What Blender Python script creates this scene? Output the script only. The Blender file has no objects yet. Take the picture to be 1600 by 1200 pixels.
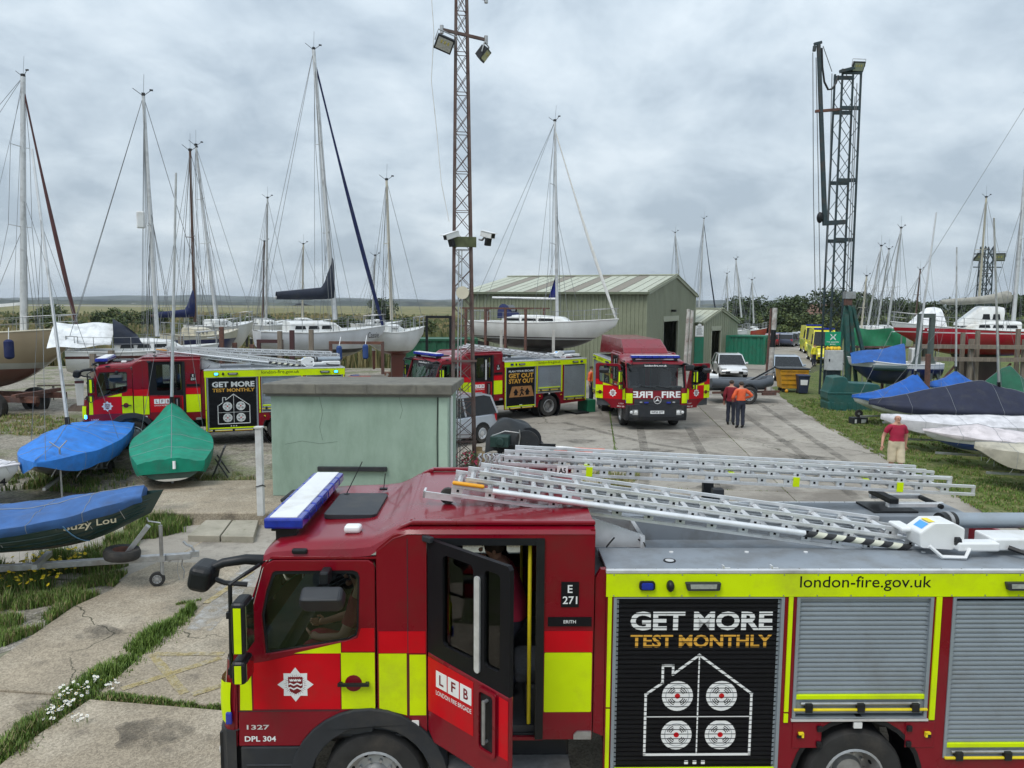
import bpy, bmesh, math, random
from mathutils import Vector, Matrix, noise
from mathutils.geometry import tessellate_polygon
R = math.radians
random.seed(7)
SC = bpy.context.scene
COL = SC.collection
# ------------------------------------------------------------------ camera
CAM_H = 4.65; PITCH = R(5.92); ROLL = R(0.4); FPX = 1200.0
cd_ = bpy.data.cameras.new('camera'); cam = bpy.data.objects.new('camera', cd_); COL.objects.link(cam)
cd_.sensor_fit = 'HORIZONTAL'; cd_.sensor_width = 36.0; cd_.lens = 36.0*FPX/1600.0
cd_.clip_start = 0.1; cd_.clip_end = 20000
cam.matrix_world = (Matrix.Translation((0, 0, CAM_H)) @ Matrix.Rotation(R(90)-PITCH, 4, 'X') @ Matrix.Rotation(ROLL, 4, 'Z'))
SC.camera = cam
# ------------------------------------------------------------------ sky and sun
SUN_EL, SUN_AZ = R(56), R(215)      # azimuth clockwise from +Y
W = bpy.data.worlds.new('World'); SC.world = W; W.use_nodes = True
nt = W.node_tree; nt.nodes.clear(); N = nt.nodes.new; L = nt.links.new
def wmath(op, a, b=None, c=None):
    n = N('ShaderNodeMath'); n.operation = op
    for i, v in enumerate((a, b, c)):
        if v is None: continue
        if isinstance(v, (int, float)): n.inputs[i].default_value = v
        else: L(v, n.inputs[i])
    return n.outputs[0]
out = N('ShaderNodeOutputWorld'); bg = N('ShaderNodeBackground'); L(bg.outputs[0], out.inputs[0])
bg.inputs[1].default_value = 0.1
sky = N('ShaderNodeTexSky'); sky.sky_type = 'NISHITA'; sky.sun_disc = False
sky.sun_elevation = SUN_EL; sky.sun_rotation = SUN_AZ; sky.air_density = 1.2; sky.dust_density = 2.0
tc = N('ShaderNodeTexCoord'); sep = N('ShaderNodeSeparateXYZ'); L(tc.outputs['Generated'], sep.inputs[0])
up = wmath('MAXIMUM', sep.outputs[2], 0.0)
zz = wmath('ADD', up, 0.40)
comb = N('ShaderNodeCombineXYZ')
L(wmath('DIVIDE', sep.outputs[0], zz), comb.inputs[0]); L(wmath('DIVIDE', sep.outputs[1], zz), comb.inputs[1])
n1 = N('ShaderNodeTexNoise'); L(comb.outputs[0], n1.inputs[0]); n1.inputs['Scale'].default_value = 3.4; n1.inputs['Detail'].default_value = 7; n1.inputs['Roughness'].default_value = 0.58; n1.inputs['Distortion'].default_value = 0.25
n2 = N('ShaderNodeTexNoise'); L(comb.outputs[0], n2.inputs[0]); n2.inputs['Scale'].default_value = 1.0; n2.inputs['Detail'].default_value = 3
mix_n = wmath('ADD', wmath('MULTIPLY', n1.outputs[0], 0.66), wmath('MULTIPLY', n2.outputs[0], 0.34))
ramp = N('ShaderNodeValToRGB'); L(mix_n, ramp.inputs[0])
e = ramp.color_ramp.elements
e[0].position = 0.40; e[0].color = (3.7, 4.45, 5.2, 1)
e[1].position = 0.60; e[1].color = (6.15, 6.9, 7.5, 1)
m_ = ramp.color_ramp.elements.new(0.5); m_.color = (4.95, 5.75, 6.45, 1)
# overcast skies brighten smoothly from horizon to zenith
lift = wmath('MULTIPLY_ADD', up, 0.7, 0.95)
mul = N('ShaderNodeMix'); mul.data_type = 'RGBA'; mul.blend_type = 'MULTIPLY'; mul.inputs[0].default_value = 1
L(ramp.outputs[0], mul.inputs[6])
cl = N('ShaderNodeCombineColor'); [L(lift, cl.inputs[i]) for i in range(3)]
L(cl.outputs[0], mul.inputs[7])
mx = N('ShaderNodeMix'); mx.data_type = 'RGBA'; mx.inputs[0].default_value = 0.93
L(sky.outputs[0], mx.inputs[6]); L(mul.outputs[2], mx.inputs[7]); L(mx.outputs[2], bg.inputs[0])
sd = bpy.data.lights.new('sun', 'SUN'); sd.energy = 1.5; sd.angle = R(25); sd.color = (1.0, 0.965, 0.92)
sun = bpy.data.objects.new('sun', sd); COL.objects.link(sun)
sdir = Vector((math.sin(SUN_AZ)*math.cos(SUN_EL), math.cos(SUN_AZ)*math.cos(SUN_EL), math.sin(SUN_EL)))
sun.rotation_euler = sdir.to_track_quat('Z', 'Y').to_euler(); sun.location = sdir*60
SC.view_settings.view_transform = 'Standard'; SC.view_settings.look = 'None'
SC.view_settings.exposure = 0.26; SC.view_settings.gamma = 1.0
SC.view_settings.use_curve_mapping = False
SC.cycles.use_denoising = True; SC.cycles.max_bounces = 7; SC.cycles.transparent_max_bounces = 12
SC.cycles.diffuse_bounces = 3; SC.cycles.glossy_bounces = 3; SC.cycles.caustics_reflective = False; SC.cycles.caustics_refractive = False

# ------------------------------------------------------------------ surveying: where a sighted point stands in the yard
def _ray(x, y):
    u = (x-800)/FPX; v = (y-600)/FPX
    c, s = math.cos(ROLL), math.sin(ROLL)
    u, v = c*u+s*v, -s*u+c*v
    return Vector((u, math.cos(PITCH)-v*math.sin(PITCH), -math.sin(PITCH)-v*math.cos(PITCH)))
def G(x, y, z=0.0):
    d = _ray(x, y); t = (z-CAM_H)/d.z; return Vector((d.x*t, d.y*t, z))
def D(x, y, Y):
    d = _ray(x, y); t = Y/d.y; return Vector((d.x*t, Y, CAM_H+d.z*t))

# ------------------------------------------------------------------ materials
MATS = {}
def mat(name, col, rough=0.5, metal=0.0, var=0.12, scale=6.0, bump=0.0, bscale=None, coat=0.0, col2=None, dirt=None, dscale=2.0, damt=0.3, spec=0.5, emis=None, stretch=None, detail=5):
    if name in MATS: return MATS[name]
    m = bpy.data.materials.new(name); MATS[name] = m; m.use_nodes = True
    t = m.node_tree; nd = t.nodes; ln = t.links.new
    b = nd['Principled BSDF']
    b.inputs['Roughness'].default_value = rough; b.inputs['Metallic'].default_value = metal
    b.inputs['Coat Weight'].default_value = coat; b.inputs['Coat Roughness'].default_value = 0.06
    b.inputs['Specular IOR Level'].default_value = spec
    co = nd.new('ShaderNodeTexCoord'); src = co.outputs['Object']
    if stretch:
        mp = nd.new('ShaderNodeMapping'); mp.inputs['Scale'].default_value = stretch; ln(src, mp.inputs[0]); src = mp.outputs[0]
    nz = nd.new('ShaderNodeTexNoise'); nz.inputs['Scale'].default_value = scale; nz.inputs['Detail'].default_value = detail; ln(src, nz.inputs[0])
    rp = nd.new('ShaderNodeValToRGB'); ln(nz.outputs[0], rp.inputs[0])
    c2 = col2 or tuple(min(1, c*(1+var)) for c in col); c1 = tuple(c*(1-var) for c in col) if not col2 else col
    rp.color_ramp.elements[0].position = 0.3; rp.color_ramp.elements[1].position = 0.7
    rp.color_ramp.elements[0].color = (*c1, 1); rp.color_ramp.elements[1].color = (*c2, 1)
    o = rp.outputs[0]
    if dirt:
        n3 = nd.new('ShaderNodeTexNoise'); n3.inputs['Scale'].default_value = dscale; n3.inputs['Detail'].default_value = 8; n3.inputs['Roughness'].default_value = 0.65; ln(src, n3.inputs[0])
        r3 = nd.new('ShaderNodeValToRGB'); ln(n3.outputs[0], r3.inputs[0])
        r3.color_ramp.elements[0].position = 0.5-0.5*damt+0.1; r3.color_ramp.elements[1].position = 0.75; r3.color_ramp.elements[0].color = (0, 0, 0, 1)
        mm = nd.new('ShaderNodeMix'); mm.data_type = 'RGBA'; ln(r3.outputs[0], mm.inputs[0]); ln(o, mm.inputs[6]); mm.inputs[7].default_value = (*dirt, 1)
        o = mm.outputs[2]
    ln(o, b.inputs['Base Color'])
    rr = nd.new('ShaderNodeMapRange'); ln(nz.outputs[0], rr.inputs[0]); rr.inputs[3].default_value = max(0.02, rough-0.07); rr.inputs[4].default_value = min(1, rough+0.09); ln(rr.outputs[0], b.inputs['Roughness'])
    if bump:
        bn = nd.new('ShaderNodeTexNoise'); bn.inputs['Scale'].default_value = bscale or scale*5; bn.inputs['Detail'].default_value = 4; ln(src, bn.inputs[0])
        bp = nd.new('ShaderNodeBump'); bp.inputs['Strength'].default_value = bump; bp.inputs['Distance'].default_value = 0.02; ln(bn.outputs[0], bp.inputs['Height']); ln(bp.outputs[0], b.inputs['Normal'])
    if emis:
        b.inputs['Emission Color'].default_value = (*emis[:3], 1); b.inputs['Emission Strength'].default_value = emis[3]
    return m
def glass(name, tint=(0.35, 0.38, 0.38), rough=0.02, refl=1.0):
    if name in MATS: return MATS[name]
    m = bpy.data.materials.new(name); MATS[name] = m; m.use_nodes = True
    t = m.node_tree; nd = t.nodes; ln = t.links.new; nd.remove(nd['Principled BSDF'])
    tr = nd.new('ShaderNodeBsdfTransparent'); tr.inputs[0].default_value = (*tint, 1)
    gl = nd.new('ShaderNodeBsdfGlossy'); gl.inputs['Roughness'].default_value = rough; gl.inputs[0].default_value = (refl, refl, refl, 1)
    fr = nd.new('ShaderNodeFresnel'); fr.inputs[0].default_value = 1.5
    ms = nd.new('ShaderNodeMixShader'); ln(fr.outputs[0], ms.inputs[0]); ln(tr.outputs[0], ms.inputs[1]); ln(gl.outputs[0], ms.inputs[2])
    ln(ms.outputs[0], nd['Material Output'].inputs[0]); return m
def shades(name, c, **k): return mat(name, c, **k)
red = mat('fire_red_paint', (0.20, 0.002, 0.012), 0.28, coat=0.45, var=0.05, scale=2.5, dirt=(0.15, 0.016, 0.018), damt=0.22, spec=0.25, bump=0.035, bscale=1.7)
redb = mat('bright_red_reflective', (0.56, 0.002, 0.010), 0.38, coat=0.1, var=0.04, dirt=(0.42, 0.018, 0.018), damt=0.2, spec=0.2, bump=0.03, bscale=1.7)
yel = mat('fluorescent_yellow_film', (0.62, 0.80, 0.002), 0.42, var=0.03, coat=0.05, dirt=(0.48, 0.58, 0.02), damt=0.18, spec=0.2, bump=0.03, bscale=1.7)
yelr = mat('yellow_rail', (0.78, 0.62, 0.02), 0.45)
blk = mat('black_plastic', (0.010, 0.011, 0.013), 0.42, var=0.2, dirt=(0.028, 0.027, 0.025), damt=0.15, spec=0.35)
dkg = mat('dark_grey_plastic', (0.026, 0.029, 0.034), 0.5, var=0.15, dirt=(0.055, 0.052, 0.048), damt=0.2, spec=0.35)
rub = mat('tyre_rubber', (0.022, 0.022, 0.022), 0.8, var=0.25, dirt=(0.07, 0.06, 0.05), damt=0.25, bump=0.1)
alu = mat('aluminium', (0.76, 0.77, 0.78), 0.32, metal=0.5, var=0.06, scale=9, dirt=(0.5, 0.49, 0.48), damt=0.15)
alus = mat('shutter_aluminium', (0.30, 0.345, 0.39), 0.42, metal=0.35, var=0.05, scale=3, dirt=(0.25, 0.27, 0.29), damt=0.15)
greyroof = mat('grey_roof_sheet', (0.235, 0.265, 0.30), 0.5, var=0.08, scale=2, dirt=(0.16, 0.165, 0.165), dscale=3, damt=0.3)
steel = mat('galvanised_steel', (0.42, 0.43, 0.44), 0.42, metal=0.7, var=0.15, scale=14, dirt=(0.25, 0.22, 0.19), damt=0.2)
wht = mat('white_paint', (0.76, 0.77, 0.77), 0.35, var=0.03, coat=0.2, dirt=(0.55, 0.53, 0.48), damt=0.12)
whtl = mat('white_lettering', (0.80, 0.81, 0.81), 0.5, var=0.02)
gold = mat('gold_lettering', (0.72, 0.38, 0.05), 0.5, var=0.04)
blkp = mat('black_print', (0.008, 0.008, 0.010), 0.5, var=0.1, spec=0.18)
blu = mat('blue_lens', (0.012, 0.03, 0.33), 0.15, coat=0.6, var=0.2, scale=20)
blul = mat('lit_blue_lamp', (0.05, 0.3, 1.0), 0.3, emis=(0.03, 0.35, 1.0, 6.0))
gls = glass('vehicle_glass', (0.80, 0.84, 0.83))
gls2 = glass('dark_glass', (0.10, 0.11, 0.115))
glsc = glass('clear_glass', (0.75, 0.78, 0.78))
intr = mat('dark_cab_trim', (0.05, 0.054, 0.06), 0.7, var=0.2)
seatm = mat('seat_fabric', (0.035, 0.04, 0.05), 0.85, var=0.3, scale=30)
lampg = mat('lamp_glass', (0.55, 0.57, 0.58), 0.12, metal=0.5, var=0.2, scale=25)
amber = mat('amber_plastic', (0.75, 0.34, 0.01), 0.4)
mirr = mat('mirror_face', (0.5, 0.52, 0.55), 0.05, metal=1.0, var=0.02)
# ------------------------------------------------------------------ mesh helpers
class MB:
    def __init__(s): s.V = []; s.F = []; s.M = []; s.mats = []; s.c = 0; s.T = None
    def m(s, material):
        if material not in s.mats: s.mats.append(material)
        s.c = s.mats.index(material); return s
    def add(s, vs, fs):
        o = len(s.V)
        if s.T is not None: vs = [s.T @ Vector(v) for v in vs]
        s.V.extend(tuple(v) for v in vs)
        for f in fs: s.F.append(tuple(i+o for i in f)); s.M.append(s.c)
        return s
    def bx(s, x0, x1, y0, y1, z0, z1):
        return s.add([(x0,y0,z0),(x1,y0,z0),(x1,y1,z0),(x0,y1,z0),(x0,y0,z1),(x1,y0,z1),(x1,y1,z1),(x0,y1,z1)],
                     [(3,2,1,0),(4,5,6,7),(0,1,5,4),(1,2,6,5),(2,3,7,6),(3,0,4,7)])
    def box(s, c, d, rz=0.0, rot=None):
        Rm = rot or Matrix.Rotation(rz, 3, 'Z'); c = Vector(c)
        vs = [c + Rm @ Vector((a*d[0]/2, b*d[1]/2, e*d[2]/2)) for e in (-1, 1) for a, b in ((-1,-1),(1,-1),(1,1),(-1,1))]
        return s.add(vs, [(3,2,1,0),(4,5,6,7),(0,1,5,4),(1,2,6,5),(2,3,7,6),(3,0,4,7)])
    def bar(s, p, q, w, h=None, upv=(0, 0, 1)):
        p, q = Vector(p), Vector(q); h = h or w; d = (q-p)
        if d.length < 1e-6: return s
        d.normalize(); u = Vector(upv)
        if abs(d.dot(u)) > 0.98: u = Vector((1, 0, 0))
        r = d.cross(u).normalized(); u = r.cross(d)
        vs = [e + r*(a*w/2) + u*(b*h/2) for e in (p, q) for a, b in ((-1,-1),(1,-1),(1,1),(-1,1))]
        return s.add(vs, [(3,2,1,0),(4,5,6,7),(0,1,5,4),(1,2,6,5),(2,3,7,6),(3,0,4,7)])
    def cyl(s, p, q, r, r2=None, n=10, caps=True):
        p, q = Vector(p), Vector(q); r2 = r if r2 is None else r2; d = (q-p)
        if d.length < 1e-7: return s
        d.normalize(); u = Vector((0, 0, 1)) if abs(d.z) < 0.95 else Vector((1, 0, 0))
        a = d.cross(u).normalized(); b = d.cross(a)
        vs = []
        for e, rr in ((p, r), (q, r2)):
            for i in range(n):
                t = 2*math.pi*i/n; vs.append(e + a*(rr*math.cos(t)) + b*(rr*math.sin(t)))
        fs = [(i, (i+1) % n, n+(i+1) % n, n+i) for i in range(n)]
        if caps: fs += [tuple(range(n-1, -1, -1)), tuple(range(n, 2*n))]
        return s.add(vs, fs)
    def tube(s, pts, r, n=8, closed=False, caps=True):
        pts = [Vector(p) for p in pts]; rs = r if isinstance(r, (list, tuple)) else [r]*len(pts)
        vs = []; prev = None
        for k, p in enumerate(pts):
            if closed: d = pts[(k+1) % len(pts)]-pts[k-1]
            else: d = pts[min(k+1, len(pts)-1)]-pts[max(k-1, 0)]
            d.normalize()
            if prev is None:
                u = Vector((0, 0, 1)) if abs(d.z) < 0.9 else Vector((1, 0, 0)); a = d.cross(u).normalized()
            else:
                a = prev - d*prev.dot(d); a = a.normalized() if a.length > 1e-5 else prev
            prev = a; b = d.cross(a)
            for i in range(n):
                t = 2*math.pi*i/n; vs.append(p + a*(rs[k]*math.cos(t)) + b*(rs[k]*math.sin(t)))
        fs = []; m = len(pts)
        for k in range(m if closed else m-1):
            k2 = (k+1) % m
            for i in range(n): fs.append((k*n+i, k*n+(i+1) % n, k2*n+(i+1) % n, k2*n+i))
        if caps and not closed: fs += [tuple(range(n-1, -1, -1)), tuple(range((m-1)*n, m*n))]
        return s.add(vs, fs)
    def lathe(s, prof, o, ax, n=24):
        o = Vector(o); ax = Vector(ax).normalized(); u = Vector((0, 0, 1)) if abs(ax.z) < 0.9 else Vector((1, 0, 0))
        a = ax.cross(u).normalized(); b = ax.cross(a); vs = []
        for (r, h) in prof:
            for i in range(n):
                t = 2*math.pi*i/n; vs.append(o + ax*h + a*(r*math.cos(t)) + b*(r*math.sin(t)))
        fs = [(k*n+i, k*n+(i+1) % n, (k+1)*n+(i+1) % n, (k+1)*n+i) for k in range(len(prof)-1) for i in range(n)]
        return s.add(vs, fs)
    def ell(s, c, r, nu=12, nv=8, rot=None):
        c = Vector(c); vs = []; Rm = rot or Matrix.Identity(3)
        for j in range(nv+1):
            p = math.pi*j/nv
            for i in range(nu):
                t = 2*math.pi*i/nu
                vs.append(c + Rm @ Vector((r[0]*math.sin(p)*math.cos(t), r[1]*math.sin(p)*math.sin(t), r[2]*math.cos(p))))
        fs = [(j*nu+i, (j+1)*nu+i, (j+1)*nu+(i+1) % nu, j*nu+(i+1) % nu) for j in range(nv) for i in range(nu)]
        return s.add(vs, fs)
    def surf(s, fn, nu, nv, close_u=False):
        vs = [fn(i/nu, j/nv) for j in range(nv+1) for i in range(nu+1)]
        return s.add(vs, [(j*(nu+1)+i, j*(nu+1)+i+1, (j+1)*(nu+1)+i+1, (j+1)*(nu+1)+i) for j in range(nv) for i in range(nu)])
    def plate(s, outer, holes, mp, w0, w1):
        loops = [outer]+list(holes)
        pts = [p for l in loops for p in l]; n = len(pts)
        tris = tessellate_polygon([[Vector((p[0], p[1], 0)) for p in l] for l in loops])
        vs = [mp(p[0], p[1], w0) for p in pts]+[mp(p[0], p[1], w1) for p in pts]
        fs = [tuple(t) for t in tris]+[tuple(i+n for i in reversed(t)) for t in tris]
        o = 0
        for l in loops:
            k = len(l)
            for i in range(k):
                a, b = o+i, o+(i+1) % k; fs.append((a, b, b+n, a+n))
            o += k
        return s.add(vs, fs)
    def build(s, name, parent=None, material=None, smooth=None, bevel=None, seg=2, recalc=True):
        me = bpy.data.meshes.new(name); me.from_pydata(s.V, [], s.F)
        if material is not None: s.mats = [material]; s.M = [0]*len(s.F)
        for m in s.mats: me.materials.append(m)
        me.polygons.foreach_set('material_index', s.M)
        if recalc:
            bm = bmesh.new(); bm.from_mesh(me); bmesh.ops.recalc_face_normals(bm, faces=bm.faces); bm.to_mesh(me); bm.free()
        if smooth is not None:
            me.polygons.foreach_set('use_smooth', [True]*len(me.polygons)); me.set_sharp_from_angle(angle=R(smooth))
        me.update()
        o = bpy.data.objects.new(name, me); COL.objects.link(o)
        if parent is not None: o.parent = parent
        if bevel:
            bv = o.modifiers.new('bevel', 'BEVEL'); bv.width = bevel; bv.segments = seg; bv.limit_method = 'ANGLE'; bv.angle_limit = R(35)
        return o
LABELS = {}
def tag(o, label=None, cat=None, group=None, kind=None):
    if label: o['label'] = label
    if cat: o['category'] = cat
    if group: o['group'] = group
    if kind: o['kind'] = kind
    return o
def thing(name, label, cat, loc=(0, 0, 0), rz=0.0, group=None):
    o = bpy.data.objects.new(name, None); COL.objects.link(o); o.location = loc; o.rotation_euler = (0, 0, rz); o.empty_display_size = 0.2
    return tag(o, label, cat, group)
def copyobj(o, parent=None, loc=None):
    c = o.copy(); COL.objects.link(c)
    if parent is not None: c.parent = parent
    if loc is not None: c.location = loc
    return c
def text(name, s, fit, material, parent, mp, depth=0.002, bold=0.0, mirror=False, w0=0.0):
    """lettering in the box fit=(u0,u1,v0,v1) of the plane mp(u,v,w)"""
    cu = bpy.data.curves.new('t', 'FONT'); cu.body = s; cu.size = 1.0; cu.extrude = 0.0; cu.offset = bold; cu.resolution_u = 3
    ob = bpy.data.objects.new('t', cu); COL.objects.link(ob)
    dg = bpy.context.evaluated_depsgraph_get(); me = bpy.data.meshes.new_from_object(ob.evaluated_get(dg))
    vs = [v.co.copy() for v in me.vertices]; fs = [tuple(p.vertices) for p in me.polygons]
    bpy.data.objects.remove(ob); bpy.data.curves.remove(cu); bpy.data.meshes.remove(me)
    if not vs: return None
    x0 = min(v.x for v in vs); x1 = max(v.x for v in vs); y0 = min(v.y for v in vs); y1 = max(v.y for v in vs)
    u0, u1, v0, v1 = fit; n = len(vs)
    def cv(v, w):
        a = (v.x-x0)/(x1-x0)
        if mirror: a = 1-a
        return mp(u0+(u1-u0)*a, v0+(v1-v0)*(v.y-y0)/(y1-y0), w)
    b = MB(); b.add([cv(v, w0+depth) for v in vs], fs)
    return b.build(name, parent, material, recalc=False)
def split_loose(names):
    for o in [q for q in COL.objects if q.type == 'MESH' and q.name.split('.')[0] in names]:
        me = o.data; nv = len(me.vertices); par = list(range(nv))
        def find(a):
            while par[a] != a: par[a] = par[par[a]]; a = par[a]
            return a
        for p in me.polygons:
            a = find(p.vertices[0])
            for v in p.vertices[1:]: par[find(v)] = a
        isl = {}
        for p in me.polygons: isl.setdefault(find(p.vertices[0]), []).append(p.index)
        if len(isl) < 2 or len(isl) > 60: continue
        base = o.name.split('.')[0]; keep = True
        for fl in isl.values():
            vm = {}; V = []; F = []; M = []; S = []
            for fi in fl:
                p = me.polygons[fi]; f = []
                for v in p.vertices:
                    if v not in vm: vm[v] = len(V); V.append(me.vertices[v].co[:])
                    f.append(vm[v])
                F.append(f); M.append(p.material_index); S.append(p.use_smooth)
            m2 = bpy.data.meshes.new(base); m2.from_pydata(V, [], F); used = sorted(set(M))
            for u in used: m2.materials.append(me.materials[u])
            m2.polygons.foreach_set('material_index', [used.index(i) for i in M]); m2.polygons.foreach_set('use_smooth', S)
            if any(S): m2.set_sharp_from_angle(angle=R(40))
            m2.update(); c = o.copy(); c.data = m2; COL.objects.link(c)
        bpy.data.objects.remove(o)
def ngon(cx, cy, r, n=24, a0=0.0): return [(cx+r*math.cos(a0+2*math.pi*i/n), cy+r*math.sin(a0+2*math.pi*i/n)) for i in range(n)]
def rrect(x0, x1, y0, y1, r, n=4):
    o = []
    for cx, cy, a in ((x1-r, y1-r, 0), (x0+r, y1-r, 90), (x0+r, y0+r, 180), (x1-r, y0+r, 270)):
        for i in range(n+1): t = R(a+90*i/n); o.append((cx+r*math.cos(t), cy+r*math.sin(t)))
    return o
# ================================================================== GROUND
def ground_mat(name, layers, bump=0.3, bscale=30.0, rough=0.9, rnd=0.0, ribs=None, speck=None, crack=None):
    """layers: base colour, then (colour, scale, threshold, softness) noise patches, in world position"""
    m = bpy.data.materials.new(name); MATS[name] = m; m.use_nodes = True
    t = m.node_tree; nd = t.nodes; ln = t.links.new; b = nd['Principled BSDF']; b.inputs['Roughness'].default_value = rough
    b.inputs['Specular IOR Level'].default_value = 0.25
    g = nd.new('ShaderNodeNewGeometry'); P = g.outputs['Position']
    o = None; base = layers[0]
    rgb = nd.new('ShaderNodeRGB'); rgb.outputs[0].default_value = (*base, 1); o = rgb.outputs[0]
    for k, (c, sc, th, so) in enumerate(layers[1:]):
        n = nd.new('ShaderNodeTexNoise'); n.inputs['Scale'].default_value = sc; n.inputs['Detail'].default_value = 7; n.inputs['Roughness'].default_value = 0.62
        mp = nd.new('ShaderNodeMapping'); mp.inputs['Location'].default_value = (k*7.3, k*3.1, k*1.7); ln(P, mp.inputs[0]); ln(mp.outputs[0], n.inputs[0])
        r = nd.new('ShaderNodeMapRange'); ln(n.outputs[0], r.inputs[0]); r.inputs[1].default_value = th-so; r.inputs[2].default_value = th+so
        mm = nd.new('ShaderNodeMix'); mm.data_type = 'RGBA'; ln(r.outputs[0], mm.inputs[0]); ln(o, mm.inputs[6]); mm.inputs[7].default_value = (*c, 1); o = mm.outputs[2]
    if speck:
        v = nd.new('ShaderNodeTexVoronoi'); v.inputs['Scale'].default_value = speck[0]; ln(P, v.inputs[0])
        hs = nd.new('ShaderNodeMix'); hs.data_type = 'RGBA'; hs.blend_type = 'MULTIPLY'; hs.inputs[0].default_value = speck[1]
        bw = nd.new('ShaderNodeRGBToBW'); ln(v.outputs['Color'], bw.inputs[0])
        mr = nd.new('ShaderNodeMapRange'); ln(bw.outputs[0], mr.inputs[0]); mr.inputs[1].default_value = 0.2; mr.inputs[2].default_value = 0.8; mr.inputs[3].default_value = 0.55; mr.inputs[4].default_value = 1.35
        cc = nd.new('ShaderNodeCombineColor'); [ln(mr.outputs[0], cc.inputs[i]) for i in range(3)]
        ln(o, hs.inputs[6]); ln(cc.outputs[0], hs.inputs[7]); o = hs.outputs[2]
    if crack:
        v = nd.new('ShaderNodeTexVoronoi'); v.feature = 'DISTANCE_TO_EDGE'; v.inputs['Scale'].default_value = crack[0]; wn = nd.new('ShaderNodeTexNoise'); wn.inputs['Scale'].default_value = 1.6; wn.inputs['Detail'].default_value = 6; ln(P, wn.inputs[0])
        vm = nd.new('ShaderNodeVectorMath'); vm.operation = 'MULTIPLY_ADD'; ln(wn.outputs['Color'], vm.inputs[0]); vm.inputs[1].default_value = (.9, .9, 0); ln(P, vm.inputs[2]); ln(vm.outputs[0], v.inputs[0])
        r = nd.new('ShaderNodeMapRange'); ln(v.outputs['Distance'], r.inputs[0]); r.inputs[1].default_value = crack[1]; r.inputs[2].default_value = crack[1]*.3; r.inputs[3].default_value = 0; r.inputs[4].default_value = 1
        mn = nd.new('ShaderNodeTexNoise'); mn.inputs['Scale'].default_value = .3; ln(P, mn.inputs[0]); r2 = nd.new('ShaderNodeMapRange'); ln(mn.outputs[0], r2.inputs[0]); r2.inputs[1].default_value = .46; r2.inputs[2].default_value = .56
        mu = nd.new('ShaderNodeMath'); mu.operation = 'MULTIPLY'; ln(r.outputs[0], mu.inputs[0]); ln(r2.outputs[0], mu.inputs[1])
        mm = nd.new('ShaderNodeMix'); mm.data_type = 'RGBA'; ln(mu.outputs[0], mm.inputs[0]); ln(o, mm.inputs[6]); mm.inputs[7].default_value = (.085, .08, .055, 1); o = mm.outputs[2]
    if rnd:
        oi = nd.new('ShaderNodeObjectInfo'); mr = nd.new('ShaderNodeMapRange'); ln(oi.outputs['Random'], mr.inputs[0]); mr.inputs[3].default_value = 1-rnd; mr.inputs[4].default_value = 1+rnd
        cc = nd.new('ShaderNodeCombineColor'); [ln(mr.outputs[0], cc.inputs[i]) for i in range(3)]
        mm = nd.new('ShaderNodeMix'); mm.data_type = 'RGBA'; mm.blend_type = 'MULTIPLY'; mm.inputs[0].default_value = 1; ln(o, mm.inputs[6]); ln(cc.outputs[0], mm.inputs[7]); o = mm.outputs[2]
    ln(o, b.inputs['Base Color'])
    bn = nd.new('ShaderNodeTexNoise'); bn.inputs['Scale'].default_value = bscale; bn.inputs['Detail'].default_value = 5; ln(P, bn.inputs[0])
    h = bn.outputs[0]
    if ribs:
        mp = nd.new('ShaderNodeMapping'); mp.inputs['Rotation'].default_value = (0, 0, ribs[1]); ln(P, mp.inputs[0])
        wv = nd.new('ShaderNodeTexWave'); wv.wave_type = 'BANDS'; wv.bands_direction = 'Y'; wv.inputs['Scale'].default_value = ribs[0]; wv.inputs['Distortion'].default_value = 2.5; wv.inputs['Detail'].default_value = 2; wv.inputs['Detail Scale'].default_value = 0.4; ln(mp.outputs[0], wv.inputs[0])
        ad = nd.new('ShaderNodeMath'); ad.operation = 'MULTIPLY_ADD'; ln(wv.outputs[0], ad.inputs[0]); ad.inputs[1].default_value = ribs[2]; ln(h, ad.inputs[2]); h = ad.outputs[0]
    bp = nd.new('ShaderNodeBump'); bp.inputs['Strength'].default_value = bump; bp.inputs['Distance'].default_value = 0.03; ln(h, bp.inputs['Height']); ln(bp.outputs[0], b.inputs['Normal'])
    return m
grass_m = ground_mat('rough_grass', [(0.105, 0.125, 0.035), ((0.16, 0.15, 0.055), 0.35, 0.52, 0.12), ((0.07, 0.10, 0.024), 1.7, 0.55, 0.1), ((0.19, 0.16, 0.075), 4.0, 0.60, 0.08), ((0.05, 0.075, 0.018), 9, 0.58, 0.06)], bump=0.9, bscale=22)
verge_m = ground_mat('mown_verge_grass', [(0.125, 0.155, 0.04), ((0.18, 0.175, 0.07), 0.8, 0.55, 0.12), ((0.075, 0.115, 0.025), 2.2, 0.55, 0.1), ((0.24, 0.21, 0.11), 6.0, 0.62, 0.07), ((0.05, 0.085, 0.018), 14, 0.56, 0.06)], bump=1.0, bscale=30)
dirt_m = ground_mat('gravel_and_dirt', [(0.25, 0.23, 0.19), ((0.32, 0.29, 0.24), 0.7, 0.5, 0.15), ((0.13, 0.15, 0.06), 0.5, 0.56, 0.08), ((0.16, 0.14, 0.11), 3, 0.58, 0.08)], bump=0.6, bscale=25, speck=(22, 0.7))
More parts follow.
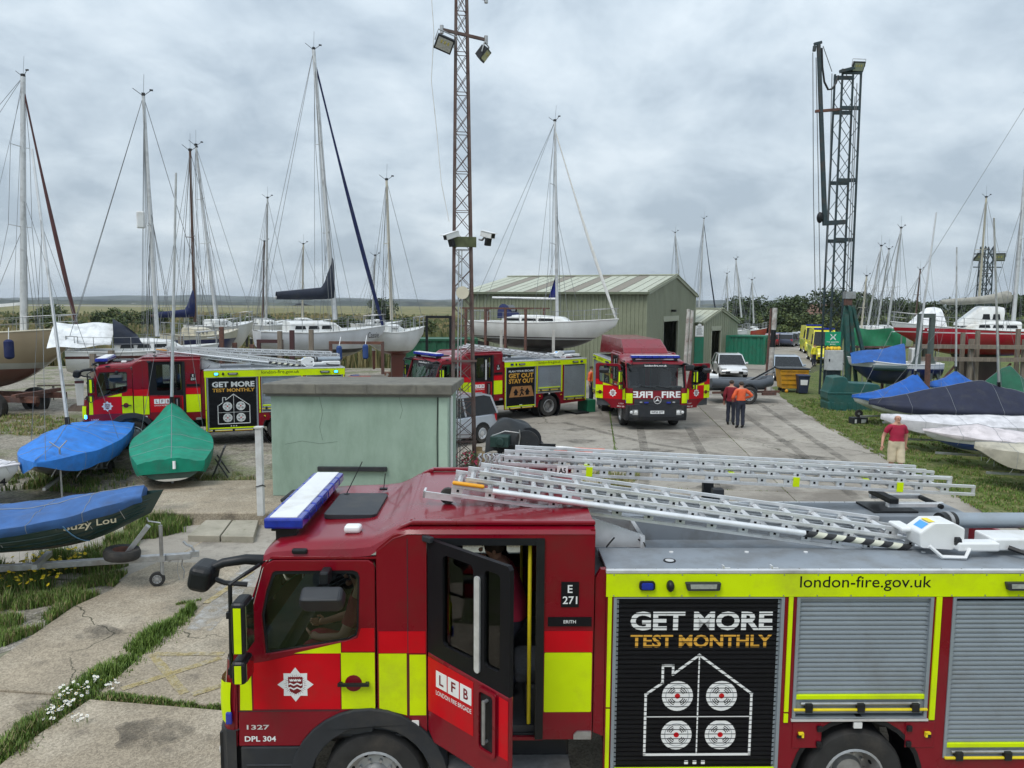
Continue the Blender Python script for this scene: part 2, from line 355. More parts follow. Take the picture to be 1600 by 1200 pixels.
conc_m = ground_mat('yard_concrete', [(0.335, 0.305, 0.262), ((0.275, 0.25, 0.215), 0.5, 0.52, 0.14), ((0.40, 0.37, 0.32), 0.25, 0.55, 0.12), ((0.15, 0.135, 0.115), 1.1, 0.66, 0.07), ((0.24, 0.22, 0.19), 5, 0.6, 0.1), ((0.19, 0.17, 0.145), .22, 0.60, 0.05)], bump=0.35, bscale=40, rnd=0.07, ribs=(5.5, 0.105, 0.8), speck=(60, 0.15), crack=(.22, .006))
aggr_m = ground_mat('exposed_aggregate_concrete', [(0.375, 0.315, 0.235), ((0.29, 0.245, 0.185), 0.6, 0.5, 0.14), ((0.44, 0.38, 0.295), 1.1, 0.57, 0.1), ((0.17, 0.145, 0.115), 1.9, 0.66, 0.1), ((0.22, 0.20, 0.16), .35, 0.60, 0.06)], bump=0.55, bscale=70, rnd=0.05, speck=(48, 0.55), crack=(.35, .005))
slabm = ground_mat('paving_slab', [(0.37, 0.34, 0.275), ((0.29, 0.27, 0.215), 2.5, 0.52, 0.12), ((0.18, 0.18, 0.12), 5, 0.66, 0.08)], bump=0.3, bscale=60, rnd=0.06)
soil_m = ground_mat('joint_soil', [(0.10, 0.095, 0.06), ((0.07, 0.09, 0.03), 3, 0.5, 0.1)], bump=0.6, bscale=40)
marsh_m = ground_mat('marsh_grass', [(0.20, 0.175, 0.075), ((0.11, 0.125, 0.04), 0.02, 0.5, 0.05), ((0.27, 0.225, 0.11), 0.045, 0.53, 0.05), ((0.075, 0.095, 0.03), 0.12, 0.58, 0.06), ((0.15, 0.14, 0.05), 0.5, 0.55, 0.1)], bump=1.0, bscale=3)
shell_m = ground_mat('shingle', [(0.34, 0.31, 0.27), ((0.15, 0.15, 0.07), 1.2, 0.56, 0.06), ((0.45, 0.42, 0.37), 6, 0.6, 0.06)], bump=1.0, bscale=60, speck=(30, 0.9))
def sheet(name, pts, z, m, rough_edge=0.0, seed=1, kind='structure', sub=0.6):
    """flat ground sheet with an optionally ragged outline"""
    P = [Vector((p[0], p[1], 0)) for p in pts]
    if rough_edge:
        Q = []
        for i, a in enumerate(P):
            b = P[(i+1) % len(P)]; n = max(1, int((b-a).length/sub)); d = (b-a).normalized(); nr = Vector((-d.y, d.x, 0))
            for k in range(n):
                p = a.lerp(b, k/n); Q.append(p + nr*(rough_edge*(noise.noise(Vector((p.x*0.9, p.y*0.9, seed*3.7)))+0.6*noise.noise(Vector((p.x*3.1, p.y*3.1, seed*1.3))))))
        P = Q
    tr = tessellate_polygon([P]); b = MB(); b.add([(p.x, p.y, z) for p in P], [tuple(t) for t in tr])
    o = b.build(name, None, m); return tag(o, kind=kind)
# base ground out to the horizon
b = MB(); rs = [0, 14, 30, 60, 120, 300, 900, 2500, 4100]; vs = [(0, 20, -0.06)]; fs = []
n = 48
for r in rs[1:]:
    for i in range(n): vs.append((r*math.cos(2*math.pi*i/n), 20+r*math.sin(2*math.pi*i/n), -0.06))
for i in range(n): fs.append((0, 1+i, 1+(i+1) % n))
for k in range(len(rs)-2):
    for i in range(n): fs.append((1+k*n+i, 1+k*n+(i+1) % n, 1+(k+1)*n+(i+1) % n, 1+(k+1)*n+i))
b.add(vs, fs); tag(b.build('ground', None, grass_m), kind='structure')
sheet('marsh', [(-900, 62), (-60, 52), (-22, 56), (-6, 66), (10, 90), (60, 140), (300, 300), (900, 900), (900, 2600), (-2600, 2600), (-2600, 400)], -0.03, marsh_m)
def yard_z(x, y): k = max(0, min(1, (y-17.5)/5.0)); return -.035+.23*k*k*(3-2*k)*max(0, min(1, (-2.6-x)/1.5))
b = MB(); b.surf(lambda u, v: (lambda x, y: (x, y, yard_z(x, y)))(-46+44*u, 8.6+9*0+(44+2*noise.noise(Vector((u*9, 0, 1))))*v+.35*noise.noise(Vector((u*40, v, 2)))), 44, 60); tag(b.build('gravel_yard', None, dirt_m, smooth=60), kind='structure')
# yard of concrete slabs, laid bay by bay
yard = tag(bpy.data.objects.new('concrete_yard', None), kind='structure'); COL.objects.link(yard)
yard.location = (3.3, 24.0, 0); yard.rotation_euler = (0, 0, -0.105)
BW, BL = 4.15, 7.9
b = MB(); b.bx(0.012, BW-0.012, 0.012, BL-0.012, -0.08, 0.0)
sl = b.build('slab', yard, conc_m, bevel=0.012, seg=1)
first = True
for j in range(-3, 4):
    for k in range(-2, 5):
        if k >= 3 and (j < -1 or j > 2): continue
        c = sl if first else copyobj(sl, yard); first = False
        c.location = (j*BW, 3.27-BL*2*0+k*BL-BL*0, random.uniform(-0.006, 0.006))
sheet('yard_bed', [(-11, 5), (30, 5), (26, 62), (-4, 62), (-9, 40)], -0.05, soil_m)
# road to the car park
sheet('road', [G(1085, 585), G(1150, 612), G(1230, 622), G(1262, 580), G(1290, 556), G(1300, 540), G(1262, 528), G(1205, 522), G(1130, 530), G(1195, 545), G(1190, 565)], 0.004, conc_m, 0.2, 9)
# grass verge on the right
vg = [G(1206, 606), G(1236, 632), G(1290, 664), G(1345, 692), G(1400, 722), G(1470, 762), G(1540, 800), G(1640, 850), (13.5, 6), (60, 6), (80, 60), G(1330, 560)]
sheet('grass_verge', vg, 0.014, verge_m, 0.14, 3, sub=0.35)
sheet('car_park_verge', [G(1130, 560), G(1205, 560), G(1200, 548), G(1180, 535), G(1080, 535), G(1080, 556)], 0.008, verge_m, 0.2, 4)
# near paths: exposed aggregate slabs
path = tag(bpy.data.objects.new('concrete_path', None), kind='structure'); COL.objects.link(path)
def slab_poly(parent, pts, z0, z1, m, name='slab', bev=0.012):
    b = MB(); b.plate([(p[0], p[1]) for p in pts], [], lambda u, v, w: (u, v, w), z0, z1)
    return b.build(name, parent, m, bevel=bev, seg=1)
slab_poly(path, [G(-260, 1190), G(0, 1027), G(115, 947), G(172, 922), G(200, 898), G(246, 878), G(378, 880), G(372, 905), G(290, 962), G(116, 1085), G(-60, 1073)], -0.08, 0.0, aggr_m)
slab_poly(path, [G(-60, 1076), G(112, 1088), G(60, 1130), G(-10, 1182), G(-140, 1290), G(-400, 1290), G(-255, 1193)], -0.08, 0.0, aggr_m)
slab_poly(path, [G(247, 875), G(282, 845), G(306, 812), G(392, 812), G(520, 860), G(379, 877)], -0.08, -0.004, aggr_m)
slab_poly(path, [G(296, 958), G(382, 899), (1.0, 10.2), (1.0, 7.05), G(345, 1102), G(150, 1086)], -0.08, -0.002, aggr_m)
slab_poly(path, [G(140, 1092), G(335, 1108), (6, 7.0), (6, 3.0), (-4.6, 3.0), G(-90, 1270), G(40, 1160)], -0.08, 0.0, aggr_m)
slab_poly(path, [(1.03, 7.1), (1.03, 10.2), (12, 10.2), (12, 7.1)], -0.08, 0.0, aggr_m)
sheet('near_ground', [G(-400, 1290), G(-200, 1100), G(60, 900), G(300, 770), (4, 12.5), (4, 3), (-6, 2.5)], -0.045, soil_m)
# raised apron and step before the green hut
ap = tag(bpy.data.objects.new('raised_apron', None), kind='structure'); COL.objects.link(ap)
slab_poly(ap, [G(232, 801, .26), G(420, 801, .26), (-3.6, 14.2), (-3.6, 19), (-8.2, 18.6), G(205, 765, .26)], -0.05, 0.26, aggr_m, bev=0.02)
slab_poly(ap, [(-3.57, 14.4), (0.6, 14.4), (0.6, 20.2), (-3.57, 19.1)], -0.05, 0.255, aggr_m, bev=0.02)
slab_poly(ap, [G(293, 836, .13), G(322, 812, .13), G(362, 812, .13), G(343, 837, .13)], -0.05, 0.13, slabm, 'paving_slab')
slab_poly(ap, [G(345, 837, .13), G(364, 812, .13), G(404, 812, .13), G(396, 838, .13)], -0.05, 0.127, slabm, 'paving_slab')
# worn yellow hatching painted on the slab
ypaint = ground_mat('worn_yellow_paint', [(0.47, 0.37, 0.15), ((0.36, 0.32, 0.25), 9, 0.52, 0.12), ((0.38, 0.33, 0.25), 2.5, 0.58, 0.1)], bump=0.5, bscale=70, speck=(48, 0.4))
hatch = tag(bpy.data.objects.new('yellow_hatching', None), kind='structure'); COL.objects.link(hatch)
SN = [0]
def stripe(a, c, w):
    SN[0] += 1; zz = .003+.0012*SN[0]
    a, c = G(*a), G(*c); d = (c-a).normalized(); nr = Vector((-d.y, d.x, 0))*w/2; n = 14; b = MB(); vs = []
    for i in range(n+1):
        p = a.lerp(c, i/n)
        for s in (-1, 1):
            j = 1+0.25*noise.noise(Vector((p.x*6, p.y*6, s*9.0))); q = p+nr*s*j; vs.append((q.x, q.y, zz))
    b.add(vs, [(2*i, 2*i+1, 2*i+3, 2*i+2) for i in range(n)]); b.build('stripe', hatch, ypaint)
for a, c in (((238, 1022), (288, 1084)), ((190, 1077), (345, 1028)), ((240, 1022), (350, 1022)), ((300, 1086), (350, 1070)), ((322, 943), (394, 893))): stripe(a, c, 0.11)
# lime wash spilt down the slab edge
def patchy(m, scale=3.0, th=.5, so=.12, amt=.9):
    t = m.node_tree; nd = t.nodes; ln = t.links.new; g = nd.new('ShaderNodeNewGeometry'); n = nd.new('ShaderNodeTexNoise'); n.inputs['Scale'].default_value = scale; n.inputs['Detail'].default_value = 8; n.inputs['Roughness'].default_value = .68; ln(g.outputs['Position'], n.inputs[0])
    r = nd.new('ShaderNodeMapRange'); ln(n.outputs[0], r.inputs[0]); r.inputs[1].default_value = th-so; r.inputs[2].default_value = th+so; r.inputs[4].default_value = amt
    tr = nd.new('ShaderNodeBsdfTransparent'); ms = nd.new('ShaderNodeMixShader'); ln(r.outputs[0], ms.inputs[0]); ln(tr.outputs[0], ms.inputs[1]); ln(nd['Principled BSDF'].outputs[0], ms.inputs[2]); ln(ms.outputs[0], nd['Material Output'].inputs[0]); return m
patchy(ypaint, 9.0, .40, .13, .95)
lime = ground_mat('lime_wash_stain', [(0.52, 0.52, 0.51), ((0.38, 0.35, 0.30), 7, 0.54, 0.10), ((0.36, 0.32, 0.26), 2.2, 0.56, 0.08)], bump=0.4, bscale=60)
patchy(lime, 4.5, .50, .12, .85)
sheet('lime_stain', [G(290, 985), G(322, 948), G(360, 915), G(392, 893), G(400, 905), G(372, 935), G(352, 962), G(330, 985)], 0.002, lime, 0.06, 8, sub=0.12)
sheet('lime_stain', [G(372, 892), G(388, 884), G(396, 886), G(380, 899), G(345, 924), G(335, 922)], 0.0025, lime, 0.04, 12, sub=0.1)
sheet('shingle_patch', [G(318, 715), G(395, 712), G(405, 758), G(335, 765)], -0.02, shell_m, 0.2, 2)
sheet('shingle_patch', [G(-30, 990), G(60, 952), G(110, 960), G(60, 1000), G(-40, 1030)], -0.03, shell_m, 0.12, 6)
# tyre tracks and oil drips on the yard
tyre_m = patchy(ground_mat('tyre_mark', [(0.12, 0.11, 0.095), ((0.17, 0.155, 0.135), 2, .5, .1)], bump=.2), 2.2, .50, .16, .55)
oil_m = patchy(ground_mat('oil_stain', [(0.05, 0.047, 0.042)], bump=.2), 3.0, .50, .14, .48)
def track(pts, w, z):
    P_ = [G(*q) for q in pts]; n = 24; b = MB(); vs = []
    for i in range(n+1):
        f = i/n*(len(P_)-1); k = min(int(f), len(P_)-2); p = P_[k].lerp(P_[k+1], f-k); d = (P_[k+1]-P_[k]).normalized(); nr = Vector((-d.y, d.x, 0))*w/2; vs += [(p.x-nr.x, p.y-nr.y, z), (p.x+nr.x, p.y+nr.y, z)]
    b.add(vs, [(2*i, 2*i+1, 2*i+3, 2*i+2) for i in range(n)]); tag(b.build('tyre_track', None, tyre_m), kind='structure')
for k, q in enumerate((((1000, 668), (1010, 720), (1000, 800)), ((1075, 668), (1105, 720), (1130, 800)), ((1150, 640), (1240, 700), (1340, 780)), ((1185, 630), (1290, 700), (1400, 770)), ((880, 660), (1000, 690), (1180, 720)))): track(q, .28, .009+.0015*k)
for k, (x, y, r_) in enumerate(((905, 690, .5), (1020, 705, .6), (1260, 716, .7), (1120, 760, .5), (1230, 690, .35), (900, 672, .4), (60, 1110, .3), (230, 1150, .4), (150, 990, .3))):
    c = G(x, y); sheet('oil_stain', [(c.x+r_*math.cos(t_)*(1+.3*math.sin(3*t_+k)), c.y+r_*.8*math.sin(t_)) for t_ in [2*math.pi*i/16 for i in range(16)]], .017+.0012*k, oil_m, .08, k, sub=.1)
# ------------------------------------------------------------------ far hills and tree line
hillm = ground_mat('distant_hill', [(0.07, 0.085, 0.065), ((0.045, 0.058, 0.05), 0.004, 0.5, 0.08), ((0.13, 0.125, 0.085), 0.009, 0.60, 0.05), ((0.03, 0.04, 0.036), 0.02, 0.53, 0.08), ((0.3, 0.28, 0.25), 0.05, 0.68, 0.03)], bump=0.0)
def ridge(name, y0, xa, xb, hbase, hamp, seed, m, depth=300, step=20, fine=0.0):
    b = MB(); n = int((xb-xa)/step); vs = []
    for i in range(n+1):
        x = xa+(xb-xa)*i/n
        h = hbase+hamp*noise.noise(Vector((x*0.0011, seed, 0)))+hamp*0.4*noise.noise(Vector((x*0.005, seed+4, 0)))+fine*(noise.noise(Vector((x*0.06, seed, 2)))+0.7*noise.noise(Vector((x*0.17, seed, 5))))
        yy = y0+60*noise.noise(Vector((x*0.002, seed, 9)))
        vs += [(x, yy-depth*0.5, -2), (x, yy-depth*0.1, max(0.5, h*0.8)), (x, yy, max(1, h)), (x, yy+depth, -2)]
    b.add(vs, [(4*i+k, 4*i+k+1, 4*i+k+5, 4*i+k+4) for i in range(n) for k in range(3)])
    return tag(b.build(name, None, m, smooth=60), kind='structure')
ridge('hills', 3300, -3600, 1600, 26, 16, 3.0, hillm, 900, 40, 2.0)
ridge('hills', 2100, -2600, 900, 10, 8, 8.0, hillm, 300, 12, 3.5)
ridge('hills', 1250, -1500, -350, 6.5, 4, 5.0, hillm, 120, 6, 2.4)
ridge('hills', 1400, -380, 900, 8, 4, 6.0, hillm, 120, 6, 2.6)
sheet('estuary', [(-1300, 800), (-430, 760), (-200, 800), (-260, 860), (-500, 900), (-1500, 980)], 0.02, mat('pale_mud_flat', (0.24, 0.225, 0.20), 0.6, scale=0.01))
# ================================================================== FIRE ENGINES
HW = 1.15
def arc(cx, cz, r, a0, a1, n=10): return [(cx+r*math.cos(R(a0+(a1-a0)*i/n)), cz+r*math.sin(R(a0+(a1-a0)*i/n))) for i in range(n+1)]
def add_wheel(parent, x, y, z, r, w, sgn, dual=False, rimm=None, name='wheel'):
    o = (x, y, z); ax = (0, sgn, 0); rr = r*0.60
    t = MB().m(rub); t.lathe([(rr, -w/2), (r*0.93, -w/2), (r, -w*0.36), (r, w*0.36), (r*0.94, w/2), (r*0.8, w*0.53), (rr, w*0.47)], o, ax, 32)
    for i in range(4): t.lathe([(r*1.004, -w*0.3+i*w*0.19), (r*1.004, -w*0.3+i*w*0.19+w*0.03)], o, ax, 32)
    wo = t.build(name, parent, smooth=40)
    m = MB().m(rimm or steel); m.lathe([(rr*1.02, w*0.47), (rr*0.94, w*0.5), (rr*0.9, w*0.3), (rr*0.72, w*0.22 if not dual else -w*0.1), (rr*0.5, w*0.26 if not dual else -w*0.05), (rr*0.42, w*0.42 if not dual else w*0.1), (0.001, w*0.45 if not dual else w*0.12)], o, ax, 32)
    a, b_ = Vector((1, 0, 0)), Vector((0, 0, 1))
    for i in range(10):
        t_ = 2*math.pi*i/10; c = Vector(o)+(a*math.cos(t_)+b_*math.sin(t_))*rr*0.6
        h = w*0.24 if not dual else -w*0.07
        m.cyl(c+Vector((0, sgn*h, 0)), c+Vector((0, sgn*(h+0.03), 0)), rr*0.055, n=6)
    m.m(blkp)
    for i in range(8):
        t_ = 2*math.pi*(i+.5)/8; c = Vector(o)+(a*math.cos(t_)+b_*math.sin(t_))*rr*0.81
        h = w*0.262 if not dual else w*0.10
        m.cyl(c+Vector((0, sgn*(h-0.02), 0)), c+Vector((0, sgn*(h+0.004), 0)), rr*0.075, n=8)
    m.build('rim', wo, smooth=35); return wo
def star(cx, cz, r):
    p = []
    for i in range(16):
        t = math.pi/2+2*math.pi*i/16
        q = r if i % 4 == 0 else (r*0.93 if i % 4 == 2 else r*0.70); p.append((cx+q*math.cos(t), cz+q*math.sin(t)))
    return p
def emblem(parent, cx, cz, r, mp):
    b = MB().m(whtl); b.plate(star(cx, cz, r), [], mp, 0.004, 0.006)
    b.m(red)
    for i in range(32):
        t = 2*math.pi*(i+.5)/32; d = Vector((math.cos(t), math.sin(t))); n_ = Vector((-d.y, d.x))*r*0.012
        p0, p1 = d*r*0.48, d*r*(0.66 if i % 2 else 0.60)
        b.plate([(cx+p0.x-n_.x, cz+p0.y-n_.y), (cx+p1.x, cz+p1.y), (cx+p0.x+n_.x, cz+p0.y+n_.y)], [], mp, 0.006, 0.007)
    sh = [(-.40, .45), (.40, .45), (.40, -.1), (.3, -.38), (0, -.55), (-.3, -.38), (-.40, -.1)]
    b.m(red); b.plate([(cx+x*r, cz+y*r) for x, y in sh], [], mp, 0.0065, 0.008)
    b.m(whtl)
    for yy in (-.02, -.26):
        w = [(-.38+.76*i/8, yy+0.05*math.sin(i*1.57)) for i in range(9)]
        b.plate([(cx+x*r, cz+y*r) for x, y in w]+[(cx+x*r, cz+(y+.09)*r) for x, y in reversed(w)], [], mp, 0.008, 0.009)
    for xx in (-.22, 0, .22):
        b.plate([(cx+(xx+dx)*r, cz+dz*r) for dx, dz in ((-.09, .2), (.09, .2), (.11, .34), (.045, .28), (0, .36), (-.045, .28), (-.11, .34))], [], mp, 0.008, 0.009)
    b.build('emblem', parent)
def shutter(parent, x0, x1, z0, z1, sgn, m, pitch=0.0425, name='shutter'):
    b = MB().m(m); y = sgn*(HW-0.035); n = int((z1-z0)/pitch)
    for i in range(n):
        a = z0+i*pitch; vs = []
        for x in (x0, x1):
            for dz, dy in ((0.0, 0.0), (0.006, 0.010), (pitch*0.5, 0.013), (pitch-0.006, 0.010), (pitch-0.0005, 0.0)): vs.append((x, y+sgn*dy, a+dz))
        b.add(vs, [(k, k+1, k+6, k+5) for k in range(4)])
    o = b.build(name, parent)
    for xa in (x0+0.004, x1-0.026):
        g = MB().m(alus)   # slatted end guides
        for i in range(n): g.bx(xa, xa+0.022, y+sgn*0.012-0.002, y+sgn*0.012+0.002, z0+i*pitch+0.006, z0+(i+1)*pitch-0.004)
        tag(g.build('end_lock', o), kind='stuff')
    return o
def strip_lines(parent, x0, x1, z0, z1, sgn, pitch=0.0425):
    b = MB().m(blkp); y = sgn*(HW-0.035+0.0165); n = int((z1-z0)/pitch)
    for i in range(n+1): b.add([(x0, y, z0+i*pitch-0.0035), (x1, y, z0+i*pitch-0.0035), (x1, y, z0+i*pitch+0.0035), (x0, y, z0+i*pitch+0.0035)], [(0, 1, 2, 3)])
    b.build('slat_joint', parent)
def graphic(parent, kind, sgn, pitch=0.0425):
    mir = sgn > 0
    mp = lambda u, v, w: (u, sgn*(HW-0.035+0.0135+w), v)
    fl = (lambda x: 8.42-x) if mir else (lambda x: x)      # mirror about the panel centre 4.21
    def bxp(b, pts): b.plate([(fl(x), z) for x, z in pts], [], mp, 0.0, 0.0015)
    def T(s, x0, x1, z0, z1, m, bold): text('lettering', s, (min(fl(x0), fl(x1)), max(fl(x0), fl(x1)), z0, z1), m, parent, mp, 0.001, bold, mirror=mir)
    if kind == 'get':
        T('GET MORE', 3.605, 4.85, 1.835, 2.006, whtl, 0.036)
        T('TEST MONTHLY', 3.61, 4.85, 1.68, 1.795, gold, 0.030)
        b = MB().m(whtl); w = 0.011
        def ln(p, q):
            p, q = Vector(p), Vector(q); d = (q-p).normalized(); n_ = Vector((-d.y, d.x))*w; p = p-d*w; q = q+d*w
            bxp(b, [tuple(p-n_), tuple(q-n_), tuple(q+n_), tuple(p+n_)])
        P = [(4.218, 1.61), (4.69, 1.255), (4.69, .69), (3.755, .69), (3.755, 1.25), (3.90, 1.355), (3.90, 1.515), (3.99, 1.515), (3.99, 1.435), (4.218, 1.61)]
        for p, q in zip(P, P[1:]): ln(p, q)
        w = 0.006; ln((4.218, 1.6), (4.218, .70)); ln((3.765, 1.045), (4.68, 1.045))
        for cx, cz in ((4.035, 1.235), (4.425, 1.235), (4.035, .875), (4.425, .875)):
            b.m(whtl); b.plate(ngon(fl(cx), cz, .137, 28), [], mp, 0, 0.002)
            b.m(mat('detector_grey', (0.42, 0.45, 0.47), 0.5)); b.plate(ngon(fl(cx), cz, .108, 24), [ngon(fl(cx), cz, .100, 24)], mp, 0.002, 0.0025)
            b.m(dkg)
            for a0 in (35, 125, 215, 305):
                for rr in (.05, .066, .082): b.plate([(fl(x), z) for x, z in arc(cx, cz, rr, a0-14, a0+34, 5)+arc(cx, cz, rr+.008, a0+34, a0-14, 5)], [], mp, 0.002, 0.0028)
            b.m(redb); b.plate(ngon(fl(cx), cz, .024, 14), [], mp, 0.002, 0.003)
        b.m(whtl)
        for x in (4.13, 4.205, 4.28): b.plate(rrect(fl(x)-.017, fl(x)+.017, .60, .634, .004, 2), [], mp, 0, 0.0015)
        b.build('printed_house', parent)
        strip_lines(parent, 3.49, 4.90, .50, 2.11, sgn)
    else:
        T('PLAN YOUR ESCAPE', 3.60, 4.83, 1.93, 2.01, whtl, 0.03)
        T('GET OUT', 3.60, 4.83, 1.70, 1.885, gold, 0.036); T('STAY OUT', 3.60, 4.83, 1.48, 1.665, gold, 0.036)
        b = MB().m(mat('brown_print', (0.42, 0.20, 0.07), 0.5)); bxp(b, [(3.62, .92), (4.86, .92), (4.72, 1.36), (3.76, 1.36)])
        mp2 = lambda u, v, w: mp(u, v, w+0.0015)
        b.m(blkp)
        for cx in (3.95, 4.52):
            b.plate([(fl(cx+x), 1.12+z) for x, z in ((-.13, -.02), (0, .16), (.13, -.02), (.08, -.02), (.08, -.13), (-.08, -.13), (-.08, -.02))], [], mp2, 0, 0.001)
        b.plate(ngon(fl(4.25), 1.29, .035, 12), [], mp2, 0, 0.001)
        b.plate([(fl(4.24+x), 1.12+z) for x, z in ((-.03, .13), (.05, .12), (.13, .05), (.11, .02), (.05, .06), (.04, -.02), (.12, -.1), (.08, -.15), (0, -.07), (-.06, -.17), (-.12, -.16), (-.03, 0), (-.02, .07), (-.08, .02), (-.1, .05))], [], mp2, 0, 0.001)
        b.m(whtl); b.plate(rrect(fl(4.2)-.07, fl(4.2)+.07, .58, .61, .004, 2), [], mp, 0, 0.0015)
        b.build('printed_escape_sign', parent)
        strip_lines(parent, 3.49, 4.90, .50, 2.11, sgn)
def engine(label, loc, rz, number, station, gfx='get', crew_open=False, doors_open=0.0, roof='ladder', lit=False, code='DPL 304', plate_no='WP20 ZPT'):
    e = thing('fire_engine', label, 'fire engine', loc, rz, 'fire engines in the yard')
    sideof = {s: (lambda u, v, w, s=s: (u, s*(HW+w), v)) for s in (-1, 1)}
    # ---- chassis and floor
    b = MB().m(blk); b.bx(.55, 7.45, -.42, .42, .52, .82); b.bx(.5, 3.2, -1.08, 1.08, .82, .87); b.bx(1.0, 1.75, -.9, .9, .40, .5); b.bx(5.4, 5.9, -.95, .95, .36, .54)
    b.bx(2.0, 3.1, -.95, .95, .45, .82); b.cyl((5.65, -.2, .45), (5.65, .2, .45), .24, n=12); b.build('chassis', e, bevel=0.02)
    # ---- wheels
    for s in (-1, 1):
        add_wheel(e, 1.37, s*(HW-.17), .45, .45, .28, s); add_wheel(e, 5.65, s*(HW-.17), .45, .45, .28, s, dual=True); 
        w2 = MB().m(rub); w2.lathe([(.27, -.13), (.42, -.13), (.45, -.09), (.45, .09), (.42, .13), (.27, .13)], (5.65, s*(HW-.47), .45), (0, s, 0), 24); w2.build('inner_wheel', e, smooth=40)
        t = MB().m(dkg)   # front wheel arch trim
        o_ = arc(1.33, .45, .70, 168, 8, 14); i_ = arc(1.35, .45, .535, 8, 176, 14)
        t.plate(o_+i_, [], sideof[s], -.16, .028); t.build('wheel_arch', e, bevel=.012)
        t = MB().m(blk); t.lathe([(.56, -.5), (.60, -.5), (.60, 0.0), (.56, 0.0)], (5.65, s*HW*0.999, .45), (0, s, 0), 28); t.build('wheel_arch', e, smooth=30)
        t = MB().m(blk); t.plate(arc(1.35, .45, .53, 180, 0, 14), [], sideof[s], -.7, -.66); t.plate(arc(5.65, .45, .57, 180, 0, 14), [], sideof[s], -.75, -.7); t.build('arch_liner', e)
        t = MB().m(dkg); t.bx(.22, .78, s*HW-.04 if s > 0 else -HW-.01, HW+.01 if s > 0 else s*HW+.04, .36, .795)
        for zz in (.42, .62): t.bx(.26, .72, s*(HW-.02)-.04, s*(HW-.02)+.04, zz, zz+.02)
        t.build('cab_step', e, bevel=.02)
        t = MB().m(steel); t.bx(2.02, 3.1, s*(HW-.11)-.12, s*(HW-.11)+.12, .56, .585)
        for i in range(10): t.bx(2.05+i*.105, 2.12+i*.105, s*(HW+.012)-.004, s*(HW+.012)+.004, .545, .56)
        t.m(alu); t.bx(2.02, 3.1, s*(HW-.25)-.01, s*(HW-.25)+.01, .585, .82); t.build('side_step', e, bevel=.004)
    # ---- bumper, front panel, windscreen
    b = MB().m(dkg)
    pth = [(.185, -1.165), (.10, -1.155), (.03, -1.08), (-.01, -.9), (-.03, 0), (-.01, .9), (.03, 1.08), (.10, 1.155), (.185, 1.165)]
    def ring(z0, z1, off=0.0): b.surf(lambda u, v: (pth[round(u*8)][0]+off*(1-v), pth[round(u*8)][1], z0+(z1-z0)*v), 8, 1)
    ring(.36, .52, .06); ring(.52, .90); ring(.90, .95, 0)
    b.surf(lambda u, v: (pth[round(u*8)][0]+.12*v, pth[round(u*8)][1]*(1-.04*v), .95+.015*v), 8, 1)
    b.m(blk); b.bx(-.035, .05, -.62, .62, .40, .52); b.bx(.02, .3, -1.1, 1.1, .37, .9)
    bo = b.build('bumper', e, smooth=35)
    for s in (-1, 1):
        t = MB().m(lampg); t.surf(lambda u, v: (-.022+.03*u*u+.045*u**4, s*(.72+.34*u), .58+.2*v), 5, 3)
        t.m(blk); t.surf(lambda u, v: (-.020+.03*u*u+.045*u**4, s*(.69+.40*u), .555+.25*v), 5, 1)
        t.m(wht); t.ell((-.012, s*.80, .68), (.03, .07, .075), 12, 8); t.ell((.0, s*.97, .68), (.03, .055, .06), 12, 8); t.build('headlight', bo, smooth=40)
    t = MB().m(whtl); t.bx(-.043, -.036, -.26, .26, .63, .745); pl = t.build('number_plate', bo)
    fr = lambda u, v, w: (-.043-w, -u, v)
    text('plate_lettering', plate_no, (-.23, .23, .65, .725), blkp, pl, fr, 0.002, 0.02)
    xs = lambda z: .07+.325*(z-1.55)/.85
    crv = lambda y: .11*abs(y/1.08)**3.2
    b = MB().m(red); b.surf(lambda u, v: (.025+.045*v+crv(-1.1+2.2*u), -1.1+2.2*u, .95+.60*v), 16, 2); b.build('front_panel', e, smooth=50)
    fp = lambda u, v, w: (.025+.045*(v-.95)/.6+crv(u)-.006-w, -u, v)
    for tx, mr, u0 in (('FIRE', True, -.90), ('FIRE', False, .17)): text('front_lettering', tx, (u0, u0+.73, 1.22, 1.46), whtl, e, fp, 0.002, 0.03, mirror=mr)
    b = MB().m(blk); b.surf(lambda u, v: (.0+.02*v+crv(-.86+1.72*u), -.86+1.72*u, .95+.22*v), 12, 1)
    b.m(dkg)
    for i in range(4): b.surf(lambda u, v: (-.012+.012*v+crv(-.86+1.72*u), -.86+1.72*u, .965+.052*i+.028*v), 12, 1)
    g = b.build('grille', e)
    b = MB().m(alu); b.T = Matrix.Translation((-.02, 0, 1.14)) @ Matrix.Rotation(R(90), 4, 'Y')
    b.tube([(.135*math.cos(t_), .135*math.sin(t_), 0) for t_ in [2*math.pi*i/24 for i in range(24)]], .014, 6, closed=True)
    for k in range(3):
        a_ = R(180+120*k); b.add([(.13*math.cos(a_), .13*math.sin(a_), 0), (.03*math.cos(a_+1.05), .03*math.sin(a_+1.05), -.01), (0, 0, -.03), (.03*math.cos(a_-1.05), .03*math.sin(a_-1.05), -.01)], [(0, 1, 2), (0, 2, 3)])
    b.build('badge', e, smooth=40)
    for yy in (-.42, .42): MB().m(blu).box((-.03, yy, 1.05), (.05, .16, .06)).build('grille_lamp', e, bevel=.012)
    for yy in (-.62, .62): MB().m(lampg).box((-.015, yy, 1.06), (.04, .10, .045)).build('grille_lamp', e, bevel=.01)
    b = MB().m(gls); b.surf(lambda u, v: (xs(1.57+.75*v)+crv(-1.06+2.12*u), -1.06+2.12*u, 1.57+.75*v), 16, 4); b.build('windscreen', e, smooth=60)
    b = MB().m(blk)   # header above and cowl below the glass
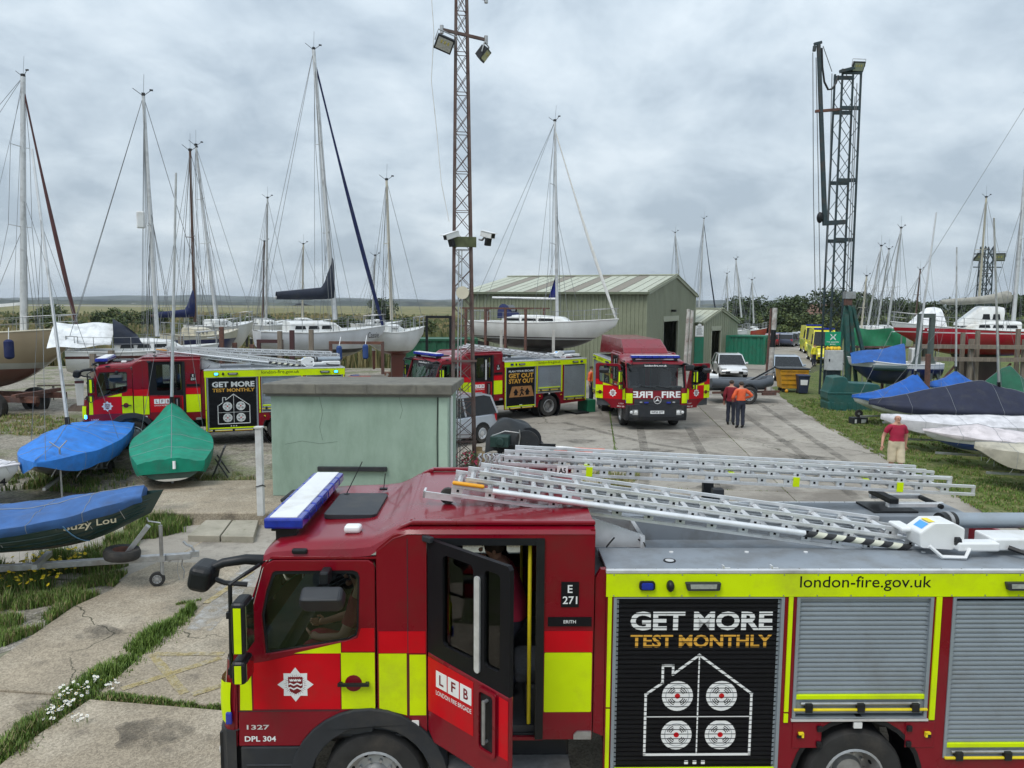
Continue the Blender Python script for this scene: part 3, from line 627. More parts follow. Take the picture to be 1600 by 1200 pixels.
    b.surf(lambda u, v: (xs(2.31+.16*v)-.012+crv(-1.08+2.16*u), -1.08+2.16*u, 2.31+.16*v), 16, 2); b.surf(lambda u, v: (xs(1.50+.10*v)-.012+crv(-1.08+2.16*u), -1.08+2.16*u, 1.50+.10*v), 16, 1)
    for s in (-1, 1): b.surf(lambda u, v: (xs(1.5+.95*v)-.008+crv(1.02+.09*u), s*(1.02+.10*u), 1.5+.95*v), 3, 5)
    hd = b.build('windscreen_surround', e, smooth=50)
    text('header_lettering', 'london-fire.gov.uk', (-.42, .42, 2.345, 2.43), whtl, hd, lambda u, v, w: (xs(v)-.02+crv(u)-w, -u, v), 0.001, 0.02)
    for yy in (-.55, .05):
        b = MB().m(blk); b.cyl((xs(1.56)-.02, yy, 1.56), (xs(1.66)-.035, yy+.62, 1.66), .011, n=6); b.cyl((xs(1.54)-.02, yy, 1.54), (xs(1.6)-.03, yy+.1, 1.6), .02, n=6); b.build('wiper', e)
    # ---- cab sides
    for s in (-1, 1):
        S_ = sideof[s]
        b = MB().m(red)
        b.plate([(.13, .80), (.13, .95), (.15, 1.55), (.43, 2.38), (.52, 2.50), (1.41, 2.50), (1.41, 2.482), (.515, 2.482), (.44, 2.43), (.205, 1.55), (.19, .80)], [], S_, -.05, -.002)
        b.plate([(1.412, 1.135)]+arc(1.33, .45, .695, 82, 42, 6)+[(1.84, .92), (1.84, 2.69), (1.60, 2.70), (1.55, 2.685), (1.46, 2.61), (1.412, 2.565)], [], S_, -.05, 0)
        b.plate([(2.85, .85), (3.28, .85), (3.28, 2.70), (2.85, 2.70)], [], S_, -.05, 0)
        b.plate([(1.84, 2.665), (2.85, 2.665), (2.85, 2.70), (1.84, 2.70)], [], S_, -.05, 0)
        b.plate([(1.85, .83), (2.85, .83), (2.85, .86), (1.85, .86)], [], S_, -.05, -.02)
        cs = b.build('cab_side', e, bevel=.008)
        b = MB().m(redb); b.plate([(1.425, 1.645), (1.83, 1.645), (1.83, 1.84), (1.425, 1.84)], [], S_, .001, .0025); b.plate([(2.855, 1.65), (3.275, 1.65), (3.275, 1.84), (2.855, 1.84)], [], S_, .001, .0025); b.build('red_marking', cs)
        b = MB().m(yel)
        b.plate([(1.425, 1.145), (1.665, 1.08), (1.665, 1.64), (1.425, 1.64)], [], S_, .001, .003); b.plate([(1.69, 1.08), (1.832, 1.08), (1.832, 1.63), (1.69, 1.63)], [], S_, .001, .003)
        b.plate(rrect(2.858, 3.272, 1.104, 1.645, .012), [], S_, .001, .003); b.build('yellow_marking', cs)
        b = MB().m(dkg); b.bx(1.674, 1.680, s*HW-.003, s*HW+.003, .95, 2.66); b.build('panel_seam', cs)
        b = MB().m(blkp); b.plate([(2.996, 2.058), (3.149, 2.058), (3.149, 2.281), (2.996, 2.281)], [], S_, .001, .008); pb = b.build('number_board', cs)
        mir = s > 0
        text('number_lettering', 'E', (3.052, 3.094, 2.185, 2.255), whtl, pb, S_, .0095, .015, mirror=mir)
        text('number_lettering', number, (3.01, 3.136, 2.085, 2.155), whtl, pb, S_, .0095, .015, mirror=mir)
        b = MB().m(blkp); b.plate([(2.884, 1.886), (3.262, 1.886), (3.262, 1.968), (2.884, 1.968)], [], S_, .003, .009); pb = b.build('station_board', cs)
        if station: text('station_lettering', station, (3.02, 3.126, 1.913, 1.941), whtl, pb, S_, .010, .012, mirror=mir)
        b = MB().m(wht); b.plate(rrect(1.69, 1.77, .985, 1.035, .006), [], S_, .003, .02); b.build('marker_lamp', cs)
        b = MB().m(steel); b.plate([(3.12, .86), (3.275, .86), (3.275, .93), (3.15, .93), (3.12, .90)], [], S_, .001, .02); b.build('lamp_bracket', cs)
        # front corner deflector with its blue repeater
        b = MB().m(yel); cp = [(.035, .93), (.03, 1.02), (.05, 1.10), (.09, 1.15), (.155, 1.168)]
        b.surf(lambda u, v: (cp[round(u*4)][0]-.012*v*(1-v)*4, s*cp[round(u*4)][1], 1.02+.37*v), 4, 4); co = b.build('corner_panel', e, smooth=60)
        MB().m(blul if lit else blu).box((.13, s*1.17, 1.07), (.055, .03, .11)).build('repeater_lamp', co, bevel=.012)
        b = MB().m(red); b.surf(lambda u, v: (cp[round(u*4)][0]+.012+.04*v, s*(cp[round(u*4)][1]-.012), (.95+.08*v) if False else (.95+.62*v)), 4, 2); b.build('corner_pillar', e, smooth=60)
        # ---- front door, hung on its forward edge
        xh = .20
        dm = lambda u, v, w, s=s: (u-xh, s*w, v)
        win = [(.455, 1.64), (.43, 1.99), (.475, 2.20), (.53, 2.36), (.56, 2.375), (1.21, 2.38), (1.25, 2.365), (1.268, 2.32), (1.255, 1.87), (1.235, 1.80), (1.17, 1.765)]
        dout = [(.20, .80), (.80, .80)]+arc(1.33, .45, .695, 146, 95, 8)+[(1.395, 1.14), (1.40, 2.40), (1.385, 2.445), (1.345, 2.472), (.54, 2.472), (.475, 2.44), (.45, 2.40), (.215, 1.56)]
        b = MB().m(red); b.plate(dout, [win], dm, -.06, 0); d_ = b.build('door', e, bevel=.008)
        d_.location = (xh, s*HW, 0); d_.rotation_euler = (0, 0, s*R(doors_open))
        b = MB().m(blk); wi = [((u-.86)*.955+.86, (v-2.07)*.94+2.06) for u, v in win]; b.plate(win, [wi], dm, -.03, -.008); b.build('window_seal', d_)
        b = MB().m(gls); b.plate(wi, [], dm, -.02, -.016); b.build('window_pane', d_)
        b = MB().m(redb); b.plate([(.34, 1.14), (1.09, 1.14), (1.09, 1.66), (.70, 1.63), (.46, 1.575), (.34, 1.555)], [], dm, .001, .002); b.plate([(1.11, 1.66), (1.39, 1.66), (1.39, 1.87), (1.275, 1.87), (1.245, 1.78), (1.11, 1.745)], [], dm, .001, .002); b.build('red_marking', d_)
        b = MB().m(yel); b.plate([(.222, 1.132), (.325, 1.132), (.325, 1.56), (.235, 1.56)], [], dm, .001, .003); b.plate([(.70, 1.645), (1.10, 1.645), (1.10, 1.74)], [], dm, .001, .003); b.plate([(1.10, 1.14), (1.39, 1.145), (1.39, 1.65), (1.10, 1.65)], [], dm, .002, .0035); b.build('yellow_marking', d_)
        b = MB().m(dkg); b.plate([(.2, 1.118), (1.08, 1.122), (1.08, 1.128), (.2, 1.124)], [], dm, .0, .003); b.build('door_crease', d_)
        emblem(d_, .705, 1.365, .155, dm)
        b = MB().m(red); b.plate(ngon(1.205, 1.375, .075, 16), [], dm, .003, .006); b.m(blk); b.bx(1.075-xh, 1.345-xh, s*.04-.012, s*.04+.012, 1.365, 1.392); b.bx(1.08-xh, 1.11-xh, min(0, s*.04), max(0, s*.04), 1.367, 1.39); b.bx(1.31-xh, 1.34-xh, min(0, s*.04), max(0, s*.04), 1.367, 1.39); b.build('door_handle', d_, bevel=.006)
        text('model_lettering', '1327', (.275, .47, .955, .998), alu, d_, dm, .004, .02, mirror=mir)
        text('call_sign_lettering', code, (.255, .525, .845, .895), whtl, d_, dm, .004, .02, mirror=mir)
        b = MB().m(intr); b.bx(.25-xh, 1.36-xh, min(-s*.061, -s*.11), max(-s*.061, -s*.11), .86, 1.58); b.build('door_lining', d_, bevel=.02)
        # ---- mirrors stand on the door
        b = MB().m(blk); mx, my = .30, s*.26
        b.tube([(.42-xh, 0, 2.43), (.36-xh, my*.8, 2.42), (mx-.04-xh, my, 2.36), (mx-.05-xh, my, 1.56), (.30-xh, my*.6, 1.52), (.26-xh, 0, 1.56)], .017, 8)
        for zz in (2.10, 1.62): b.bx(mx-.07-xh, mx+.03-xh, my-.03, my+.03, zz-.025, zz+.025)
        ma = b.build('mirror_arm', d_, smooth=40)
        b = MB().m(blk); b.box((mx+.05-xh, my, 2.02), (.12, .24, .44)); b.box((mx+.04-xh, my, 1.64), (.12, .22, .20)); b.build('mirror_housing', d_, bevel=.035, seg=3)
        b = MB().m(yel); b.box((mx+.05-xh, my+s*.122, 2.01), (.06, .006, .38)); b.box((mx+.04-xh, my+s*.112, 1.635), (.055, .006, .15)); b.box((mx-.012-xh, my+s*.02, 2.01), (.006, .09, .36)); b.box((mx-.022-xh, my+s*.02, 1.635), (.006, .08, .14)); b.build('mirror_reflector', d_)
        b = MB().m(mirr); b.box((mx+.113-xh, my, 2.02), (.006, .19, .38)); b.box((mx+.103-xh, my, 1.64), (.006, .17, .15)); b.build('mirror_glass', d_)
        b = MB().m(blk); b.bx(.96-xh, 1.04-xh, min(0, s*.16), max(0, s*.16), 2.30, 2.42); kb = b.build('kerb_mirror_arm', d_, bevel=.02)
        b = MB().m(dkg); b.T = Matrix.Translation((1.0-xh, s*.22, 2.22)) @ Matrix.Rotation(s*R(-35), 4, 'X'); b.plate([(-.19, -.03), (-.16, -.085), (.16, -.085), (.19, -.03), (.17, .075), (-.17, .075)], [], lambda u, v, w: (u, w, v), -.07, .07); b.build('kerb_mirror', d_, bevel=.04, seg=3)
        # ---- crew door, glazed black above, red below
        xh2 = 1.845
        cm = lambda u, v, w, s=s: (u-xh2, s*w, v)
        lo = [(1.85, .95), (1.93, .86), (2.845, .86), (2.845, 1.62), (1.85, 1.66)]
        b = MB().m(red); b.plate(lo, [], cm, -.05, .004); cdoor = b.build('crew_door', e, bevel=.012)
        cdoor.location = (xh2, s*HW, 0)
        if crew_open and s < 0: cdoor.rotation_euler = (0, 0, R(-46))
        cw = rrect(2.05, 2.43, 1.78, 2.57, .05)
        cw2 = rrect(2.56, 2.74, 1.78, 2.57, .04)
        b = MB().m(blkp); b.plate([(1.85, 1.655), (2.845, 1.615), (2.845, 2.63), (2.82, 2.66), (1.85, 2.66)], [cw, cw2], cm, -.045, 0); b.build('window_surround', cdoor)
        b = MB().m(gls); b.plate(cw, [], cm, -.03, -.026); b.plate(cw2, [], cm, -.03, -.026); b.build('window_pane', cdoor)
        b = MB().m(alu); b.plate(rrect(2.46, 2.52, 1.70, 2.50, .025), [], cm, .002, .02); b.build('window_slide', cdoor, bevel=.006)
        b = MB().m(redb); b.plate([(1.86, 1.135), (2.44, 1.135), (2.44, 1.60), (1.86, 1.62)], [], cm, .005, .007); b.plate([(2.74, 1.10), (2.84, 1.10), (2.84, 1.585), (2.74, 1.59)], [], cm, .005, .007); b.build('red_marking', cdoor)
        b = MB().m(whtl); sq = [(1.97, 1.41), (2.125, 1.41), (2.28, 1.41)]
        fx = (lambda u: 1.97+2.42-u) if mir else (lambda u: u)
        for (u, v), ch in zip(sq, 'LFB'):
            b.plate([(fx(u), v-.02), (fx(u+.14), v-.02), (fx(u+.14), v+.125), (fx(u), v+.125)], [], cm, .007, .009)
            text('sign_letter', ch, tuple(sorted((fx(u+.045), fx(u+.1))))+(v+.01, v+.10), red, cdoor, cm, .011, .02, mirror=mir)
        b.build('sign_tile', cdoor)
        text('sign_lettering', 'LONDON FIRE BRIGADE', (1.97, 2.42, 1.32, 1.36), whtl, cdoor, cm, .009, .01, mirror=mir)
        b = MB().m(blk); b.plate(rrect(2.50, 2.72, 1.06, 1.60, .04), [], cm, .004, .008); b.m(red); b.plate(rrect(2.50, 2.72, 1.06, 1.60, .04), [rrect(2.53, 2.69, 1.09, 1.57, .03)], cm, .004, .03); b.m(steel); b.cyl(cm(2.61, 1.16, .05), cm(2.61, 1.52, .05), .016, n=8); b.cyl(cm(2.61, 1.17, 0), cm(2.61, 1.17, .05), .014, n=6); b.cyl(cm(2.61, 1.51, 0), cm(2.61, 1.51, .05), .014, n=6); b.build('door_handle', cdoor)
        b = MB().m(dkg); b.box(cm(1.87, 2.665, .01), (.11, .05, .05)); b.build('door_hinge', cdoor, bevel=.008)
        b = MB().m(blk); b.bx(1.0, 1.13, s*1.135-.02, s*1.135+.02, 2.545, 2.575) if False else b.box((.76, s*1.13, 2.545), (.13, .05, .045)); b.build('marker_lamp', e, bevel=.015)
        # door aperture
        b = MB().m(blk); b.bx(2.78, 2.85, s*(HW-.02)-.04, s*(HW-.02)+.012, .86, 2.66); b.bx(1.845, 2.85, s*(HW-.03)-.03, s*(HW-.03)+.01, 2.60, 2.665); b.build('door_frame', e)
        b = MB().m(yelr); b.cyl((2.73, s*(HW-.09), .95), (2.73, s*(HW-.09), 2.64), .018, n=10); b.build('grab_pole', e, smooth=40)
    # ---- roof of the cab and raised crew roof
    st = [(.41, 2.42, 2.45, 1.08), (.44, 2.45, 2.53, 1.11), (.52, 2.475, 2.585, 1.13), (.75, 2.49, 2.615, 1.14), (1.2, 2.495, 2.63, 1.145), (1.36, 2.51, 2.65, 1.15), (1.46, 2.58, 2.69, 1.152), (1.56, 2.66, 2.745, 1.154), (1.68, 2.70, 2.77, 1.155), (3.285, 2.70, 2.775, 1.155)]
    b = MB().m(red)
    def rs_(u, v):
        x, zs, zt, hw = st[round(v*(len(st)-1))]; t = -1+2*u; a = abs(t)
        z = zt-.012*a*a if a < .86 else zt-.012*.74-(zt-.009-zs)*((a-.86)/.14)**1.7
        yy = hw*(t if a < .86 else math.copysign(.86+.14*math.sin((a-.86)/.14*math.pi/2)**.9, t)); return (x, yy, z)
    b.surf(rs_, 40, len(st)-1); b.build('cab_roof', e, smooth=28)
    b = MB().m(red); b.bx(3.245, 3.285, -HW+.01, HW-.01, .86, 2.74); b.build('cab_rear_wall', e)
    b = MB().m(red)
    for s in (-1, 1):
        b.plate([(1.42, 2.62), (1.62, 2.755), (1.72, 2.80), (3.29, 2.80), (3.29, 2.76), (1.70, 2.76)], [], lambda u, v, w, s=s: (u, s*(1.10-w), v), 0, .07)
        b.bx(1.69, 1.73, s*1.03-.06 if s > 0 else -1.05, 1.05 if s > 0 else -1.03+.06, 2.76, 2.80)
    b.build('roof_rail', e, bevel=.012)
    MB().m(dkg).plate(rrect(.80, 1.30, -.42, .42, .06), [], lambda u, v, w: (u, v, w), 2.62, 2.665).build('roof_hatch', e, bevel=.015)
    b = MB().m(wht); b.box((1.16, -.83, 2.655), (.15, .12, .07)); b.build('aerial_dome', e, bevel=.028, seg=3)
    b = MB().m(blk); b.cyl((.87, .38, 2.63), (.87, .38, 2.67), .03, n=8); b.cyl((.87, .38, 2.67), (1.03, .42, 3.0), .005, n=5); b.box((1.22, .62, 2.66), (.08, .05, .02)); b.cyl((1.22, .62, 2.65), (1.24, .62, 2.83), .005, n=5); b.build('aerial', e)
    lb = MB().m(blk); lb.bx(.45, .68, -.88, .88, 2.645, 2.67)
    for yy in (-.8, .8): lb.bx(.48, .66, yy-.05, yy+.05, 2.55, 2.65)
    lbo = lb.build('light_bar', e)
    b = MB().m(blu)
    n_ = 7
    for i in range(n_):
        y0 = -.93+1.86*i/n_; b.bx(.395, .735, y0+.006, y0+1.86/n_-.006, 2.672, 2.77)
    b.build('blue_lens', lbo, bevel=.02)
    MB().m(wht).bx(.445, .685, -.90, .90, 2.765, 2.782).build('lid', lbo, bevel=.006)
    # front mirror on its curved arm
    b = MB().m(blk); b.tube([(.44, -1.06, 2.44), (.30, -1.12, 2.47), (.12, -1.15, 2.45), (-.02, -1.17, 2.39)], [.05, .045, .04, .035], 8); b.tube([(.30, -1.10, 2.24), (.12, -1.14, 2.27), (-.0, -1.16, 2.33)], .022, 6); fm = b.build('front_mirror_arm', e, smooth=50)
    b = MB().m(blk); b.T = Matrix.Translation((-.04, -1.17, 2.35)) @ Matrix.Rotation(R(12), 4, 'Y'); b.box((0, 0, 0), (.19, .30, .22)); b.build('front_mirror', fm, bevel=.06, seg=4)
    b = MB().m(blk); b.tube([(.44, 1.06, 2.44), (.28, 1.1, 2.49), (.12, 1.12, 2.5), (.02, 1.0, 2.42)], .03, 8); b.tube([(.40, -.2, 2.47), (.22, -.2, 2.56), (.22, .9, 2.56), (.40, .9, 2.47)], .018, 6); b.build('visor_bar', e, smooth=50)
    # ---- interior
    b = MB().m(intr); b.bx(.28, .62, -1.05, 1.05, 1.1, 1.56); b.bx(.30, .52, -1.0, 1.0, 1.56, 1.62); b.bx(.6, 3.2, -1.06, 1.06, .87, .93); b.bx(1.35, 1.6, -.5, .5, .93, 1.5); b.bx(.62, 1.5, -.28, .28, .93, 1.3); b.bx(1.0, 3.2, -1.08, 1.08, 2.52, 2.56) if False else None
    b.build('dashboard', e)
    for yy in (-.62, .62):
        b = MB().m(seatm); b.box((1.05, yy, 1.30), (.50, .50, .16)); b.box((1.32, yy, 1.70), (.14, .48, .78), rot=Matrix.Rotation(R(10), 3, 'Y')); b.box((1.39, yy, 2.16), (.10, .28, .2)); b.m(intr); b.box((1.05, yy, 1.05), (.4, .4, .36)); b.build('seat', e, bevel=.05, seg=3)
    for yy in (-.7, 0, .7):
        b = MB().m(seatm); b.box((2.86, yy, 1.33), (.50, .52, .14)); b.box((3.12, yy, 1.72), (.12, .5, .8)); b.m(intr); b.box((2.9, yy, 1.08), (.4, .5, .36)); b.build('rear_seat', e, bevel=.04, seg=2)
    b = MB().m(blk); c_ = Matrix.Translation((.72, .60, 1.62)) @ Matrix.Rotation(R(-28), 4, 'Y'); b.T = c_; b.tube([(.21*math.cos(t_), .21*math.sin(t_), 0) for t_ in [2*math.pi*i/20 for i in range(20)]], .016, 6, closed=True); b.bar((-.2, 0, 0), (.2, 0, 0), .03); b.cyl((0, 0, 0), (0, 0, -.3), .03); b.build('steering_wheel', e, smooth=40)
    # ---- bodywork
    for s in (-1, 1):
        S_ = sideof[s]
        ar = arc(5.65, .45, .59, 180, 0, 14)
        out_ = [(3.39, .44), (5.06, .44)]+ar+[(6.24, .50), (7.64, .56), (7.64, 2.36), (3.39, 2.36)]
        h1 = [(3.452, .47), (4.94, .47), (4.94, 2.14), (3.452, 2.14)]; h2 = [(5.05, 1.035), (6.25, 1.035), (6.25, 2.14), (5.05, 2.14)]; h3 = [(6.42, .66), (7.57, .66), (7.57, 2.14), (6.42, 2.14)]
        b = MB().m(red); b.plate(out_, [h1, h2, h3], S_, -.06, -.005); bs = b.build('body_side', e, bevel=.004, seg=1)
        b = MB().m(alus)
        for hh in (h1, h2, h3):
            (a0, z0), (a1, _), (_, z1), _ = hh; b.plate(hh, [[(a0+.028, z0+.012), (a1-.028, z0+.012), (a1-.028, z1-.01), (a0+.028, z1-.01)]], S_, -.05, .004)
        b.build('shutter_frame', bs)
        b = MB().m(intr); b.bx(3.40, 7.6, s*(HW-.10)-.01, s*(HW-.10)+.01, .5, 2.3) if False else b.bx(3.42, 5.0, s*(HW-.09)-.01, s*(HW-.09)+.01, .46, 2.3)
        b.bx(5.02, 7.6, s*(HW-.09)-.01, s*(HW-.09)+.01, 1.02, 2.3); b.bx(6.30, 7.6, s*(HW-.09)-.01, s*(HW-.09)+.01, .62, 1.03); b.build('locker_back', bs)
        sh = shutter(e, 3.475, 4.917, .50, 2.13, s, blkp); graphic(sh, gfx, s)
        for (x0, x1, z0) in ((5.072, 6.228, 1.235), (6.445, 7.545, .78)):
            sh = shutter(e, x0, x1, z0, 2.13, s, alus)
        for (x0, x1, zb) in ((5.072, 6.228, 1.235), (6.445, 7.545, .78), (3.475, 4.917, .56)):
            b = MB().m(yel); b.bx(x0, x1, s*(HW-.015)-.012, s*(HW-.015)+.012, zb-.03, zb+.012); b.m(alus); b.bx(x0, x1, s*(HW-.03)-.01, s*(HW-.03)+.01, zb-.17 if zb > .6 else zb-.1, zb-.03)
            b.m(yelr); b.bx(x0-.015, x1+.02, s*(HW+.012)-.012, s*(HW+.012)+.012, zb-.125 if zb > .6 else zb-.09, zb-.105 if zb > .6 else zb-.07)
            b.m(blk)
            for k in (.10, .5, .92):
                xx = x0+(x1-x0)*k; b.box((xx, s*(HW+.01), zb-.095 if zb > .6 else zb-.07), (.065, .05, .08))
            b.m(steel); b.cyl((x0+.05, s*HW, zb-.065), (x1-.05, s*HW, zb-.065), .014, n=8); b.build('shutter_handle', bs, bevel=.006)
        b = MB().m(yel); b.plate([(3.385, 2.147), (7.645, 2.147), (7.645, 2.352), (3.385, 2.352)], [], S_, -.01, .004); yb = b.build('yellow_band', bs)
        b = MB().m(yel)
        for xa, xb, z0 in ((3.402, 3.436, 1.15), (3.402, 3.436, .47), (4.975, 5.012, 1.10), (4.975, 5.012, 1.0), (6.27, 6.318, 1.02), (7.59, 7.625, .6)):
            z1 = 2.143 if z0 > 1.01 or xa > 7 else (1.13 if xa < 4 else 1.08)
            b.bx(xa, xb, s*(HW+.004)-.006, s*(HW+.004)+.006, z0, z1)
        b.build('yellow_strip', bs)
        text('band_lettering', 'london-fire.gov.uk', (5.065, 6.215, 2.198, 2.332), blkp, yb, S_, .006, .003, mirror=s > 0)
        for xc in (3.735, 7.36):
            b = MB().m(blk); b.plate(rrect(xc-.068, xc+.068, 2.212, 2.292, .025), [], S_, .004, .03); bz = b.build('side_lamp', yb, bevel=.008)
            b = MB().m(blul if lit else blu); b.plate(rrect(xc-.05, xc+.05, 2.224, 2.28, .015), [], S_, .028, .042); b.build('lens', bz, bevel=.006)
        b = MB().m(blk); b.ell((3.935, s*(HW+.02), 2.25), (.035, .05, .05), 10, 8); b.build('side_camera', yb, smooth=60)
        for x0 in (4.06, 6.85):
            b = MB().m(dkg); b.plate([(x0, 2.285), (x0+.31, 2.285), (x0+.30, 2.215), (x0+.02, 2.215)], [], S_, .004, .05); sc_ = b.build('scene_light', yb, bevel=.01)
            b = MB().m(lampg); b.plate([(x0+.04, 2.275), (x0+.27, 2.275), (x0+.265, 2.235), (x0+.045, 2.235)], [], S_, .05, .054); b.build('lens', sc_)
        b = MB().m(alu); b.bx(3.38, 7.65, s*(HW-.01)-.02, s*(HW-.01)+.02, 2.353, 2.39); b.build('roof_edge_trim', bs, bevel=.008)
        b = MB().m(alu); b.bx(5.04, 6.26, s*(HW+.004)-.012, s*(HW+.004)+.012, 1.012, 1.03); b.build('locker_sill', bs)
        for (xa, fl) in ((5.06, 1), (6.07, -1)):
            b = MB().m(red); b.plate([(xa, .76), (xa+.26, .76), (xa+.26, 1.0), (xa, 1.0)], [], S_, -.002, .004); hp = b.build('hatch_door', bs, bevel=.003, seg=1)
            b = MB().m(blk); xx = xa+.235 if fl > 0 else xa+.025
            for zz in (.80, .945): b.box((xx, s*(HW+.015), zz), (.045, .03, .05))
            b.build('hinge', hp, bevel=.006)
            b = MB().m(yelr); xx = xa+.07 if fl > 0 else xa+.19; b.box((xx, s*(HW+.02), .905), (.045, .025, .018)); b.box((xx+.014*fl, s*(HW+.02), .89), (.018, .025, .04)); b.m(blk); b.box((xx-.015*fl, s*(HW+.015), .872), (.03, .02, .02)); b.build('latch', hp)
        b = MB().m(wht); b.plate(rrect(5.60, 5.675, .945, 1.0, .006), [], S_, -.004, .012); b.build('marker_lamp', bs)
        b = MB().m(red); b.plate([(3.295, .9), (3.388, .86), (3.388, 2.38), (3.34, 2.38), (3.295, 2.30)], [], S_, -.09, -.03); b.build('body_front_edge', e)
        # roof planks
        b = MB().m(greyroof); b.bx(3.39, 7.64, s*.84-.29, s*.84+.29, 2.352, 2.386); b.bx(3.39, 7.64, s*.555-.006, s*.555+.006, 2.10, 2.386); b.build('roof_plank', e, bevel=.006)
    b = MB().m(greyroof); b.bx(3.39, 7.62, -.55, .55, 2.06, 2.12); b.build('roof_well', e); MB().m(intr).bx(3.30, 3.41, -1.04, 1.04, .86, 2.30).build('body_front_wall', e)
    b = MB().m(alu); b.plate([(3.30, 2.36), (3.85, 2.36), (3.85, 2.47), (3.30, 2.66)], [], lambda u, v, w: (u, w, v), .10, .13); b.plate([(3.30, 2.36), (3.85, 2.36), (3.85, 2.47), (3.30, 2.66)], [], lambda u, v, w: (u, w, v), -.45, -.42); b.bx(3.80, 3.84, -.5, .2, 2.1, 2.47); b.build('ladder_ramp', e)
    b = MB().m(blk); b.tube([(3.55, -.5, 2.47), (3.5, -.52, 2.42), (3.47, -.54, 2.39)], .008, 5); b.tube([(3.75, -.4, 2.45), (3.83, -.5, 2.42), (3.84, -.52, 2.39)], .008, 5); b.build('cable', e)
    # rear
    b = MB().m(red); b.bx(7.60, 7.655, -HW+.01, HW-.01, .56, 2.37); rr_ = b.build('rear_panel', e, bevel=.01)
    b = MB().m(yel)
    for i in range(7):
        y0 = -1.05+i*.3; b.add([(7.658, y0, .75), (7.658, y0+.15, .75), (7.658, min(1.1, y0+.55), 1.9), (7.658, min(1.1, y0+.40), 1.9)], [(0, 1, 2, 3)])
    b.build('chevron', rr_)
    for s in (-1, 1):
        b = MB().m(redb); b.box((7.67, s*.98, .68), (.04, .18, .12)); b.build('tail_lamp', rr_)
    # roof furniture
    b = MB().m(wht)
    for xx in (4.05, 4.75, 5.3, 6.4): b.cyl((xx, -.68, 2.386), (xx, -.68, 2.394), .02, n=8)
    b.m(blk); b.lathe([(.055, 0), (.055, .008), (.03, .008)], (3.98, -.92, 2.386), (0, 0, 1), 16); b.m(alu); b.lathe([(.04, .008), (.02, .012), (.001, .012)], (3.98, -.92, 2.386), (0, 0, 1), 12)
    for xx in (4.40, 4.82): b.box((xx, -1.12, 2.40), (.012, .05, .035)); b.box((xx+.03, -1.13, 2.393), (.06, .03, .008))
    b.build('roof_fitting', e)
    for s in (-1, 1):
        b = MB().m(steel)
        for i in range(15):
            for zz in (2.158, 2.342): b.cyl((3.45+i*.295, s*(HW+.003), zz), (3.45+i*.295, s*(HW+.0075), zz), .006, n=6)
        for i in range(8): b.cyl((5.10+i*.16, s*(HW-.006), 1.006), (5.10+i*.16, s*(HW), 1.006), .005, n=6)
        for i in range(24): b.cyl((3.46+i*.178, s*(HW-.02), 2.386), (3.46+i*.178, s*(HW-.02), 2.394), .006, n=6)
        tag(b.build('rivet', e), kind='stuff')
    if roof == 'box':
        b = MB().m(red); 
        b.plate([(1.9, 2.76), (7.4, 2.44), (7.4, 3.28), (2.9, 3.28), (2.2, 2.96)], [], lambda u, v, w: (u, w*(1-.06*max(0, (v-2.8)/.3)), v), -.90, .90); b.build('roof_box', e, bevel=.05, seg=3)
    return e
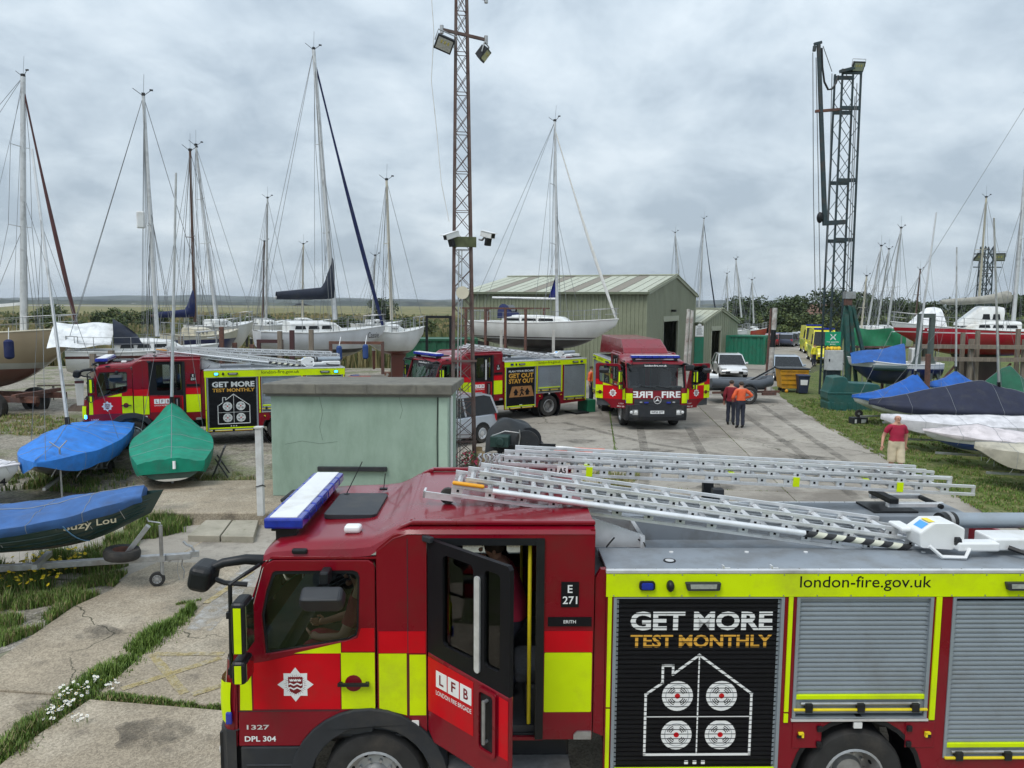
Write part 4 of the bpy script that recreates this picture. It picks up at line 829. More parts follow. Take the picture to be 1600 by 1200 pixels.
def lad(name, label, p0, p1, half_w, depth, sections, pitch=0.30, group=None, prop=False, across=(0, 1, 0)):
    """ladder from p0 to p1 (world), lying flat; nested sections, every rung its own part"""
    p0, p1 = Vector(p0), Vector(p1); ln = (p1-p0).length; d = (p1-p0).normalized(); a = Vector(across); a = (a-d*a.dot(d)).normalized(); u = d.cross(a)
    t = thing(name, label, 'ladder', p0, 0, group)
    t.rotation_euler = Matrix((d, a, u)).transposed().to_euler()
    rung_me = {}
    for k in range(sections):
        hw = half_w-k*.055; zo = k*.066; x0 = k*.12; x1 = ln-k*.25
        for s in (-1, 1):
            b = MB().m(alu); y = s*hw
            b.bx(x0, x1, y-.016, y+.016, zo+.030, zo+.058); b.bx(x0, x1, y-.020, y+.020, zo-.058, zo-.030)
            n = int((x1-x0)/pitch)
            for i in range(n+1):
                xx = x0+.06+i*pitch
                if xx+.05 < x1: b.bx(xx-.045, xx+.045, y-.010, y+.010, zo-.03, zo+.03)
            b.bx(x0, x0+.03, y-.012, y+.012, zo-.03, zo+.03); b.bx(x1-.03, x1, y-.012, y+.012, zo-.03, zo+.03)
            b.m(blkp)
            for i in range(n+1):
                xx = x0+.06+i*pitch
                if xx+.05 < x1: b.bx(xx-.012, xx+.012, y+s*.0105-.001, y+s*.0105+.001, zo-.012, zo+.012)
            b.build('stile', t)
        if hw not in rung_me:
            b = MB().m(alu); b.box((0, 0, 0), (.034, 2*hw-.03, .034), rot=Matrix.Rotation(R(45), 3, 'Y')); rg = b.build('rung', t); rung_me[hw] = rg; first = True
        n = int((x1-x0)/pitch)
        for i in range(n+1):
            xx = x0+.06+i*pitch
            if xx+.05 > x1: continue
            c = rung_me[hw] if first else copyobj(rung_me[hw], t); first = False; c.location = (xx, 0, zo)
    if prop:
        for s in (-1, 1):
            b = MB().m(alu); y = s*(half_w+.055); z = .05 if s < 0 else .05; b.cyl((.38, y, z), (ln-1.45, y, z), .030, n=14)
            bl, wh = mat('black_tape', (.02, .02, .022), .5), mat('cream_tape', (.62, .62, .50), .5); nb = 11
            for i in range(nb):
                b.m(bl if i % 2 == 0 else wh); x = ln-1.45+i*.09
                m_ = 10; vs = []
                for e_ in (0, 1):
                    for j in range(m_):
                        tt = 2*math.pi*j/m_; vs.append((x+e_*.09+.03*math.cos(tt), y+.031*math.sin(tt), z+.031*math.cos(tt)))
                b.add(vs, [(j, (j+1) % m_, m_+(j+1) % m_, m_+j) for j in range(m_)])
            b.build('prop_pole', t, smooth=40)
        b = MB().m(amber); b.bx(.0, .30, -half_w-.03, -half_w+.03, .055, .085); b.build('ladder_guard', t, bevel=.012)
        b = MB().m(alu); b.bx(-.26, .10, -half_w+.04, -half_w+.07, -.12, -.06); b.bx(-.26, -.24, -half_w+.04, -half_w+.2, -.12, -.06); b.m(rub); b.lathe([(.02, -.03), (.075, -.03), (.075, .03), (.02, .03)], (-.03, -half_w+.12, -.09), (0, 1, 0), 18); b.build('head_wheel', t, smooth=40)
    return t
ENG = {}
yA = R(1.2)
A0 = Vector((-2.56, 6.33, 0))+Vector((-math.sin(yA), math.cos(yA), 0))*HW
ENG['A'] = engine('nearest fire engine in the foreground, its crew door open, marked E 271 and ERITH', A0, yA, '271', 'ERITH', 'get', crew_open=True)
def E2W(x, y, z): return ENG_M['A'] @ Vector((x, y, z))
ENG_M = {'A': Matrix.Translation(A0) @ Matrix.Rotation(yA, 4, 'Z')}
def place(rear_near, ang):
    d = Vector((math.cos(ang), math.sin(ang), 0)); nr = Vector((-math.sin(ang), math.cos(ang), 0))
    return Vector((rear_near[0], rear_near[1], 0)) - d*7.65 + nr*HW
aB = R(20); ENG['B'] = engine('fire engine behind the covered dinghies at left with its blue lamps lit', place((-5.44, 24.9), aB)+Vector((0, 0, .2)), aB, '251', '', 'get', lit=True, code='DPL 302')
aC = R(35); ENG['C'] = engine('fire engine behind the lattice mast with a GET OUT STAY OUT shutter', place((3.2, 32.9), aC), aC, '221', '', 'plan', code='DPL 298')
aD = R(93.5); ENG['D'] = engine('fire engine facing the camera with both cab doors open and red roof box', (5.42, 28.4, 0), aD, '321', '', 'get', doors_open=62, roof='box', code='FRU 20')
for k, a_ in (('B', aB), ('C', aC), ('D', aD)): ENG_M[k] = Matrix.Translation(ENG[k].location) @ Matrix.Rotation(a_, 4, 'Z')
def on(k, x, y, z): return ENG_M[k] @ Vector((x, y, z))
def axis(k): return ENG_M[k].to_3x3() @ Vector((0, 1, 0))
for k, la, lb_ in (('A', 'large triple ladder with striped prop poles sloping over the nearest fire engine', 'long ladder lying level along the far side of the nearest fire engine'),
                   ('B', 'long ladder sloping across the roof of the fire engine with lit blue lamps', 'second ladder on the far side of the fire engine with lit blue lamps'),
                   ('C', 'ladder on the roof of the fire engine behind the lattice mast', None)):
    l1 = lad('ladder', la, on(k, 2.02, -.22, 2.93), on(k, 6.75, -.26, 2.30), .30, .1, 3, group='ladders on fire engines', prop=(k != 'C'), across=axis(k))
    if lb_: l2 = lad('ladder', lb_, on(k, 2.40, .96, 2.88), on(k, 7.72, .90, 2.64), .22, .1, 3 if k == 'A' else 2, .29, 'ladders on fire engines', across=axis(k))
    e = ENG[k]
    # gantry under the level ladder and the folded lighting mast
    b = MB().m(dkg); b.bx(4.80, 4.92, .62, .72, 2.386, 2.66); b.bx(4.80, 4.92, 1.02, 1.1, 2.386, 2.66); b.m(alu); b.bx(6.75, 7.35, .66, .72, 2.45, 2.50); b.bx(6.75, 7.35, 1.05, 1.11, 2.45, 2.50); b.m(blk); b.bx(6.6, 7.1, .66, 1.1, 2.386, 2.41); b.bx(6.75, 6.85, .62, 1.12, 2.5, 2.56); b.cyl((7.33, .62, 2.47), (7.33, 1.12, 2.47), .03, n=8); b.build('ladder_gantry', e, bevel=.008)
    b = MB().m(wht); b.plate([(6.32, 2.46), (6.62, 2.44), (6.72, 2.50), (6.72, 2.64), (6.62, 2.69), (6.42, 2.69), (6.30, 2.60)], [], lambda u, v, w: (u, w, v), -.78, -.52); b.bx(6.62, 7.0, -.86, -.72, 2.45, 2.53); b.bx(6.98, 7.55, -.80, -.50, 2.44, 2.55); b.bx(6.22, 6.34, -.62, -.36, 2.56, 2.60); ms = b.build('lighting_mast', e, bevel=.015)
    b = MB().m(wht); b.tube([(6.36, -.84, 2.50), (6.46, -.88, 2.41), (6.66, -.90, 2.41), (6.72, -.86, 2.48)], .018, 6); b.build('carry_frame', ms)
    b = MB().m(alus); b.cyl((6.84, -.36, 2.60), (7.6, -.36, 2.60), .075, n=20); b.m(blk); b.cyl((6.70, -.40, 2.60), (6.85, -.36, 2.60), .085, n=20); b.m(steel); b.cyl((6.76, -.385, 2.60), (6.80, -.375, 2.60), .092, n=20); b.build('mast_tube', ms, smooth=40)
    b = MB().m(mat('blue_sticker', (.08, .35, .75), .5)); b.add([(6.335, -.74, 2.628), (6.335, -.60, 2.628), (6.395, -.60, 2.677), (6.395, -.74, 2.677)], [(0, 1, 2, 3)]); b.m(yelr); b.add([(6.40, -.74, 2.692), (6.40, -.60, 2.692), (6.46, -.60, 2.693), (6.46, -.74, 2.693)], [(0, 1, 2, 3)]); b.build('sticker', ms)
    b = MB().m(blk); b.tube([(7.1, -.82, 2.48), (7.2, -.9, 2.45), (7.5, -.95, 2.44)], .022, 6); b.cyl((6.62, -.80, 2.53), (6.66, -.80, 2.53), .04, n=8); b.build('mast_cable', ms)
t = l2 = [o for o in COL.objects if o.get('label', '').startswith('long ladder lying level along the far side')][0]
for x in (1.02, 3.3, 4.45): MB().m(yel).bx(x, x+.07, -.246, -.238, -.052, .052).build('reflective_band', t)
MB().m(wht).bx(.70, .82, -.245, -.238, -.05, .045).build('label_plate', t); text('label_lettering', 'A5', (.72, .80, -.03, .03), blkp, t, lambda u, v, w: (u, -.246-w, v), .001, .03)
for x in (1.0, 2.6, 4.1): MB().m(yel).bx(x, x+.06, -.2, -.13, .06, .064).build('reflective_band', t)
# ================================================================== BOATS
def band_mat(name, bands, rough=0.32, coat=0.25, dirt=0.12):
    """hull paint in horizontal bands: [(z_from, colour)...] rising, with faint grime"""
    m = bpy.data.materials.new(name); m.use_nodes = True; t = m.node_tree; nd = t.nodes; ln = t.links.new; b = nd['Principled BSDF']
    b.inputs['Roughness'].default_value = rough; b.inputs['Coat Weight'].default_value = coat
    co = nd.new('ShaderNodeTexCoord'); sp = nd.new('ShaderNodeSeparateXYZ'); ln(co.outputs['Object'], sp.inputs[0])
    rgb = nd.new('ShaderNodeRGB'); rgb.outputs[0].default_value = (*bands[0][1], 1); o = rgb.outputs[0]
    for z, c in bands[1:]:
        g = nd.new('ShaderNodeMath'); g.operation = 'GREATER_THAN'; ln(sp.outputs[2], g.inputs[0]); g.inputs[1].default_value = z
        mm = nd.new('ShaderNodeMix'); mm.data_type = 'RGBA'; ln(g.outputs[0], mm.inputs[0]); ln(o, mm.inputs[6]); mm.inputs[7].default_value = (*c, 1); o = mm.outputs[2]
    nz = nd.new('ShaderNodeTexNoise'); nz.inputs['Scale'].default_value = 1.6; nz.inputs['Detail'].default_value = 8; mp = nd.new('ShaderNodeMapping'); mp.inputs['Scale'].default_value = (1, 1, .35); ln(co.outputs['Object'], mp.inputs[0]); ln(mp.outputs[0], nz.inputs[0])
    rp = nd.new('ShaderNodeMapRange'); ln(nz.outputs[0], rp.inputs[0]); rp.inputs[1].default_value = .42; rp.inputs[2].default_value = .75; rp.inputs[4].default_value = dirt*2
    mm = nd.new('ShaderNodeMix'); mm.data_type = 'RGBA'; ln(rp.outputs[0], mm.inputs[0]); ln(o, mm.inputs[6]); mm.inputs[7].default_value = (.16, .14, .11, 1); ln(mm.outputs[2], b.inputs['Base Color'])
    return m
def cloth(name, c, rough=.75): return mat(name, c, rough, var=.16, scale=3.5, bump=.35, bscale=7, dirt=tuple(x*.55+.03 for x in c), damt=.2, dscale=2.5, spec=.3)
gel = mat('white_gelcoat', (.74, .75, .74), .3, var=.03, coat=.2, dirt=(.5, .48, .42), damt=.2)
cream = mat('cream_paint', (.66, .61, .48), .4, var=.04, dirt=(.42, .38, .3), damt=.2)
spar = mat('mast_alloy', (.64, .65, .66), .42, metal=.45, var=.06, dirt=(.35, .35, .35), damt=.15)
spard = mat('varnished_spar', (.10, .055, .04), .5, var=.2)
sparw = mat('pale_spar', (.56, .52, .42), .5, var=.08)
wire = mat('rigging_wire', (.20, .21, .22), .5, metal=.4)
teak = mat('teak', (.27, .12, .05), .5, var=.25, scale=4, stretch=(1, 1, 8))
navy = cloth('navy_canvas', (.014, .022, .085)); navyb = cloth('blue_black_canvas', (.022, .028, .045))
darkglass = mat('dark_window', (.014, .016, .018), .10, spec=.35)
timber = mat('weathered_timber', (.20, .165, .13), .85, var=.3, scale=3, stretch=(6, 6, .7), bump=.4)
rust = mat('rusty_steel', (.145, .062, .042), .8, var=.4, scale=7, dirt=(.07, .055, .055), damt=.4, bump=.2)
def hull_fn(L, B, D_, z0, sheer=.25, sw=.72, bow_full=2.0, rake=.06, stern_rise=.45):
    def half(s):
        if s < .45: return B/2*(sw+(1-sw)*math.sin(math.pi/2*s/.45))
        return B/2*max(0.0, 1-((s-.45)/.55)**bow_full)
    def zsh(s): return z0+D_+sheer*max(0, (s-.3)/.7)**1.8+sheer*.25*max(0, (.3-s)/.3)
    def zke(s): return z0+D_*.92*max(0, (s-.55)/.45)**2.4+D_*stern_rise*max(0, (.35-s)/.35)**1.4
    def f(s, th):
        b = half(s); zs, zk = zsh(s), zke(s); z = zk+(zs-zk)*(1-math.cos(th))**.9
        x = -L/2+L*s+rake*L*(max(0, (s-.6)/.4)**2)*((z-z0)/max(.1, D_)-1)*1.2
        return x, b*math.sin(th)**.8, z
    return half, zsh, zke, f
def build_hull(parent, L, B, D_, z0, material, deckm=None, n=22, m=9, name='hull', **k):
    half, zsh, zke, f = hull_fn(L, B, D_, z0, **k)
    b = MB().m(material)
    for s in (-1, 1):
        b.surf(lambda u, v: (lambda p: (p[0], s*p[1], p[2]))(f(u, v*math.pi/2)), n, m)
    tr = [f(0, j/m*math.pi/2) for j in range(m+1)]
    b.add([(p[0], p[1], p[2]) for p in tr]+[(p[0], -p[1], p[2]) for p in tr], [(j, j+1, m+2+j, m+1+j) for j in range(m)])
    h = b.build(name, parent, smooth=50)
    if deckm:
        b = MB().m(deckm); b.surf(lambda u, v: (lambda p: (p[0], p[1]*(2*v-1), p[2]+.04*(1-(2*v-1)**2)-.01))(f(u, math.pi/2)), n, 6); b.build('deck', parent, smooth=50)
        b = MB().m(deckm)
        for s in (-1, 1): b.tube([(p[0], s*p[1], p[2]+.01) for p in [f(i/n, math.pi/2) for i in range(n+1)]], .03, 6)
        tag(b.build('toe_rail', parent, smooth=60), kind='stuff')
    return half, zsh, zke, f
def rig(parent, base, top, f, L, half, spread=(.5, .75), m=spar, r=.075, furl=None, furl_r=.06, boom=None, gear=True, wires=True, stay_bow=True):
    base, top = Vector(base), Vector(top); H_ = (top-base).length
    b = MB().m(m); b.cyl(base, top, r, r*.7, n=10); mo = b.build('mast', parent, smooth=40)
    if gear:
        b = MB().m(dkg); b.box(top+Vector((0, 0, .06)), (.12, .12, .1)); b.cyl(top, top+Vector((-.35, .05, .25)), .012, n=5); b.cyl(top, top+Vector((.25, -.1, .2)), .012, n=5); b.box(top+Vector((.27, -.1, .22)), (.12, .03, .06)); b.cyl(top, top+Vector((.05, .05, .8)), .006, n=4); tag(b.build('masthead_gear', parent), kind='stuff')
    tips = {-1: [], 1: []}
    for q in spread:
        p = base.lerp(top, q); w = .62 if q < .6 else .5
        for s in (-1, 1):
            e_ = p+Vector((-.12, s*w*min(1, H_/9), .05)); tips[s].append(e_)
            MB().m(m).cyl(p, e_, .022, .014, n=5).build('spreader', parent)
    if wires:
        b = MB().m(wire); sb = (base.x+L/2)/L
        for s in (-1, 1):
            c = f(max(.05, sb-.03), math.pi/2); ch = Vector((c[0], s*c[1], c[2])); path = [ch]+tips[s]+[top]
            for p, q in zip(path, path[1:]): b.cyl(p, q, .011, n=4, caps=False)
            b.cyl(ch+Vector((-.25, 0, 0)), base.lerp(top, spread[0] if spread else .6), .011, n=4, caps=False)
            st = f(0, math.pi/2); b.cyl(Vector((st[0], s*st[1]*.8, st[2])), top, .010, n=4, caps=False)
        b.cyl(base+Vector((.15, .1, .2)), top, .009, n=4, caps=False); b.cyl(base+Vector((-.35, -.15, .1)), top, .009, n=4, caps=False)
        for s in (-1, 1):
            c = f(min(.95, sb+.12), math.pi/2); b.cyl(Vector((c[0], s*c[1], c[2])), base.lerp(top, .55), .010, n=4, caps=False)
            c = f(min(.95, sb-.10), math.pi/2); b.cyl(Vector((c[0], s*c[1], c[2])), base.lerp(top, .97), .009, n=4, caps=False)
        if not furl:
            bw = f(1, math.pi/2); b.cyl(Vector(bw), top, .011, n=4, caps=False)
        tag(b.build('rigging', parent), kind='stuff')
    if furl:
        bw = Vector(f(.985, math.pi/2)); a = top.lerp(base, .04)
        b = MB().m(furl); ps = [bw.lerp(a, i/12)+Vector((0, 0, -.25*math.sin(math.pi*i/12))) for i in range(13)]
        b.tube(ps, [furl_r*(.55+.6*math.sin(math.pi*min(1, (i+1.5)/10))) if i < 10 else furl_r*.5 for i in range(13)], 7); b.build('furled_sail', parent, smooth=50)
    if boom:
        ln_, cm_, zb, fat = boom; p0 = base+Vector((-.1, 0, zb)); p1 = p0+Vector((-ln_, 0, .05))
        MB().m(m).cyl(p0, p1, .055, n=8).build('boom', parent, smooth=40)
        if cm_:
            b = MB().m(cm_); n = 10
            b.surf(lambda u, v: (p0.x+.05-(ln_-.05)*u, fat*.45*math.sin(2*math.pi*v)*(.5+.5*(1-u)), p0.z-.04+(.5-.5*math.cos(2*math.pi*v))*(fat*(.55+.45*(1-u))+.95*fat*2.2*max(0, .18-u)/.18)), 14, 12); b.build('sail_cover', parent, smooth=60)
    return mo
def rails(parent, f, z=.55, a=.06, c=.97, n=8, pul=True):
    for i in range(n):
        s_ = a+(c-.1-a)*i/(n-1)
        for s in (-1, 1):
            p = f(s_, math.pi/2); MB().m(steel).cyl((p[0], s*p[1]*.95, p[2]), (p[0], s*p[1]*.95, p[2]+z), .014, n=5).build('stanchion', parent)
    b = MB().m(wire)
    for s in (-1, 1):
        for q in (.55, .98):
            pts = [f(a+(c-.1-a)*i/(n-1), math.pi/2) for i in range(n)]
            b.tube([(p[0], s*p[1]*.95, p[2]+z*q) for p in pts], .008, 4)
    tag(b.build('guard_wire', parent), kind='stuff')
    if pul:
        b = MB().m(steel)
        pb = [f(x, math.pi/2) for x in (.86, .93, .985)]
        pts = [(p[0], p[1]*.95, p[2]+z) for p in pb]+[(pb[2][0]+.12, 0, pb[2][2]+z)]+[(p[0], -p[1]*.95, p[2]+z) for p in reversed(pb)]
        b.tube(pts, .018, 6); b.tube([(p[0], p[1], p[2]-z*.5) for p in pts[1:-1]], .014, 6)
        for p in (pts[0], pts[2], pts[4], pts[6]): b.cyl(p, (p[0], p[1], p[2]-z), .016, n=5)
        ps = [f(x, math.pi/2) for x in (.0, .08)]
        pt = [(ps[1][0], ps[1][1]*.93, ps[1][2]+z), (ps[0][0]+.05, ps[0][1]*.93, ps[0][2]+z), (ps[0][0]+.05, -ps[0][1]*.93, ps[0][2]+z), (ps[1][0], -ps[1][1]*.93, ps[1][2]+z)]
        b.tube(pt, .018, 6)
        for p in pt: b.cyl(p, (p[0], p[1], p[2]-z), .016, n=5)
        b.build('pulpit', parent, smooth=50)
def cabin(parent, x0, x1, w, z, h, m, win=3, slope=.5, name='cabin'):
    b = MB().m(m)
    def pr(x, t):   # cross section half width and height
        return w*(1-.10*t)
    vs = []
    for (xa, ha, wa) in ((x0, h, w), (x0+.05, h*1.02, w*.98), ((x0+x1)/2, h*1.05, w), (x1-slope, h*.85, w*.86), (x1, .04, w*.62)):
        vs += [(xa, -wa, z-.1), (xa, -wa*.95, z+ha*.8), (xa, -wa*.8, z+ha), (xa, 0, z+ha*1.06), (xa, wa*.8, z+ha), (xa, wa*.95, z+ha*.8), (xa, wa, z-.1)]
    fs = [(k*7+i, k*7+i+1, (k+1)*7+i+1, (k+1)*7+i) for k in range(4) for i in range(6)]+[(0, 1, 2, 3, 4, 5, 6), tuple(28+i for i in range(6, -1, -1))]
    b.add(vs, fs); c = b.build(name, parent, smooth=35, bevel=.02)
    for s in (-1, 1):
        for i in range(win):
            a = x0+.2+(x1-slope-x0-.3)*i/win; e_ = a+(x1-slope-x0-.3)/win-.1
            wd = MB().m(darkglass); yy = lambda x: s*(w*(1.0 if x < (x0+x1)/2 else 1-.14*(x-(x0+x1)/2)/max(.1, (x1-slope-(x0+x1)/2)))*.985+.012)
            wd.add([(a, yy(a), z+h*.28), (e_, yy(e_), z+h*.28), (e_-.04, yy(e_)-s*.012, z+h*.62), (a+.04, yy(a)-s*.012, z+h*.62)], [(0, 1, 2, 3)]); wd.build('window', c)
    return c
def sprayhood(parent, x, w, z, h, m, l=.9):
    b = MB().m(m); b.surf(lambda u, v: (x+l*(1-math.cos(u*math.pi/2))*1.0*(1 if True else 0)-.0+(.35*math.sin(v*math.pi)*0), w*math.cos(v*math.pi)*(1-.08*u), z+h*math.sin(v*math.pi)**.55*math.cos(u*math.pi/2)**.6), 8, 12)
    o = b.build('sprayhood', parent, smooth=60)
    b = MB().m(gls2); b.surf(lambda u, v: (x+l*(.42+.33*u)+.012, (v-.5)*w*1.1, z+h*(.90-.45*u)+.02), 2, 4); b.build('hood_window', o); return o
def prop(loc, label, h, lean=(0, 0), m=None, name='prop_post', w=.14, cat='post', group='posts propping up the boats'):
    t = thing(name, label, cat, loc, 0, group); b = MB().m(m or timber); b.bar((0, 0, 0), (lean[0], lean[1], h), w, w); b.build('post', t, bevel=.01); b = MB().m(m or timber); b.box((0, 0, .04), (w*2, w*2, .08)); b.build('foot', t); return t
def cradle(label, loc, rz, L, W_, h, m=rust, posts=4, top=True):
    t = thing('boat_cradle', label, 'cradle', loc, rz, 'steel boat cradles'); n = posts
    for i in range(n):
        x = -L/2+L*i/(n-1)
        for s in (-1, 1):
            b = MB().m(m); b.bar((x, s*W_/2, 0), (x, s*W_/2, h), .11, .11); b.build('upright', t)
            MB().m(m).bar((x, s*W_/2, h*.25), (x, s*.12, .15), .07).build('brace', t)
        MB().m(m).bar((x, -W_/2, .1), (x, W_/2, .1), .12, .14).build('bearer', t)
    for s in (-1, 1):
        MB().m(m).bar((-L/2, s*W_/2, .1), (L/2, s*W_/2, .1), .12, .14).build('runner', t)
        if top: MB().m(m).bar((-L/2-.3, s*W_/2, h), (L/2+.3, s*W_/2, h), .08, .08).build('top_rail', t)
    return t
def yacht(label, stern, bow, z0, D_, B, bands, deckm=gel, mast=None, boom=None, furl=None, cab=(.28, .68, .34), hood=None, keel=True, spread=(.5, .75), m=spar, mr=.08, rail=True, win=3, group='yachts laid up ashore', name='sailing_yacht', furl_r=.06, sheer=.25, sw=.72, wires=True, bow_full=2.0):
    """stern and bow given as ground points; z0 is the height of the hull bottom above ground"""
    stern, bow = Vector((stern[0], stern[1], 0)), Vector((bow[0], bow[1], 0)); d = bow-stern; L = d.length; c = (stern+bow)/2; rz = math.atan2(d.y, d.x)
    t = thing(name, label, 'yacht', c, rz, group)
    hm = band_mat('hull_paint', bands)
    half, zsh, zke, f = build_hull(t, L, B, D_, z0, hm, deckm, sheer=sheer, sw=sw, bow_full=bow_full)
    zd = zsh(.45)
    if keel:
        b = MB().m(hm); kz = max(.22, z0-1.7); b.plate([(-.12*L, z0+.12), (.16*L, z0+.1), (.06*L, kz), (-.10*L, kz)], [], lambda u, v, w: (u, w, v), -.09, .09); b.build('keel', t, bevel=.03)
        b = MB().m(hm); b.plate([(-.46*L, z0+.35), (-.40*L, z0+.25), (-.41*L, z0-.7), (-.45*L, z0-.7)], [], lambda u, v, w: (u, w, v), -.03, .03); b.build('rudder', t)
    cb = None
    if cab: cb = cabin(t, -L/2+L*cab[0], -L/2+L*cab[1], B*.30, zd, cab[2], deckm, win)
    if hood: sprayhood(t, -L/2+L*cab[0]-.25, B*.30, zd+cab[2]*.6, .75, hood)
    if rail: rails(t, f)
    if mast:
        inv = (Matrix.Translation(c) @ Matrix.Rotation(rz, 4, 'Z')).inverted(); mb, mt = inv @ Vector(mast[0]), inv @ Vector(mast[1])
        mb.y *= .15; rig(t, mb, mt, f, L, half, spread, m, mr, furl, furl_r, boom, wires=wires)
    return t, f, L, zsh
def GP(x, Y): p = D(x, 560, Y); return (p.x, p.y)
WHITE, NAVY_, BLACK_ = (.72, .73, .73), (.012, .02, .09), (.018, .018, .02)
# --- beige motor sailer at the far left
t, f, L, zs = yacht('beige motor sailer with brown underbody and teak rubbing strakes on a wheeled cradle', (-28.2, 32.0), (-17.35, 30.6), 1.05, 2.2, 3.5,
    [(0, (.15, .065, .05)), (1.98, (.42, .43, .40)), (2.22, (.33, .26, .17))], cream, mast=(D(44, 520, 31.2), D(36, 120, 31.2)), furl=cloth('maroon_sail', (.085, .035, .035)), furl_r=.075, cab=None, spread=(.42, .73), mr=.13, name='motor_sailer', sheer=.35, bow_full=3.0)
c = cabin(t, -2.0, 1.55, 1.15, zs(.5), 1.15, cream, 3, .5, 'wheelhouse')
for s in (-1, 1):
    b = MB().m(teak); b.tube([(lambda p: (p[0], s*(p[1]+.02), p[2]-.28))(f(.1+.52*i/10, math.pi/2)) for i in range(11)], .10, 6); b.build('teak_capping', t, smooth=40)
    b = MB().m(teak); b.tube([(lambda p: (p[0], s*(p[1]+.03), p[2]-.78))(f(.1+.6*i/10, math.pi/2*.86)) for i in range(11)], .07, 6); b.build('rubbing_strake', t, smooth=40)
b = MB().m(navy); p = D(14, 545, 29.0)
ft = thing('fender', 'dark blue fender hanging on the beige motor sailer', 'fender', (p.x, p.y, p.z), 0, 'boat fenders'); b.cyl((0, 0, -.28), (0, 0, .24), .17, n=12); b.ell((0, 0, .24), (.17, .17, .12)); b.ell((0, 0, -.28), (.17, .17, .12)); b.build('fender_body', ft, smooth=40); MB().m(whtl).cyl((0, 0, .3), (0, .05, .8), .015, n=5).build('lanyard', ft)
b = MB().m(wht); b.bar(D(-6, 478, 31), D(40, 474, 31.2), .12); b.build('boom', None); bo_ = bpy.data.objects['boom'] if False else None
_o = [o for o in COL.objects if o.name.startswith('boom') and o.parent is None][-1]; _o.parent = t; _o.matrix_parent_inverse = (Matrix.Translation(t.location) @ Matrix.Rotation(t.rotation_euler.z, 4, 'Z')).inverted()
tr = thing('cradle_trailer', 'dark wheeled cradle under the beige motor sailer', 'trailer', (-22.5, 30.8, 0), R(-6))
MB().m(rust).bx(-5, 4.2, -.9, -.7, .72, .95).build('chassis_beam', tr); MB().m(rust).bx(-5, 4.2, .7, .9, .72, .95).build('chassis_beam', tr)
for x in (-3.4, 2.6):
    for s in (-1, 1): add_wheel(tr, x, s*1.15, .55, .55, .34, s, rimm=rust)
for x in (-4.5, -1, 3.6): MB().m(rust).bx(x-.1, x+.1, -1.3, 1.3, .95, 1.08).build('cross_beam', tr)
p = G(92, 632)
t = thing('trestle', 'small grey folding trestle beside the beige motor sailer', 'trestle', p, .3)
for sx in (-.3, .3):
    for s in (-1, 1): MB().m(steel).bar((sx, s*.35, 0), (sx*.6, s*.06, .85), .05).build('leg', t)
MB().m(timber).bx(-.8, .8, -.12, .12, .85, .91).build('top_board', t)
# --- white boat under a white awning
t, f, L, zs = yacht('white yacht with a white awning over its cockpit behind the left fire engine', GP(104, 28.2), GP(340, 30.6), 1.5, 1.3, 2.4,
    [(0, WHITE), (1.62, (.10, .02, .02)), (1.72, WHITE), (2.58, (.07, .02, .02)), (2.68, WHITE)], gel, mast=(D(246, 526, 29.5), D(224, 150, 29.5)), cab=(.30, .78, .42), spread=(.47,), mr=.085, win=3, sheer=.2)
sprayhood(t, -1.05, .85, zs(.4)+.25, .95, navyb, 1.0)
b = MB().m(cloth('white_tarpaulin', (.74, .76, .77), .5))
b.surf(lambda u, v: (-2.9+2.0*u-.25*abs(2*v-1), (2*v-1)*1.1*(1-.1*u), zs(.2)+1.0-abs(2*v-1)**1.4*.85+.06*u+.04*math.sin(9*u+4*v)+.03*math.sin(5*v*u+2)), 10, 12); b.build('awning', t, smooth=60)
b = MB().m(wht); b.box((.05, 0, zs(.5)+4.9), (.28, .26, .62)); b.build('radar_reflector', t, bevel=.04)
# --- yachts behind
yacht('dark blue hulled yacht with a blue cover on its boom and a brown mast', GP(262, 35.0), GP(372, 37.5), 1.85, 1.25, 2.2, [(0, BLACK_), (2.0, NAVY_), (2.95, (.55, .52, .42))], cream, mast=(D(304, 503, 36), D(297, 236, 36)), boom=(1.9, navy, .25, .42), m=spard, mr=.075, spread=(.5,))
yacht('white yacht with a leaning mast behind the row of steel posts', GP(300, 39.0), GP(396, 41.5), 2.1, 1.3, 2.3, [(0, (.12, .1, .09)), (2.2, (.62, .61, .58))], gel, mast=(D(338, 503, 40), D(306, 228, 40)), spread=(.45, .7))
t, f, L, zs = yacht('white yacht named Cassie with dark blue sail cover and blue furled headsail', GP(402, 33.6), GP(600, 36.4), 2.15, 1.2, 2.7,
    [(0, (.30, .27, .22)), (2.42, BLACK_), (2.60, (.68, .70, .74))], gel, mast=(D(524, 500, 35.2), D(490, 78, 35.2)), boom=(2.6, navyb, .95, .62), furl=navy, furl_r=.085, cab=(.22, .66, .46), spread=(.33, .66), mr=.11, win=3)
hf = lambda u, v, w: (lambda p: (p[0], -(p[1]+w), v))(f((u+L/2)/L, math.pi/2*.80))
text('name_lettering', 'Cassie', (L*.33, L*.33+.62, zs(.8)-.42, zs(.8)-.16), blkp, t, hf, .05, .0)
yacht('small white yacht at the right of Cassie with a tan mast', GP(578, 37.4), GP(662, 38.6), 2.15, 1.1, 2.2, [(0, (.16, .05, .04)), (2.35, WHITE)], gel, mast=(D(611, 500, 38), D(604, 282, 38)), m=sparw, spread=(.55,), boom=None)
